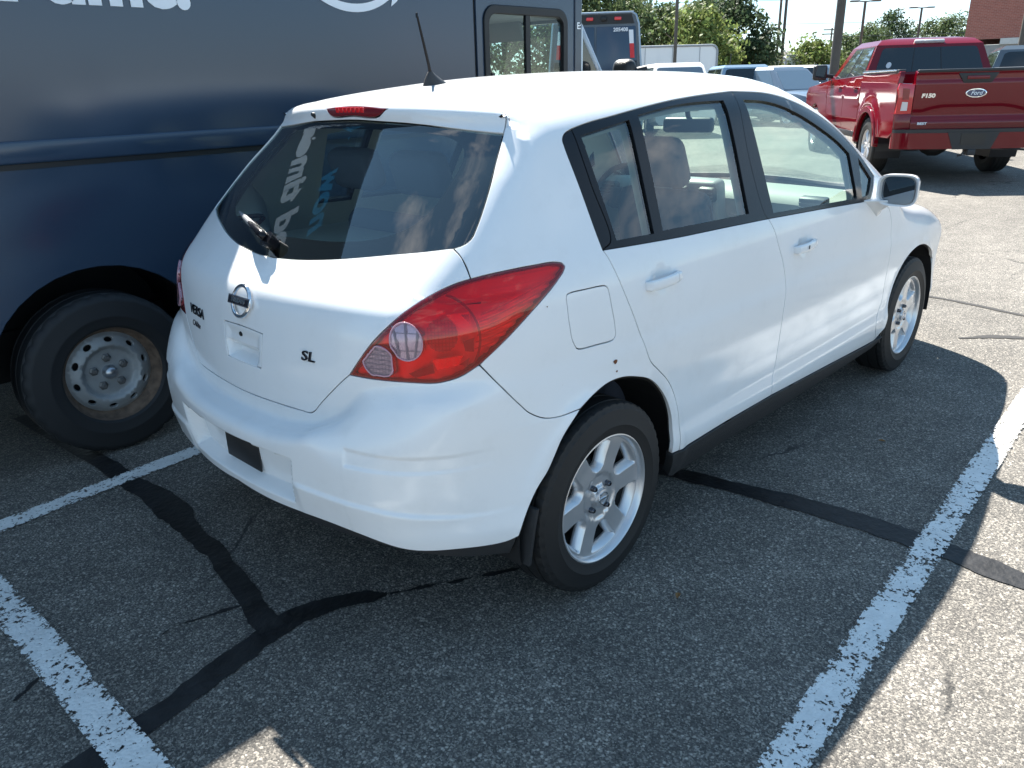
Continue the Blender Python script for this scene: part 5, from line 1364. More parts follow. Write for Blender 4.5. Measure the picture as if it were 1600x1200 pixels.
# side sheet; x in scene metres, shifted into the van's own frame by the chart origin
vs_ = panel('side_panel', vside, np.array(ol), NAVY, van, h=.14, gap=.0, depth=.03, bev=.004)
door_o = np.array([(1.722, .42), (2.590, .42), (2.590, VZT-.10), (1.722, VZT-.10)])
win_o = np.array([(x, z) for x, z in rrect(1.775, 1.40, 2.515, 1.918, .085, 6)])
vdoor = panel('side_door', vside, door_o, NAVY, van, h=.12, gap=.0, depth=.03, bev=.004, holes=[win_o])
panel('door_seam', vside, np.array([(1.690, .42), (1.727, .42), (1.727, VZT-.10), (1.690, VZT-.10)]), VBLACK, van, h=.3, gap=0, off=-.012, depth=.01)
win_i = np.array(rrect(1.808, 1.435, 2.482, 1.880, .062, 6))
wfr = panel('window_frame', vside, win_o, VBLACK, vdoor, h=.03, gap=.001, off=.012, depth=.03, bev=.006, holes=[win_i], hgap=0)
VGL = glass('van_glass', (.80, .90, .88), .06)
panel('window_pane', vside, np.array(rrect(1.800, 1.43, 2.150, 1.885, .06, 5)), VGL, wfr, h=.1, gap=0, off=-.004, depth=.004)
panel('window_pane', vside, np.array(rrect(2.140, 1.43, 2.488, 1.868, .06, 5)), VGL, wfr, h=.1, gap=0, off=-.010, depth=.004)
panel('window_bar', vside, np.array([(2.128, 1.432), (2.166, 1.432), (2.166, 1.884), (2.128, 1.884)]), VBLACK, wfr, h=.1, gap=0, off=.008, depth=.02)
for x_ in (1.83, 2.36):
    panel('window_catch', vside, np.array([(x_, 1.50), (x_+.022, 1.50), (x_+.022, 1.555), (x_, 1.555)]), VBLACK, wfr, h=.1, gap=0, off=.006, depth=.012)
panel('corner_post', vside, np.array([(2.600, .42), (2.655, .42), (2.655, VZT-.10), (2.600, VZT-.10)]), NAVYDK, van, h=.2, gap=0, off=.010, depth=.04, bev=.008)
text('lettering', 'E:', .055, LETTER, van, Matrix.Translation((2.628+.58, VY-.0115-2.45, 1.83)) @ Matrix.Rotation(R(90), 4, 'X'), bold=.001)
box('corner_strip', (2.672+.58, VY+.02-2.45, 1.30), (.016, .05, 1.05), mat('sunlit_edge_pale', (.62, .63, .64), .35, metal=.6), van, bev=.004)  # pale strip: the sunlit corner edge is put into its colour
# belt rail, and a black strip painting the shade of a groove below
box('belt_rail', ((VXR+1.70)/2+.58, VY-.008-2.45, 1.295), (1.70-VXR, .022, .085), NAVY, van, bev=.009, seg=3)
box('groove_shade_strip', ((VXR+1.70)/2+.58, VY-.001-2.45, 1.242), (1.70-VXR, .006, .020), VBLACK, van)
box('rub_rail', ((VXR+1.70)/2+.58, VY-.006-2.45, .455), (1.70-VXR-1.3, .016, .05), NAVYDK, van, bev=.006) if 0 else None
# roof with rounded edges, far side, rear, front, floor, bulkhead
rp_ = [(VY, VZT-.10), (VY+.02, VZT-.045), (VY+.07, VZT-.01), (VY+.15, VZT), (3.40, VZT), (3.47, VZT-.01), (3.53, VZT-.05), (3.55, VZT-.10)]
loft('roof', [[(x+.58, y-2.45, z) for y, z in rp_] for x in (VXR, 2.655)], NAVY, van, caps=False, close=False)
fl = Flat((.58, 3.55-2.45, 0), (-1, 0, 0), (0, 0, 1))
panel('far_side_panel', fl, np.array([(-2.655, .42), (-VXR, .42), (-VXR, VZT-.10), (-2.655, VZT-.10)]), NAVY, van, h=.4, gap=0, depth=.03, holes=[np.array([(-2.50, 1.42), (-1.80, 1.42), (-1.80, 1.92), (-2.50, 1.92)])])
facepoly('rear_panel', VP((VXR, 3.55, .42), (VXR, VY, .42), (VXR, VY, VZT-.02), (VXR, 3.55, VZT-.02)), NAVY, van, t=.03)
facepoly('bulkhead', VP((1.66, 3.52, .45), (1.66, VY+.04, .45), (1.66, VY+.04, VZT-.1), (1.66, 3.52, VZT-.1)), VGREY, van, t=.02)
facepoly('front_panel', VP((2.64, VY+.03, 1.86), (2.64, 3.52, 1.86), (2.64, 3.52, VZT-.03), (2.64, VY+.03, VZT-.03)), NAVY, van, t=.03)
facepoly('cab_ceiling', VP((1.68, VY+.04, 1.915), (2.62, VY+.04, 1.90), (2.62, 3.5, 1.90), (1.68, 3.5, 1.915)), mat('cab_ceiling_grey', (.38, .38, .37), .8), van, t=.02)
box('van_floor', (-.5+.58, 0, .46), (6.2, 1.05, .08), VBLACK, van)
box('van_floor', (1.75, 0, .46), (2.3, 2.02, .08), VBLACK, van)
box('van_floor', (-2.0+.58-.55, 0, .46), (1.9, 2.02, .08), VBLACK, van)
facepoly('nose_side', VP((2.66, VY+.03, .45), (3.75, VY+.10, .45), (3.75, VY+.10, 1.02), (3.25, VY+.06, 1.16), (2.66, VY+.03, 1.18)), NAVY, van, t=.04)
facepoly('nose_side', VP((3.75, 3.45, .45), (2.66, 3.52, .45), (2.66, 3.52, 1.18), (3.25, 3.49, 1.16), (3.75, 3.45, 1.02)), NAVY, van, t=.04)
loft('bonnet', [[(x+.58, y-2.45, z) for y, z in ((VY+a, z0), (VY+a, z1), (2.485, z1+.05), (3.55-a, z1), (3.55-a, z0))] for x, a, z0, z1 in ((3.2, .06, 1.12, 1.17), (3.55, .08, .95, 1.10), (3.80, .14, .50, 1.0), (3.86, .25, .50, .92))], NAVY, van, angle=40)
facepoly('windscreen', VP((3.24, VY+.08, 1.17), (3.24, 3.47, 1.17), (2.70, 3.47, 1.86), (2.70, VY+.08, 1.86)), VGL, van, t=.006)
qp = facepoly('quarter_pane', VP((2.685, VY+.035, 1.19), (3.18, VY+.05, 1.19), (2.70, VY+.035, 1.80)), DARKGLASS, van, t=.008)
bm = bmesh.new(); bm_tube(bm, VP((2.655, VY+.04, 1.885), (3.26, VY+.065, 1.150)), .022, 8); bmobj('windscreen_pillar', bm, mat('pillar_pale', (.34, .40, .47), .35, coat=.6), van, smooth=True)
bm = bmesh.new(); bm_tube(bm, VP((2.655, 3.51, 1.885), (3.26, 3.48, 1.150)), .022, 8); bmobj('windscreen_pillar', bm, mat('pillar_pale'), van, smooth=True)
for y_, dx in ((2.05, -.04), (2.95, -.02)):
    box('sun_visor', (2.60+dx+.58, y_-2.45, 1.83), (.03, .42, .14), VGREY, van, bev=.01, rot=Matrix.Rotation(R(-25), 3, 'Y'))
dc = box('dash_camera', (2.62+.58, 2.40-2.45, 1.735), (.07, .17, .10), VBLACK, van, bev=.02, seg=3)
tube('camera_stem', VP((2.64, 2.40, 1.78), (2.67, 2.40, 1.86)), .018, VBLACK, dc, 8)
box('driver_seat', (1.95+.58, 3.0-2.45, .95), (.16, .50, .75), TRIMDK, van, bev=.05, seg=3)
vm = box('side_mirror', (2.95+.58, 1.275-2.45, 1.55), (.10, .17, .16), VBLACK, van, bev=.05, seg=4)
tube('mirror_arm', VP((2.80, 1.45, 1.45), (2.93, 1.33, 1.50)), .022, VBLACK, vm, 8)
tube('mirror_arm', VP((2.97, 1.20, 1.545), (3.02, 1.14, 1.56)), .03, VBLACK, vm, 8)
# lettering on the side
def vtext(body, size, x, z, m, **k):
    return text('lettering', body, size, m, van, Matrix.Translation((x+.58, VY-.003-2.45, z)) @ Matrix.Rotation(R(90), 4, 'X'), **k)
vtext('good time.', .287, .035, 1.918, LETTER, bold=.012, align='RIGHT')
vtext('now', .30, -.42, 2.31, LETTERB, bold=.012, shear=.15, align='RIGHT')
def arc_band(c, r0, a0, a1, w0_, w1_, n=28, asp=1.0):
    o_ = []; i_ = []
    for k in range(n+1):
        t_ = k/n; a = R(a0+(a1-a0)*t_); w = w0_+(w1_-w0_)*math.sin(math.pi*min(1, t_*1.0))
        o_.append((c[0]+(r0+w/2)*math.cos(a), c[1]+(r0+w/2)*asp*math.sin(a))); i_.append((c[0]+(r0-w/2)*math.cos(a), c[1]+(r0-w/2)*asp*math.sin(a)))
    return o_+i_[::-1]
sm1 = arc_band((.875, 2.275), .412, 205, 332, .018, .038)
facepoly('smile_mark', VP(*[(x, VY-.004, z) for x, z in sm1]), LETTER, van, t=.002)
ah = [(x+.075, z+.005) for x, z in [(1.035, 1.875), (1.075, 1.90), (1.135, 2.05), (1.12, 2.17), (1.00, 2.15), (1.00, 2.11), (1.075, 2.11), (1.085, 2.06)]]
facepoly('arrow_mark', VP(*[(x, VY-.004, z) for x, z in ah]), LETTER, van, t=.002)
# wheel arch and wheels
def van_wheel(x, y, sgn):
    w = bpy.data.objects.new('wheel', None); w.empty_display_size = .1; link(w, van); w.location = (x+.58, y-2.45, .352); w.rotation_euler = (0, 0, 0 if sgn < 0 else math.pi)
    V, F_ = tyre_mesh(.352, .095, .117, .212, n=120, grooves=3, lug=.007)
    t = mobj('tyre', V, F_, mat('van_rubber', (.011, .012, .014), .68), w, smooth=True); t.data.set_sharp_from_angle(angle=R(35))
    RUST = mat('rusty_rim', (.13, .088, .062), .75, var=.4, vscale=30, bump=.2, bscale=90)
    GREY = mat('steel_grey', (.34, .35, .355), .55, metal=.35, var=.14, vscale=14)
    lathe('rim_ring', [(.207, -.072), (.216, -.084), (.217, -.092), (.213, -.096), (.207, -.094), (.204, -.080), (.198, -.066), (.190, -.050), (.178, -.040), (.178, .05)], RUST, w, n=72)
    def depth(q):
        r_ = np.hypot(q[:, 0], q[:, 1])
        return np.interp(r_, [0, .095, .104, .118, .126, .140, .165, .180], [.030, .028, .026, .006, .0, .004, .016, .030])
    ch = Flat((0, -.070, 0), (1, 0, 0), (0, 0, 1), depth)
    t_ = np.linspace(0, 2*np.pi, 64)[:-1]; ol_ = np.stack([.180*np.cos(t_), .180*np.sin(t_)], 1); hs_ = []
    for k in range(10):
        a = 2*math.pi*k/10+.2; s_ = np.linspace(0, 2*np.pi, 15)[:-1]
        q = np.stack([.151+.0135*np.cos(s_), .0205*np.sin(s_)], 1); hs_.append(np.stack([q[:, 0]*math.cos(a)-q[:, 1]*math.sin(a), q[:, 0]*math.sin(a)+q[:, 1]*math.cos(a)], 1))
    d_ = panel('wheel_disc', ch, ol_, GREY, w, holes=hs_, h=.010, gap=0, depth=.012, bev=.003)
    lathe('hub_cap', [(.0, -.076), (.014, -.075), (.024, -.068), (.030, -.056), (.032, -.040)], mat('hub_steel', (.45, .47, .50), .3, metal=.9), w, n=28)
    lathe('hub_backing', [(0, -.018), (.17, -.01), (.175, .02)], VBLACK, w, n=32)
    nut = None
    for k in range(5):
        a = 2*math.pi*k/5+.35
        if nut is None:
            bm = bmesh.new(); bm_lathe(bm, [(.0, -.062), (.009, -.062), (.013, -.057), (.013, -.050), (.020, -.047), (.020, -.038)], 6, 'y'); nut = nn = bmobj('lug_nut', bm, mat('nut_steel', (.17, .165, .16), .5, metal=.6), w)
        else: nn = link(nut.copy(), w)
        nn.location = (.066*math.cos(a), 0, .066*math.sin(a))
    return w
van_wheel(-.58, VY+.117-.035, -1); van_wheel(3.15, VY+.16, -1); van_wheel(-.58, 3.55-.10, 1); van_wheel(3.15, 3.55-.16, 1)
bm = bmesh.new(); n = 24; r0 = []; r1 = []
for k in range(n+1):
    a = R(-14)+R(208)*k/n
    r0.append(bm.verts.new((-.57+.58+.475*math.cos(a), VY+.006-2.45, .37+.46*math.sin(a)))); r1.append(bm.verts.new((-.57+.58+.475*math.cos(a), VY+.55-2.45, .37+.46*math.sin(a))))
for k in range(n): bm.faces.new((r0[k], r0[k+1], r1[k+1], r1[k]))
bm.faces.new(r1); bmobj('wheel_arch_liner', bm, VBLACK, van)

# ------------------------------------------------------------------ red pickup truck
RED = mat('red_paint', (.142, .002, .008), .07, spec=.5)
PBLACK = mat('pickup_black', (.016, .017, .020), .45)
TH = .6238
tr_ = thing('pickup_truck', 'dark red crew-cab pickup truck parked with its tailgate facing the camera', 'pickup truck', (11.79, 1.873, .072), TH)
def PV(*a): return [np.array(p, float) for p in a]
for sg in (-1, 1):
    U = (1, 0, 0) if sg < 0 else (-1, 0, 0)
    ch = Flat((0, sg*1.0, 0), U, (0, 0, 1)); s_ = 1 if sg < 0 else -1
    # bed side with its wheel opening
    th = np.linspace(R(-22), R(202), 30)
    arch = [(.535*math.cos(a), .42+.515*math.sin(a)) for a in th][::-1]
    o_ = [(-1.22, .66), (-1.05, .58)]+[p for p in arch if p[1] > .56]+[(.60, .56), (.60, 1.41), (-1.19, 1.44)]
    def bulge(q): return -.030*np.exp(-((np.hypot(q[:, 0], q[:, 1]-.42)-.60)/.07)**2)+.05*sm((1.0-np.abs(q[:, 1]-1.0)/.45-.9)/-.6)*0+.02*sm((q[:, 1]-1.30)/.12)
    chb = Flat((0, sg*1.0, 0), U, (0, 0, 1), bulge)
    bs = panel('bed_side', chb, np.array([(x*s_, z) for x, z in o_]), RED, tr_, h=.06, gap=0, depth=.06, bev=.012)
    thf = np.linspace(R(2), R(178), 30); flare = [(.56*math.cos(a), .42+.54*math.sin(a)) for a in thf]; fl2 = [(.50*math.cos(a), .42+.48*math.sin(a)) for a in thf[::-1]]
    panel('arch_flare', Flat((0, sg*1.0, 0), U, (0, 0, 1)), np.array([(x*s_, z) for x, z in flare+fl2]), RED, bs, h=.05, gap=0, off=.045, depth=.07, bev=.02)
    box('bed_rail', (-.26, sg*.935, 1.452), (1.72, .10, .045), PBLACK, tr_, bev=.012)
    tube('rail_trim', [(-1.05, sg*.985, 1.462), (.58, sg*.985, 1.445)], .012, CHROME, tr_, 8)
    # doors and front wing, lower body
    o_ = [(.635, .56), (2.98, .52), (2.98, 1.32), (.635, 1.40)]
    def tuck(q): return .03*sm((q[:, 1]-1.22)/.16)+.02*sm((.75-q[:, 1])/.2)-.012*np.exp(-((q[:, 1]-1.10)/.05)**2)
    chd = Flat((0, sg*1.0, 0), U, (0, 0, 1), tuck)
    panel('rear_door', chd, np.array([(x*s_, z) for x, z in [(.635, .56), (1.60, .54), (1.60, 1.375), (.635, 1.405)]]), RED, tr_, h=.08, gap=.004, depth=.05, bev=.006)
    fd = panel('front_door', chd, np.array([(x*s_, z) for x, z in [(1.61, .54), (2.72, .54), (2.80, 1.34), (1.61, 1.372)]]), RED, tr_, h=.08, gap=.004, depth=.05, bev=.006)
    for hx in (.80, 1.80): box('door_handle', (hx+.08, sg*1.015, 1.22), (.20, .03, .035), RED, fd, bev=.012)
    th2 = np.linspace(R(-15), R(195), 24)
    arch2 = [(3.68+.52*math.cos(a), .42+.50*math.sin(a)) for a in th2][::-1]
    o_ = [(2.74, .54)]+[p for p in arch2 if p[1] > .5]+[(4.45, .55), (4.52, 1.05), (4.35, 1.20), (2.82, 1.33)]
    panel('front_wing', chd, np.array([(x*s_, z) for x, z in o_]), RED, tr_, h=.08, gap=.004, depth=.05, bev=.01)
    box('sill', (1.7, sg*.93, .52), (2.1, .12, .10), PBLACK, tr_, bev=.02)
    # mirror
    m_ = box('side_mirror', (2.66, sg*1.19, 1.47), (.13, .24, .26), PBLACK, tr_, bev=.045, seg=3)
    tube('mirror_arm', [(2.70, sg*.95, 1.40), (2.68, sg*1.10, 1.42)], .035, PBLACK, m_, 10)
    facepoly('mirror_glass', PV(*[(2.594, sg*1.19+a, 1.47+b) for a, b in ((.085, -.10), (-.085, -.10), (-.085, .10), (.085, .10))]), DARKGLASS, m_, t=.004)
    # C-shaped tail lamp with a clear reversing window
    lp = [(-1.245, sg*.785, .90), (-1.245, sg*.785, 1.285), (-1.245, sg*.985, 1.30), (-1.245, sg*1.000, 1.22), (-1.245, sg*.975, 1.10), (-1.245, sg*1.002, .90)]
    if sg < 0: lp = lp[::-1]
    tl = facepoly('tail_lamp', PV(*lp), mat('truck_lamp', (.50, .012, .020), .12, coat=1), tr_, t=.20, bev=.012)
    lp2 = [(-1.252, sg*.85, .945), (-1.252, sg*.85, 1.055), (-1.252, sg*.925, 1.06), (-1.252, sg*.935, .945)]
    facepoly('clear_lens', PV(*(lp2 if sg > 0 else lp2[::-1])), mat('truck_clear', (.62, .58, .58), .15, coat=1), tl, t=.02)
    lp3 = [(-1.252, sg*.845, 1.085), (-1.252, sg*.845, 1.225), (-1.252, sg*.935, 1.235), (-1.252, sg*.925, 1.085)]
    facepoly('dark_lens', PV(*(lp3 if sg > 0 else lp3[::-1])), mat('truck_dark', (.20, .006, .012), .1, coat=1), tl, t=.02)
    q_ = [(-1.243, sg*.782, .64), (-1.243, sg*.782, .905), (-1.243, sg*.992, .905), (-1.243, sg*.975, .64)]
    facepoly('rear_corner', PV(*(q_ if sg < 0 else q_)[::1 if sg > 0 else -1]), RED, tr_, t=.15, bev=.01)
    def tw(x):
        w = bpy.data.objects.new('wheel', None); w.empty_display_size = .1; link(w, tr_); w.location = (x, sg*.86, .405); w.rotation_euler = (0, 0, 0 if sg < 0 else math.pi)
        V, F_ = tyre_mesh(.408, .118, .138, .235, n=96, grooves=4, lug=.008)
        t = mobj('tyre', V, F_, RUBBER, w, smooth=True); t.data.set_sharp_from_angle(angle=R(35))
        bm = bmesh.new(); bm_lathe(bm, [(.24, -.115), (.232, -.12), (.215, -.10), (.20, .0), (.20, .10)], 40, 'y'); bm_lathe(bm, [(.0, -.0), (.20, .01)], 24, 'y')
        for k in range(6):
            for d_ in (-.11, .11):
                vs = bm_box(bm, (.13, -.085, 0), (.20, .035, .038), .008, 1, rot=Matrix.Rotation(d_*0, 3, 'Y'))
                bmesh.ops.transform(bm, matrix=Matrix.Rotation(-(2*math.pi*k/6+d_*1.5), 4, 'Y'), verts=vs)
        bm_lathe(bm, [(0, -.105), (.045, -.10), (.06, -.08), (.06, -.03)], 20, 'y')
        bmobj('rim', bm, ALLOY, w, smooth=True, angle=35)
    tw(0); tw(3.68)
    bm = bmesh.new(); n = 18; r0 = []; r1 = []
    for k in range(n+1):
        a = R(-20)+R(220)*k/n
        r0.append(bm.verts.new((.52*math.cos(a), sg*.985, .42+.50*math.sin(a)))); r1.append(bm.verts.new((.52*math.cos(a), sg*.62, .42+.50*math.sin(a))))
    for k in range(n): bm.faces.new((r0[k], r0[k+1], r1[k+1], r1[k]))
    bm.faces.new(r1); bmobj('wheel_arch_liner', bm, PBLACK, tr_)
# tailgate
def tgd(q):
    z = q[:, 1]; y = np.abs(q[:, 0])
    zc = 1.00-.06*np.clip((y-.30)/.35, 0, 1)**2
    return .030*sm((z-.78)/.10)*sm((zc+.05-z)/.10)+.012*sm((z-1.29)/.05)-.02*sm((z-1.39)/.035)
cht = Flat((-1.245, 0, 0), (0, -1, 0), (0, 0, 1), tgd)
tg = panel('tailgate', cht, np.array([(-.775, .70), (.775, .70), (.775, 1.425), (-.775, 1.425)]), RED, tr_, h=.022, gap=.003, depth=.08, bev=.010)
box('tailgate_cap', (-1.225, 0, 1.445), (.085, 1.54, .04), PBLACK, tg, bev=.014)
facepoly('tailgate_handle', PV((-1.252, .255, 1.41), (-1.252, .175, 1.285), (-1.252, -.175, 1.285), (-1.252, -.255, 1.41)), PBLACK, tg, t=.02, bev=.006)
facepoly('handle_grip', PV((-1.262, .14, 1.375), (-1.262, .14, 1.33), (-1.262, -.14, 1.33), (-1.262, -.14, 1.375)), RED, tg, t=.02, bev=.006)
oval = [(-1.262, .135*math.cos(a), 1.155+.058*math.sin(a)) for a in np.linspace(0, 2*np.pi, 29)[:-1]][::-1]
ov = facepoly('maker_oval', PV(*oval), CHROME, tg, t=.05, bev=.004)
oval2 = [(-1.2645, .118*math.cos(a), 1.155+.046*math.sin(a)) for a in np.linspace(0, 2*np.pi, 29)[:-1]][::-1]
facepoly('oval_field', PV(*oval2), mat('oval_blue', (.015, .03, .10), .2, coat=1), ov, t=.002)
def ttext(body, size, y, z, m, x=-1.268, **k): return text('lettering', body, size, m, tg, frame((x, y, z), (0, -1, 0), (0, 0, 1)), **k)
ttext('Ford', .075, 0, 1.155, LETTER, shear=.35, bold=.001)
ttext('F150', .070, .60, 1.130, CHROME, x=-1.250, bold=.004, shear=.1, sx=1.25)
ttext('BEST', .042, .63, .772, LETTER, x=-1.252, bold=.002, sx=1.4)
# bumper
bp_ = [(-1.24, .995), (-1.30, .96), (-1.37, .80), (-1.40, .45), (-1.405, 0)]
bpf = [(x, y) for x, y in bp_]+[(x, -y) for x, y in bp_[::-1][1:]]
def bum(name, z0, z1, m, s0=1., inset_=0.):
    return loft(name, [[(x+inset_, y, z0), (x+inset_, y, z1), (-1.15, y*.99, z1), (-1.15, y*.99, z0)] for x, y in bpf], m, tr_, angle=40)
bum('rear_bumper', .445, .655, RED)
bum('bumper_step', .655, .700, PBLACK, inset_=.012)
facepoly('plate_recess', PV((-1.408, .33, .662), (-1.408, .24, .44), (-1.408, -.24, .44), (-1.408, -.33, .662)), PBLACK, tr_, t=.03)
facepoly('plate_holder', PV((-1.414, .155, .645), (-1.414, .155, .50), (-1.414, -.155, .50), (-1.414, -.155, .645)), mat('holder_black', (.010, .011, .013), .3), tr_, t=.01)
box('hitch', (-1.36, 0, .40), (.16, .10, .08), STEELDK, tr_, bev=.01)
tube('tow_hook', [(-1.42, .10, .40), (-1.44, .13, .37), (-1.40, .16, .36)], .015, STEELDK, tr_, 8)
tube('exhaust_pipe', [(-.55, -.62, .42), (-1.0, -.80, .42), (-1.26, -.93, .42)], .038, CHROME, tr_, 14)
# underside
box('chassis_frame', (1.4, 0, .50), (5.0, 1.05, .14), STEELDK, tr_)
box('bed_floor', (-.28, 0, .80), (1.70, 1.55, .05), PBLACK, tr_)
box('bed_front', (.58, 0, 1.10), (.05, 1.85, .62), RED, tr_)
lathe('axle', [(.04, -.75), (.045, -.22), (.10, -.16), (.155, -.06), (.155, .06), (.10, .16), (.045, .22), (.04, .75)], STEELDK, tr_, 20, 'y', (0, 0, .39), caps=True)
lathe('spare_wheel', [(.10, -.10), (.33, -.10), (.36, -.06), (.36, .06), (.33, .10), (.10, .10)], RUBBER, tr_, 28, 'z', (-.72, 0, .52))
box('fuel_tank', (1.3, .45, .42), (1.1, .5, .26), PBLACK, tr_, bev=.05)
# cab: upper shell with pillars
lo_ = [(.66, -.93, 1.40), (2.90, -.93, 1.32), (2.90, .93, 1.32), (.66, .93, 1.40)]
mid = [(.80, -.775, 1.84), (2.20, -.775, 1.83), (2.20, .775, 1.83), (.80, .775, 1.84)]
hi = [(.92, -.68, 1.915), (2.05, -.68, 1.915), (2.05, .68, 1.915), (.92, .68, 1.915)]
top = [(1.05, -.45, 1.945), (1.95, -.45, 1.945), (1.95, .45, 1.945), (1.05, .45, 1.945)]
cab = loft('cab', [lo_, mid, hi, top], RED, tr_, angle=30)
box('cab_lower', (1.80, 0, 1.0), (2.30, 1.84, .80), RED, tr_, bev=.02)
R_ = [lo_[0], lo_[1], mid[1], mid[0]]; L_ = [lo_[2], lo_[3], mid[3], mid[2]]; Fr = [lo_[1], lo_[2], mid[2], mid[1]]; Bk = [lo_[3], lo_[0], mid[0], mid[3]]
BLUEGLASS = mat('sky_glass', (.05, .06, .07), .03, spec=1.0, coat=1)
for f, uu in ((L_, ((.13, .50), (.535, .93))), (R_, ((.07, .465), (.50, .87)))):
    for j, (a, b) in enumerate(uu):
        sl_ = .0 if (f is L_ and j == 1) or (f is R_ and j == 0) else .0
        pts = [(a, .07), (b, .07), (b-(.08 if f is R_ and j == 1 else 0)+(0), .92), (a+(.09 if f is L_ and j == 0 else 0), .92)]
        fr_ = facepoly('window_frame', onface(f, [(u+(.012 if u == b else -.012), v+(.045 if v > .5 else -.045)) for u, v in [(a, .07), (b, .07)]]+[(pts[2][0]+.012, .965), (pts[3][0]-.012, .965)]), PBLACK, cab, t=.01, off=.004)
        facepoly('window_pane', onface(f, pts), BLUEGLASS, fr_, t=.008, off=.008)
facepoly('windscreen', onface(Fr, rrect(.06, .05, .94, .93, .05)), DARKGLASS, cab, t=.01, off=.006)
rw = facepoly('rear_window', onface(Bk, rrect(.065, .10, .935, .90, .10, ar=.35)), DARKGLASS, cab, t=.01, off=.006)
for u in (.36, .60): facepoly('window_divider', onface(Bk, [(u-.0035, .12), (u+.0035, .12), (u+.0035, .88), (u-.0035, .88)]), PBLACK, rw, t=.006, off=.010)
disc = [(.16+.022*math.cos(a), .33+.10*math.sin(a)) for a in np.linspace(0, 2*np.pi, 17)[:-1]]
facepoly('window_sticker', onface(Bk, disc), mat('sticker_white', (.62, .66, .68), .5), rw, t=.004, off=.010)
cl = box('brake_lamp', (.845, 0, 1.878), (.05, .44, .06), mat('lamp_clear'), cab, bev=.014, rot=Matrix.Rotation(R(-38), 3, 'Y'))
box('red_lens', (.832, 0, 1.882), (.05, .16, .05), mat('lamp_red'), cl, bev=.012, rot=Matrix.Rotation(R(-38), 3, 'Y'))
# bonnet and front
loft('bonnet', [[(x, y, z) for y, z in ((-w, z0), (-w, z1-.05), (-w*.85, z1), (0, z1+.035), (w*.85, z1), (w, z1-.05), (w, z0))] for x, w, z0, z1 in ((2.86, .92, 1.0, 1.35), (3.6, .92, 1.0, 1.31), (4.25, .90, .95, 1.25), (4.50, .86, .8, 1.14))], RED, tr_, angle=30)
box('front_bumper', (4.55, 0, .62), (.22, 1.94, .30), mat('lamp_clear') if 0 else CHROME, tr_, bev=.06, seg=3)
box('grille', (4.52, 0, .95), (.08, 1.25, .34), PBLACK, tr_, bev=.03)
for sg in (-1, 1): box('headlamp', (4.45, sg*.80, 1.02), (.22, .30, .28), mat('lamp_clear'), tr_, bev=.05)

# ------------------------------------------------------------------ other vehicles in the lot
SILVERBLUE = mat('silver_blue_paint', (.13, .165, .21), .3, metal=.3, coat=1)
DKBLUE = mat('dark_blue_paint', (.018, .026, .045), .25, coat=1)
LTBLUE = mat('light_blue_paint', (.26, .36, .46), .28, metal=.3, coat=1)
WHITE2 = mat('white_van_paint', (.78, .79, .80), .4, coat=.5)
GREYP = mat('grey_paint', (.09, .11, .13), .28, metal=.4, coat=1)
BLACKP = mat('black_paint', (.010, .011, .013), .2, coat=1)
SCR = mat('sky_screen', (.10, .14, .18), .03, spec=1.0, coat=1)
FWD = .6238
def at_(px, depth, py=120):                      # bearing helper: scene point in the direction of a photo column
    d = cf+(px-800)/FPX*cr_-(py-600)/FPX*cu; return CAM+d*depth
def spot(px, depth): p = at_(px, depth); return float(p[0]), float(p[1])
# second delivery van seen from behind
WX, WY = 13.20, 8.18
v2 = thing('delivery_van', 'dark blue van seen from behind with a red and white reflector strip, trees behind it', 'van', (WX, WY, .10), FWD+.02)
def w_(z): return 1.02-.085*max(0, z-1.0)
ring = lambda x, k=1.0: [(x, s*(w_(z)-c)*k, z) for s, z, c in ((-1, .45, 0), (-1, 1.0, 0), (-1, 2.5, 0), (-1, 2.66, .05), (-1, 2.71, .14), (1, 2.71, .14), (1, 2.66, .05), (1, 2.5, 0), (1, 1.0, 0), (1, .45, 0))]
v2y = 1.02
body2 = loft('body', [[(x, y+v2y, z) for x, y, z in ring(xx)] for xx in (0, 4.2)]+[[(4.9, y+v2y, z*.75) for x, y, z in ring(0, .97)], [(5.6, y+v2y, z*.45) for x, y, z in ring(0, .9)]], NAVY, v2, angle=30)
for s in (-1, 1):
    facepoly('rear_door', [(-.012, v2y+s*y, z) for y, z in ((.02, .62), (w_(.62)-.07, .62), (w_(2.45)-.07, 2.45), (.02, 2.45))][::-s], NAVY, v2, t=.02, bev=.01)
    tube('edge_trim', [(-.01, v2y+s*(w_(.5)-.005), .5), (-.01, v2y+s*(w_(1.0)-.005), 1.0), (-.01, v2y+s*(w_(2.5)-.005), 2.5), (-.01, v2y+s*(w_(2.66)-.05), 2.66), (-.01, v2y+s*(w_(2.66)-.14), 2.715)], .022, mat('edge_alu', (.30, .38, .46), .3, metal=.5), v2, 8)
    y0 = w_(1.9)-.155
    for z0, z1, m in ((2.12, 2.38, LETTER), (1.84, 2.12, mat('reflector_red', (.62, .02, .03), .4)), (1.30, 1.56, LETTER)):
        facepoly('reflector', [(-.022, v2y+s*(w_((z0+z1)/2)-.16+d), z) for d, z in ((-.045, z0), (.045, z0), (.045-.02, z1), (-.045-.02, z1))][::-s], m, v2, t=.01)
    box('hinge', (-.03, v2y+s*(w_(1.7)-.17), 1.70), (.05, .15, .17), VBLACK, v2, bev=.015)
    facepoly('tail_lamp', [(-.02, v2y+s*(.93+d), z) for d, z in ((-.06, .75), (.05, .75), (.05, 1.12), (-.06, 1.12))][::-s], mat('lamp_red'), v2, t=.02)
    simple_wheel(v2, .95, v2y+s*.88, .36, .24); simple_wheel(v2, 4.6, v2y+s*.88, .36, .24)
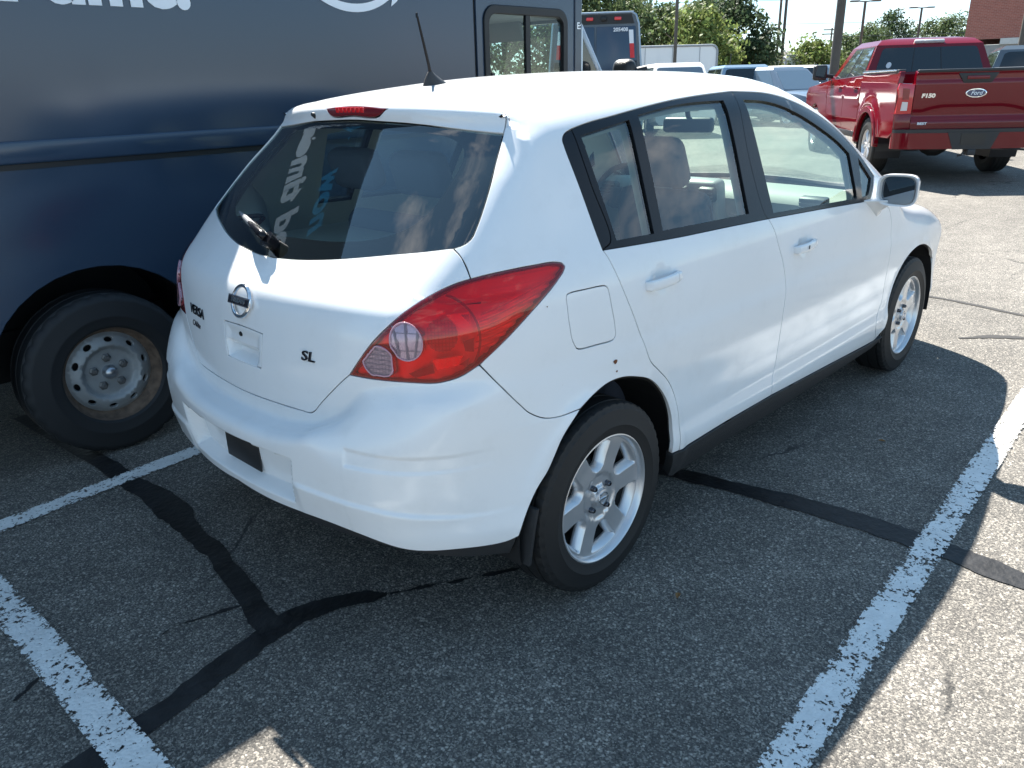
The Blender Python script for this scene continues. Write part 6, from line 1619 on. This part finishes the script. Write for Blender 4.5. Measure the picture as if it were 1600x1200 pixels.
tube('roof_edge_trim', [(-.01, v2y-.78, 2.712), (-.01, v2y+.78, 2.712)], .022, mat('edge_alu'), v2, 8)
for y in (-.46, .12): box('marker_lamp', (-.03, v2y+y, 2.60), (.05, .15, .07), mat('lamp_red_bright', (.70, .02, .025), .15, coat=1), v2, bev=.02)
box('rear_camera', (-.03, v2y-.17, 2.60), (.06, .12, .09), VBLACK, v2, bev=.02)
facepoly('header_panel', [(-.014, v2y-.80, 2.50), (-.014, v2y+.80, 2.50), (-.014, v2y+.74, 2.68), (-.014, v2y-.74, 2.68)][::-1], VBLACK, v2, t=.01)
text('lettering', 'amazon', .34, LETTER, v2, frame((-.030, v2y-.20, 1.36), (0, -1, 0), (0, 0, 1)), bold=.008)
text('lettering', '205408', .10, LETTER, v2, frame((-.030, v2y-.52, 2.385), (0, -1, 0), (0, 0, 1)), bold=.003)
# the rest
x, y = spot(1052, 21.5); parked_car('passenger_van', 'white van front with a wide blue-tinted windscreen beside the dark blue van seen from behind', 'van', x, y, FWD+math.pi+.10, WHITE2, 'van', .875, glassm=SCR)
x, y = spot(1143, 26); parked_car('parked_suv', 'light blue sport utility car with dark rear window just beyond the hatchback roof', 'car', x, y, FWD+.10, LTBLUE, 'suv', 1.03)
bm = bmesh.new()
c_ = [o for o in bpy.data.objects if o.name == 'parked_suv'][0]
tube('roof_antenna', [(-1.2, .35, 1.68), (-1.24, .35, 1.76), (-1.30, .35, 2.02)], .012, PBLACK, c_, 8); bm.free()
x, y = spot(1222, 24); parked_car('parked_suv', 'silver-blue car facing the camera, nose next to the red pickup', 'car', x, y, FWD+math.pi+.55, SILVERBLUE, 'suv', .98, glassm=SCR)
x, y = spot(1274, 27); parked_car('parked_suv', 'dark blue car behind the silver-blue one at the foot of the big light pole', 'car', x, y, FWD+math.pi+.9, DKBLUE, 'suv', 1.02)
x, y = spot(1600, 18.0); parked_car('parked_suv', 'dark grey sport utility car behind the right side of the pickup cab', 'car', x, y, FWD-.3, GREYP, 'suv', 1.10)
def trailer(name, label, cat_, px0, px1, depth, z0, z1, dep=2.3, flare=.35, m=WHITE2):
    a = at_(px0, depth); b = at_(px1, depth); d = np.array([b[0]-a[0], b[1]-a[1]]); L_ = np.linalg.norm(d); hd = math.atan2(d[1], d[0])
    t = thing(name, label, cat_, (float(a[0]), float(a[1]), ground_z(a[0], a[1])), hd)
    rr = .28
    prof = [(0, z0), (L_, z0)]+[(L_-rr+rr*math.cos(q), z1-rr+rr*math.sin(q)) for q in np.linspace(0, math.pi/2, 7)]+[(0, z1)]
    loft('box_body', [[(x, 0, z) for x, z in prof], [(x, dep, z) for x, z in prof]], m, t, angle=35)
    tube('edge_trim', [(L_+.01, -.015, z0), (L_+.01, -.015, z1-rr)]+[(L_-rr+(rr+.01)*math.cos(q), -.015, z1-rr+(rr+.01)*math.sin(q)) for q in np.linspace(0, math.pi/2, 7)]+[(0, -.015, z1+.01)], .05, mat('trailer_grey', (.32, .34, .36), .5), t, 8)
    for k in range(1, int(L_/1.3)+1):
        box('panel_joint', (k*1.3, -.008, (z0+z1)/2), (.025, .02, z1-z0-.1), mat('trailer_grey'), t)
    for xx in (.9, 1.9): simple_wheel(t, xx, .1, .42, .22)
    return t
trailer('box_trailer', 'long white box trailer with a rounded front top corner in front of the trees', 'trailer', 880, 1118, 38, .55, 2.85)
trailer('box_trailer', 'white box trailer roof far off between the tree and the bright bush, the nearer one', 'trailer', 1130, 1226, 56, .6, 2.62)
trailer('box_trailer', 'short white box trailer end far off at the left edge of the bright bush', 'trailer', 1226, 1250, 58, .6, 2.80)

# ------------------------------------------------------------------ poles, wires, trees, buildings
POLEM = mat('pole_brown', (.085, .072, .060), .65, var=.15, vscale=3)
WOODP = mat('wood_pole', (.11, .088, .066), .85, var=.25, vscale=5)
def light_pole(px, depth, h, r_, label, arms, lean=0.):
    x, y = spot(px, depth); t = thing('light_pole', label, 'light pole', (x, y, ground_z(x, y)), 0, 'light poles around the lot')
    lathe('pole', [(r_*1.6, 0), (r_*1.6, .5), (r_*1.1, .52), (r_*.85, h)], POLEM, t, 16, 'z', caps=True)
    for ang, L_ in arms:
        d = Vector((math.cos(ang), math.sin(ang), 0))
        tube('arm', [(0, 0, h-.05), tuple(d*L_*.5+Vector((0, 0, h)))], r_*.4, POLEM, t, 8)
        box('lamp_head', tuple(d*(L_*.5+.28)+Vector((0, 0, h))), (.62, .30, .10), POLEM, t, bev=.03, rot=Matrix.Rotation(ang, 3, 'Z'))
    return t
AZ = math.atan2(cr_[1], cr_[0])
light_pole(1053, 36, 9.5, .075, 'thin brown light pole in front of the dark trees left of the open sky', ((AZ, 1.5), (AZ+math.pi, 1.5)))
light_pole(1218.6, 52, 6.05, .10, 'brown light pole with one lamp arm reaching right, beside the taller utility pole', ((AZ, .9),))
light_pole(1302, 22, 9.5, .115, 'thick brown light pole right behind the red pickup hood', ((AZ, 1.8), (AZ+math.pi, 1.8)))
light_pole(1338, 56, 6.1, .10, 'far brown light pole with a double arm left of the round green trees', ((AZ, .9), (AZ+math.pi, .9)))
light_pole(1425, 68, 6.5, .10, 'far brown light pole with a double arm over the round green trees', ((AZ, .9), (AZ+math.pi, .9)))
light_pole(1587, 25, 9.5, .10, 'brown light pole in front of the brick building', ((AZ, 1.5), (AZ+math.pi, 1.5)))
tops = []
for px, depth, h, r_, lab in ((1210.5, 66, 10.5, .12, 'tall wooden utility pole beside the light pole with one arm'), (1189, 95, 5.8, .13, 'small far utility pole with a crossarm above the distant roofs'), (1292, 95, 6.6, .13, 'small far utility pole behind the bright green bush'), (1760, 40, 12, .15, 'wooden utility pole to the right of the brick wall')):
    x, y = spot(px, depth); t = thing('utility_pole', lab, 'utility pole', (x, y, .11), 0, 'wooden utility poles')
    lathe('pole', [(r_, 0), (r_*.7, h)], WOODP, t, 12, 'z', caps=True)
    for zz in (.97, .90): box('crossarm', (0, 0, h*zz), (2.0, .10, .12), WOODP, t, rot=Matrix.Rotation(AZ, 3, 'Z'))
    tops.append((x, y, h))
WIRE = mat('wire', (.10, .11, .12), .6)
def wire(a, b, sag, label):
    pts = []
    for k in range(25):
        u = k/24; p_ = np.array(a)*(1-u)+np.array(b)*u; p_[2] -= sag*4*u*(1-u); pts.append(tuple(p_))
    o_ = tube('power_line', pts, .016, WIRE, None, 5); tag(o_, label, 'power line', 'power lines across the sky'); return o_
d_ = cr_*np.array([1, 1, 0]); d_ /= np.linalg.norm(d_)
base_ = np.array([tops[0][0], tops[0][1], 0])
for k, (z0, z1, s) in enumerate(((9.9, 13.5, 1.2), (9.2, 11.0, 1.0), (7.6, 9.0, .9), (6.0, 6.6, .8), (4.9, 5.4, .7))):
    a = base_+np.array([0, 0, z0])-d_*24; b = base_+d_*46+np.array([0, 0, z1])
    wire(a, b, s, ('highest', 'second highest', 'middle', 'second lowest', 'lowest')[k]+' thin power line crossing the pale sky')
LEAF = {}
def leafmat(name, c, var=.45):
    m = bpy.data.materials.new(name); m.use_nodes = True; n = m.node_tree.nodes; L = m.node_tree.links; b = n['Principled BSDF']
    g = n.new('ShaderNodeNewGeometry'); h = n.new('ShaderNodeHueSaturation'); h.inputs['Color'].default_value = (*c, 1)
    mr = n.new('ShaderNodeMapRange'); mr.inputs[3].default_value = 1-var; mr.inputs[4].default_value = 1+var
    mh = n.new('ShaderNodeMapRange'); mh.inputs[3].default_value = .47; mh.inputs[4].default_value = .52
    L.new(g.outputs['Random Per Island'], mr.inputs[0]); L.new(mr.outputs[0], h.inputs['Value'])
    ml = n.new('ShaderNodeMath'); ml.operation = 'FRACT'; mm = n.new('ShaderNodeMath'); mm.operation = 'MULTIPLY'; mm.inputs[1].default_value = 7.3
    L.new(g.outputs['Random Per Island'], mm.inputs[0]); L.new(mm.outputs[0], ml.inputs[0]); L.new(ml.outputs[0], mh.inputs[0]); L.new(mh.outputs[0], h.inputs['Hue'])
    L.new(h.outputs[0], b.inputs['Base Color']); b.inputs['Roughness'].default_value = .6; b.inputs['Specular IOR Level'].default_value = .18
    tl = n.new('ShaderNodeBsdfTranslucent'); L.new(h.outputs[0], tl.inputs[0]); mx = n.new('ShaderNodeMixShader'); mx.inputs[0].default_value = .38
    L.new(b.outputs[0], mx.inputs[1]); L.new(tl.outputs[0], mx.inputs[2]); L.new(mx.outputs[0], n['Material Output'].inputs[0])
    return m
DARKLEAF = leafmat('dark_leaves', (.062, .094, .045)); MIDLEAF = leafmat('mid_leaves', (.100, .140, .060)); BRIGHTLEAF = leafmat('bright_leaves', (.16, .21, .065)); OLIVE = leafmat('olive_leaves', (.120, .145, .075))
BARK = mat('bark', (.07, .055, .042), .9, var=.3, vscale=4)
def tree(label, x, y, h, w, leaves, seed, z0=.18, n_cl=70, per=75, leaf=.135, cat_='tree', name='tree', group=None):
    rs = np.random.default_rng(seed); t = thing(name, label, cat_, (x, y, .11), 0, group)
    # trunk and limbs
    bm = bmesh.new(); bm_tube(bm, [(0, 0, 0), (.05*w*.3, 0, h*.25), (-.03*w*.3, .02*w, h*.55), (0, 0, h*.8)], [.035*h, .028*h, .018*h, .006*h], 8)
    for k in range(7):
        a = rs.uniform(0, 6.28); zb = h*rs.uniform(.22, .5); q = Vector((math.cos(a)*w*.36, math.sin(a)*w*.36, zb+h*rs.uniform(.15, .3)))
        bm_tube(bm, [(0, 0, zb), tuple(q*.55+Vector((0, 0, zb*.45))), tuple(q)], [.015*h, .010*h, .004*h], 6)
    bmobj('trunk', bm, BARK, t, smooth=True)
    V = []; F_ = []
    cs = []
    for k in range(n_cl):
        u = rs.uniform(0, 1); zz = z0+(1-z0)*u
        prof = math.sin(math.pi*min(1, max(0, .12+.88*(1-u)**.8)))**.6 if u > .25 else .75+.25*u/.25
        prof = max(.22, (1-(max(0, u-.30)/.74)**2.2))*(.78+.22*min(1, u/.2))
        a = rs.uniform(0, 6.28); rr = w*.5*prof*rs.uniform(.35, 1.0)**.5*rs.uniform(.86, 1.10)
        cs.append((rr*math.cos(a), rr*math.sin(a), h*zz*rs.uniform(.94, 1.02), rs.uniform(.10, .19)*w*(.8+.4*rs.uniform())))
    for cx, cy, cz, r_ in cs:
        P = rs.normal(0, 1, (per, 3)); P /= np.linalg.norm(P, axis=1, keepdims=True); P *= rs.uniform(.45, 1.05, (per, 1))*r_; P[:, 2] *= .72
        for p_ in P:
            c = np.array([cx, cy, cz])+p_
            nrm = p_/np.linalg.norm(p_)+rs.normal(0, .55, 3)+np.array([0, 0, .25]); nrm /= np.linalg.norm(nrm)
            a_ = np.cross(nrm, rs.normal(0, 1, 3)); a_ /= np.linalg.norm(a_); b_ = np.cross(nrm, a_); s = leaf*rs.uniform(.55, 1.3)
            i = len(V); V += [c-a_*s, c+b_*s*.55, c+a_*s, c-b_*s*.55]; F_.append((i, i+1, i+2, i+3))
    mobj('crown', V, F_, leaves, t)
    return t
def T(px, depth, **k): x, y = spot(px, depth); return tree(k.pop('label'), x, y, k.pop('h'), k.pop('w'), k.pop('m'), k.pop('s'), **k)
T(930, 47, h=6.9, w=7.5, m=MIDLEAF, s=1, n_cl=110, label='tall olive-green tree above the roof of the van seen from behind')
T(985, 50, h=6.0, w=6.5, m=OLIVE, s=2, n_cl=90, label='olive-green tree to the right of the van seen from behind, the hazy middle one')
T(1032, 46, h=5.2, w=5.4, m=MIDLEAF, s=3, n_cl=90, label='green tree left of the thin pole in front of the tree row')
T(1086, 44, h=4.9, w=5.2, m=BRIGHTLEAF, s=4, n_cl=85, label='bright yellow-green tree in front of the dark ones right of the thin pole')
T(1098, 53, h=6.3, w=6.6, m=MIDLEAF, s=14, n_cl=100, label='tall mid-green tree behind the yellow-green one')
T(1139, 49, h=5.8, w=5.6, m=DARKLEAF, s=5, n_cl=120, label='darkest tree at the right end of the tree row')
T(1172, 52, h=3.5, w=4.2, m=OLIVE, s=6, n_cl=50, z0=.1, label='low brownish bush under the darkest tree')
T(1270, 58, h=3.8, w=4.6, m=BRIGHTLEAF, s=7, n_cl=80, z0=.06, label='bright green bush left of the thick light pole')
T(1236, 62, h=2.9, w=4.5, m=BRIGHTLEAF, s=17, n_cl=50, z0=.06, label='low light green bush above the far white trailers')
T(1205, 70, h=2.9, w=5, m=BRIGHTLEAF, s=18, n_cl=50, z0=.06, label='low light green bush under the distant roofs')
T(1318, 70, h=4.5, w=5.0, m=MIDLEAF, s=8, n_cl=70, z0=.08, label='mid-green tree partly hidden by the thick light pole')
T(1350, 76, h=5.5, w=5.4, m=MIDLEAF, s=15, n_cl=75, z0=.08, label='green tree on the left flank of the round dark tree')
T(1386, 78, h=6.8, w=6.4, m=DARKLEAF, s=9, n_cl=110, z0=.1, label='round dark green tree above the red pickup cab')
T(1440, 80, h=6.3, w=5.5, m=MIDLEAF, s=10, n_cl=80, z0=.1, label='mid-green tree right of the far double-arm pole')
T(1478, 80, h=6.5, w=6.2, m=MIDLEAF, s=11, n_cl=90, z0=.1, label='green tree next to the left edge of the brick building')
for k, (px, dep, h, w, m, lab) in enumerate(((700, 46, 9, 8, MIDLEAF, 'mid-green tree behind the delivery van body'), (790, 50, 9, 8, OLIVE, 'olive tree seen through the left pane of the delivery van cab'), (860, 48, 9, 8, MIDLEAF, 'green tree seen through the right pane of the delivery van cab'))):
    T(px, dep, h=h, w=w, m=m, s=20+k, n_cl=80, label=lab)
# brick building on the right
def brickmat():
    m = bpy.data.materials.new('brick_wall'); m.use_nodes = True; n = m.node_tree.nodes; L = m.node_tree.links; b = n['Principled BSDF']
    tc = n.new('ShaderNodeTexCoord'); mp = n.new('ShaderNodeMapping'); mp.inputs['Rotation'].default_value = (R(90), 0, 0)
    br = n.new('ShaderNodeTexBrick'); br.inputs['Scale'].default_value = 2.2; br.inputs['Color1'].default_value = (.36, .125, .095, 1); br.inputs['Color2'].default_value = (.29, .10, .078, 1); br.inputs['Mortar'].default_value = (.40, .28, .23, 1)
    br.inputs['Mortar Size'].default_value = .012; br.inputs['Row Height'].default_value = .18; br.inputs['Brick Width'].default_value = .48
    L.new(tc.outputs['Object'], mp.inputs[0]); L.new(mp.outputs[0], br.inputs[0]); L.new(br.outputs[0], b.inputs['Base Color']); b.inputs['Roughness'].default_value = .9
    return m
BRK = brickmat(); STONE = mat('pale_stone', (.55, .55, .53), .8, var=.08)
bx, by = spot(1497, 46)
bd = thing('brick_building', 'large red brick building with a white base band at the right edge of the photo', 'building', (bx, by, .1), AZ-.53)
box('wall', (14, 6, 6.0), (28, 12, 5.8), BRK, bd)
box('base_band', (14.9, 5.95, 2.95), (26.2, 12.1, .32), STONE, bd)
box('base_wall', (14, 6.03, 1.40), (27.9, 11.9, 2.78), mat('grey_block', (.30, .30, .29), .9, var=.15), bd)
box('parapet', (14, 6, 8.99), (28.2, 12.2, .20), mat('parapet_brown', (.10, .075, .06), .6), bd)
for k in range(6):
    w_f = facepoly('window', [(4+4*k, -.02, 3.6), (5.6+4*k, -.02, 3.6), (5.6+4*k, -.02, 5.6), (4+4*k, -.02, 5.6)], mat('grille_black'), bd, t=.03)
    facepoly('pane', [(4.1+4*k, -.03, 3.7), (5.5+4*k, -.03, 3.7), (5.5+4*k, -.03, 5.5), (4.1+4*k, -.03, 5.5)], DARKGLASS, w_f, t=.01)
# distant roofs
for px, dep, wd, hh, lab in ((1200, 105, 7, 4.3, 'distant grey-roofed house left of the slim poles'), (1227, 112, 6, 4.6, 'distant house roof between the slim poles and the bush')):
    x, y = spot(px, dep); hs_ = thing('house', lab, 'house', (x, y, .11), AZ)
    box('wall', (0, 0, 1.5), (wd, 5, 3.0), mat('house_wall', (.42, .38, .34), .9), hs_)
    loft('roof', [[(-wd/2-.3, -2.8, 3.0), (-wd/2-.3, 2.8, 3.0), (-wd/2-.3, 0, hh)], [(wd/2+.3, -2.8, 3.0), (wd/2+.3, 2.8, 3.0), (wd/2+.3, 0, hh)]], mat('house_roof', (.20, .18, .17), .9), hs_, smooth=False)

# fallen leaves on the asphalt
LEAFB = mat('dry_leaf', (.22, .11, .035), .8)
for i, (lx, ly, la, lab) in enumerate(((.09, -1.04, .4, 'small dry brown leaf on the shaded asphalt near the right stripe'), (1.62, -1.10, 1.9, 'tiny dry leaf on the shaded asphalt beside the front wheel'))):
    bm = bmesh.new(); pts = [(-.016, 0), (-.006, .007), (.006, .008), (.017, 0), (.006, -.008), (-.006, -.007)]
    vs = [bm.verts.new((x*math.cos(la)-y*math.sin(la), x*math.sin(la)+y*math.cos(la), .004+abs(y)*.6)) for x, y in pts]
    c0 = bm.verts.new((0, 0, .003))
    for k in range(6): bm.faces.new((vs[k], vs[(k+1) % 6], c0))
    o_ = bmobj('fallen_leaf', bm, LEAFB); o_.location = (lx, ly, .004); tag(o_, lab, 'leaf', 'dry leaves on the ground')


# ------------------------------------------------------------------ keep the tree at thing > part > sub-part
def depth_of(o):
    d = 0
    while o.parent is not None: o = o.parent; d += 1
    return d
for _ in range(4):
    for o in [o for o in COL.objects if depth_of(o) > 2]:
        p_ = o.parent; M_ = p_.matrix_basis @ o.matrix_basis
        o.parent = p_.parent; o.matrix_basis = M_
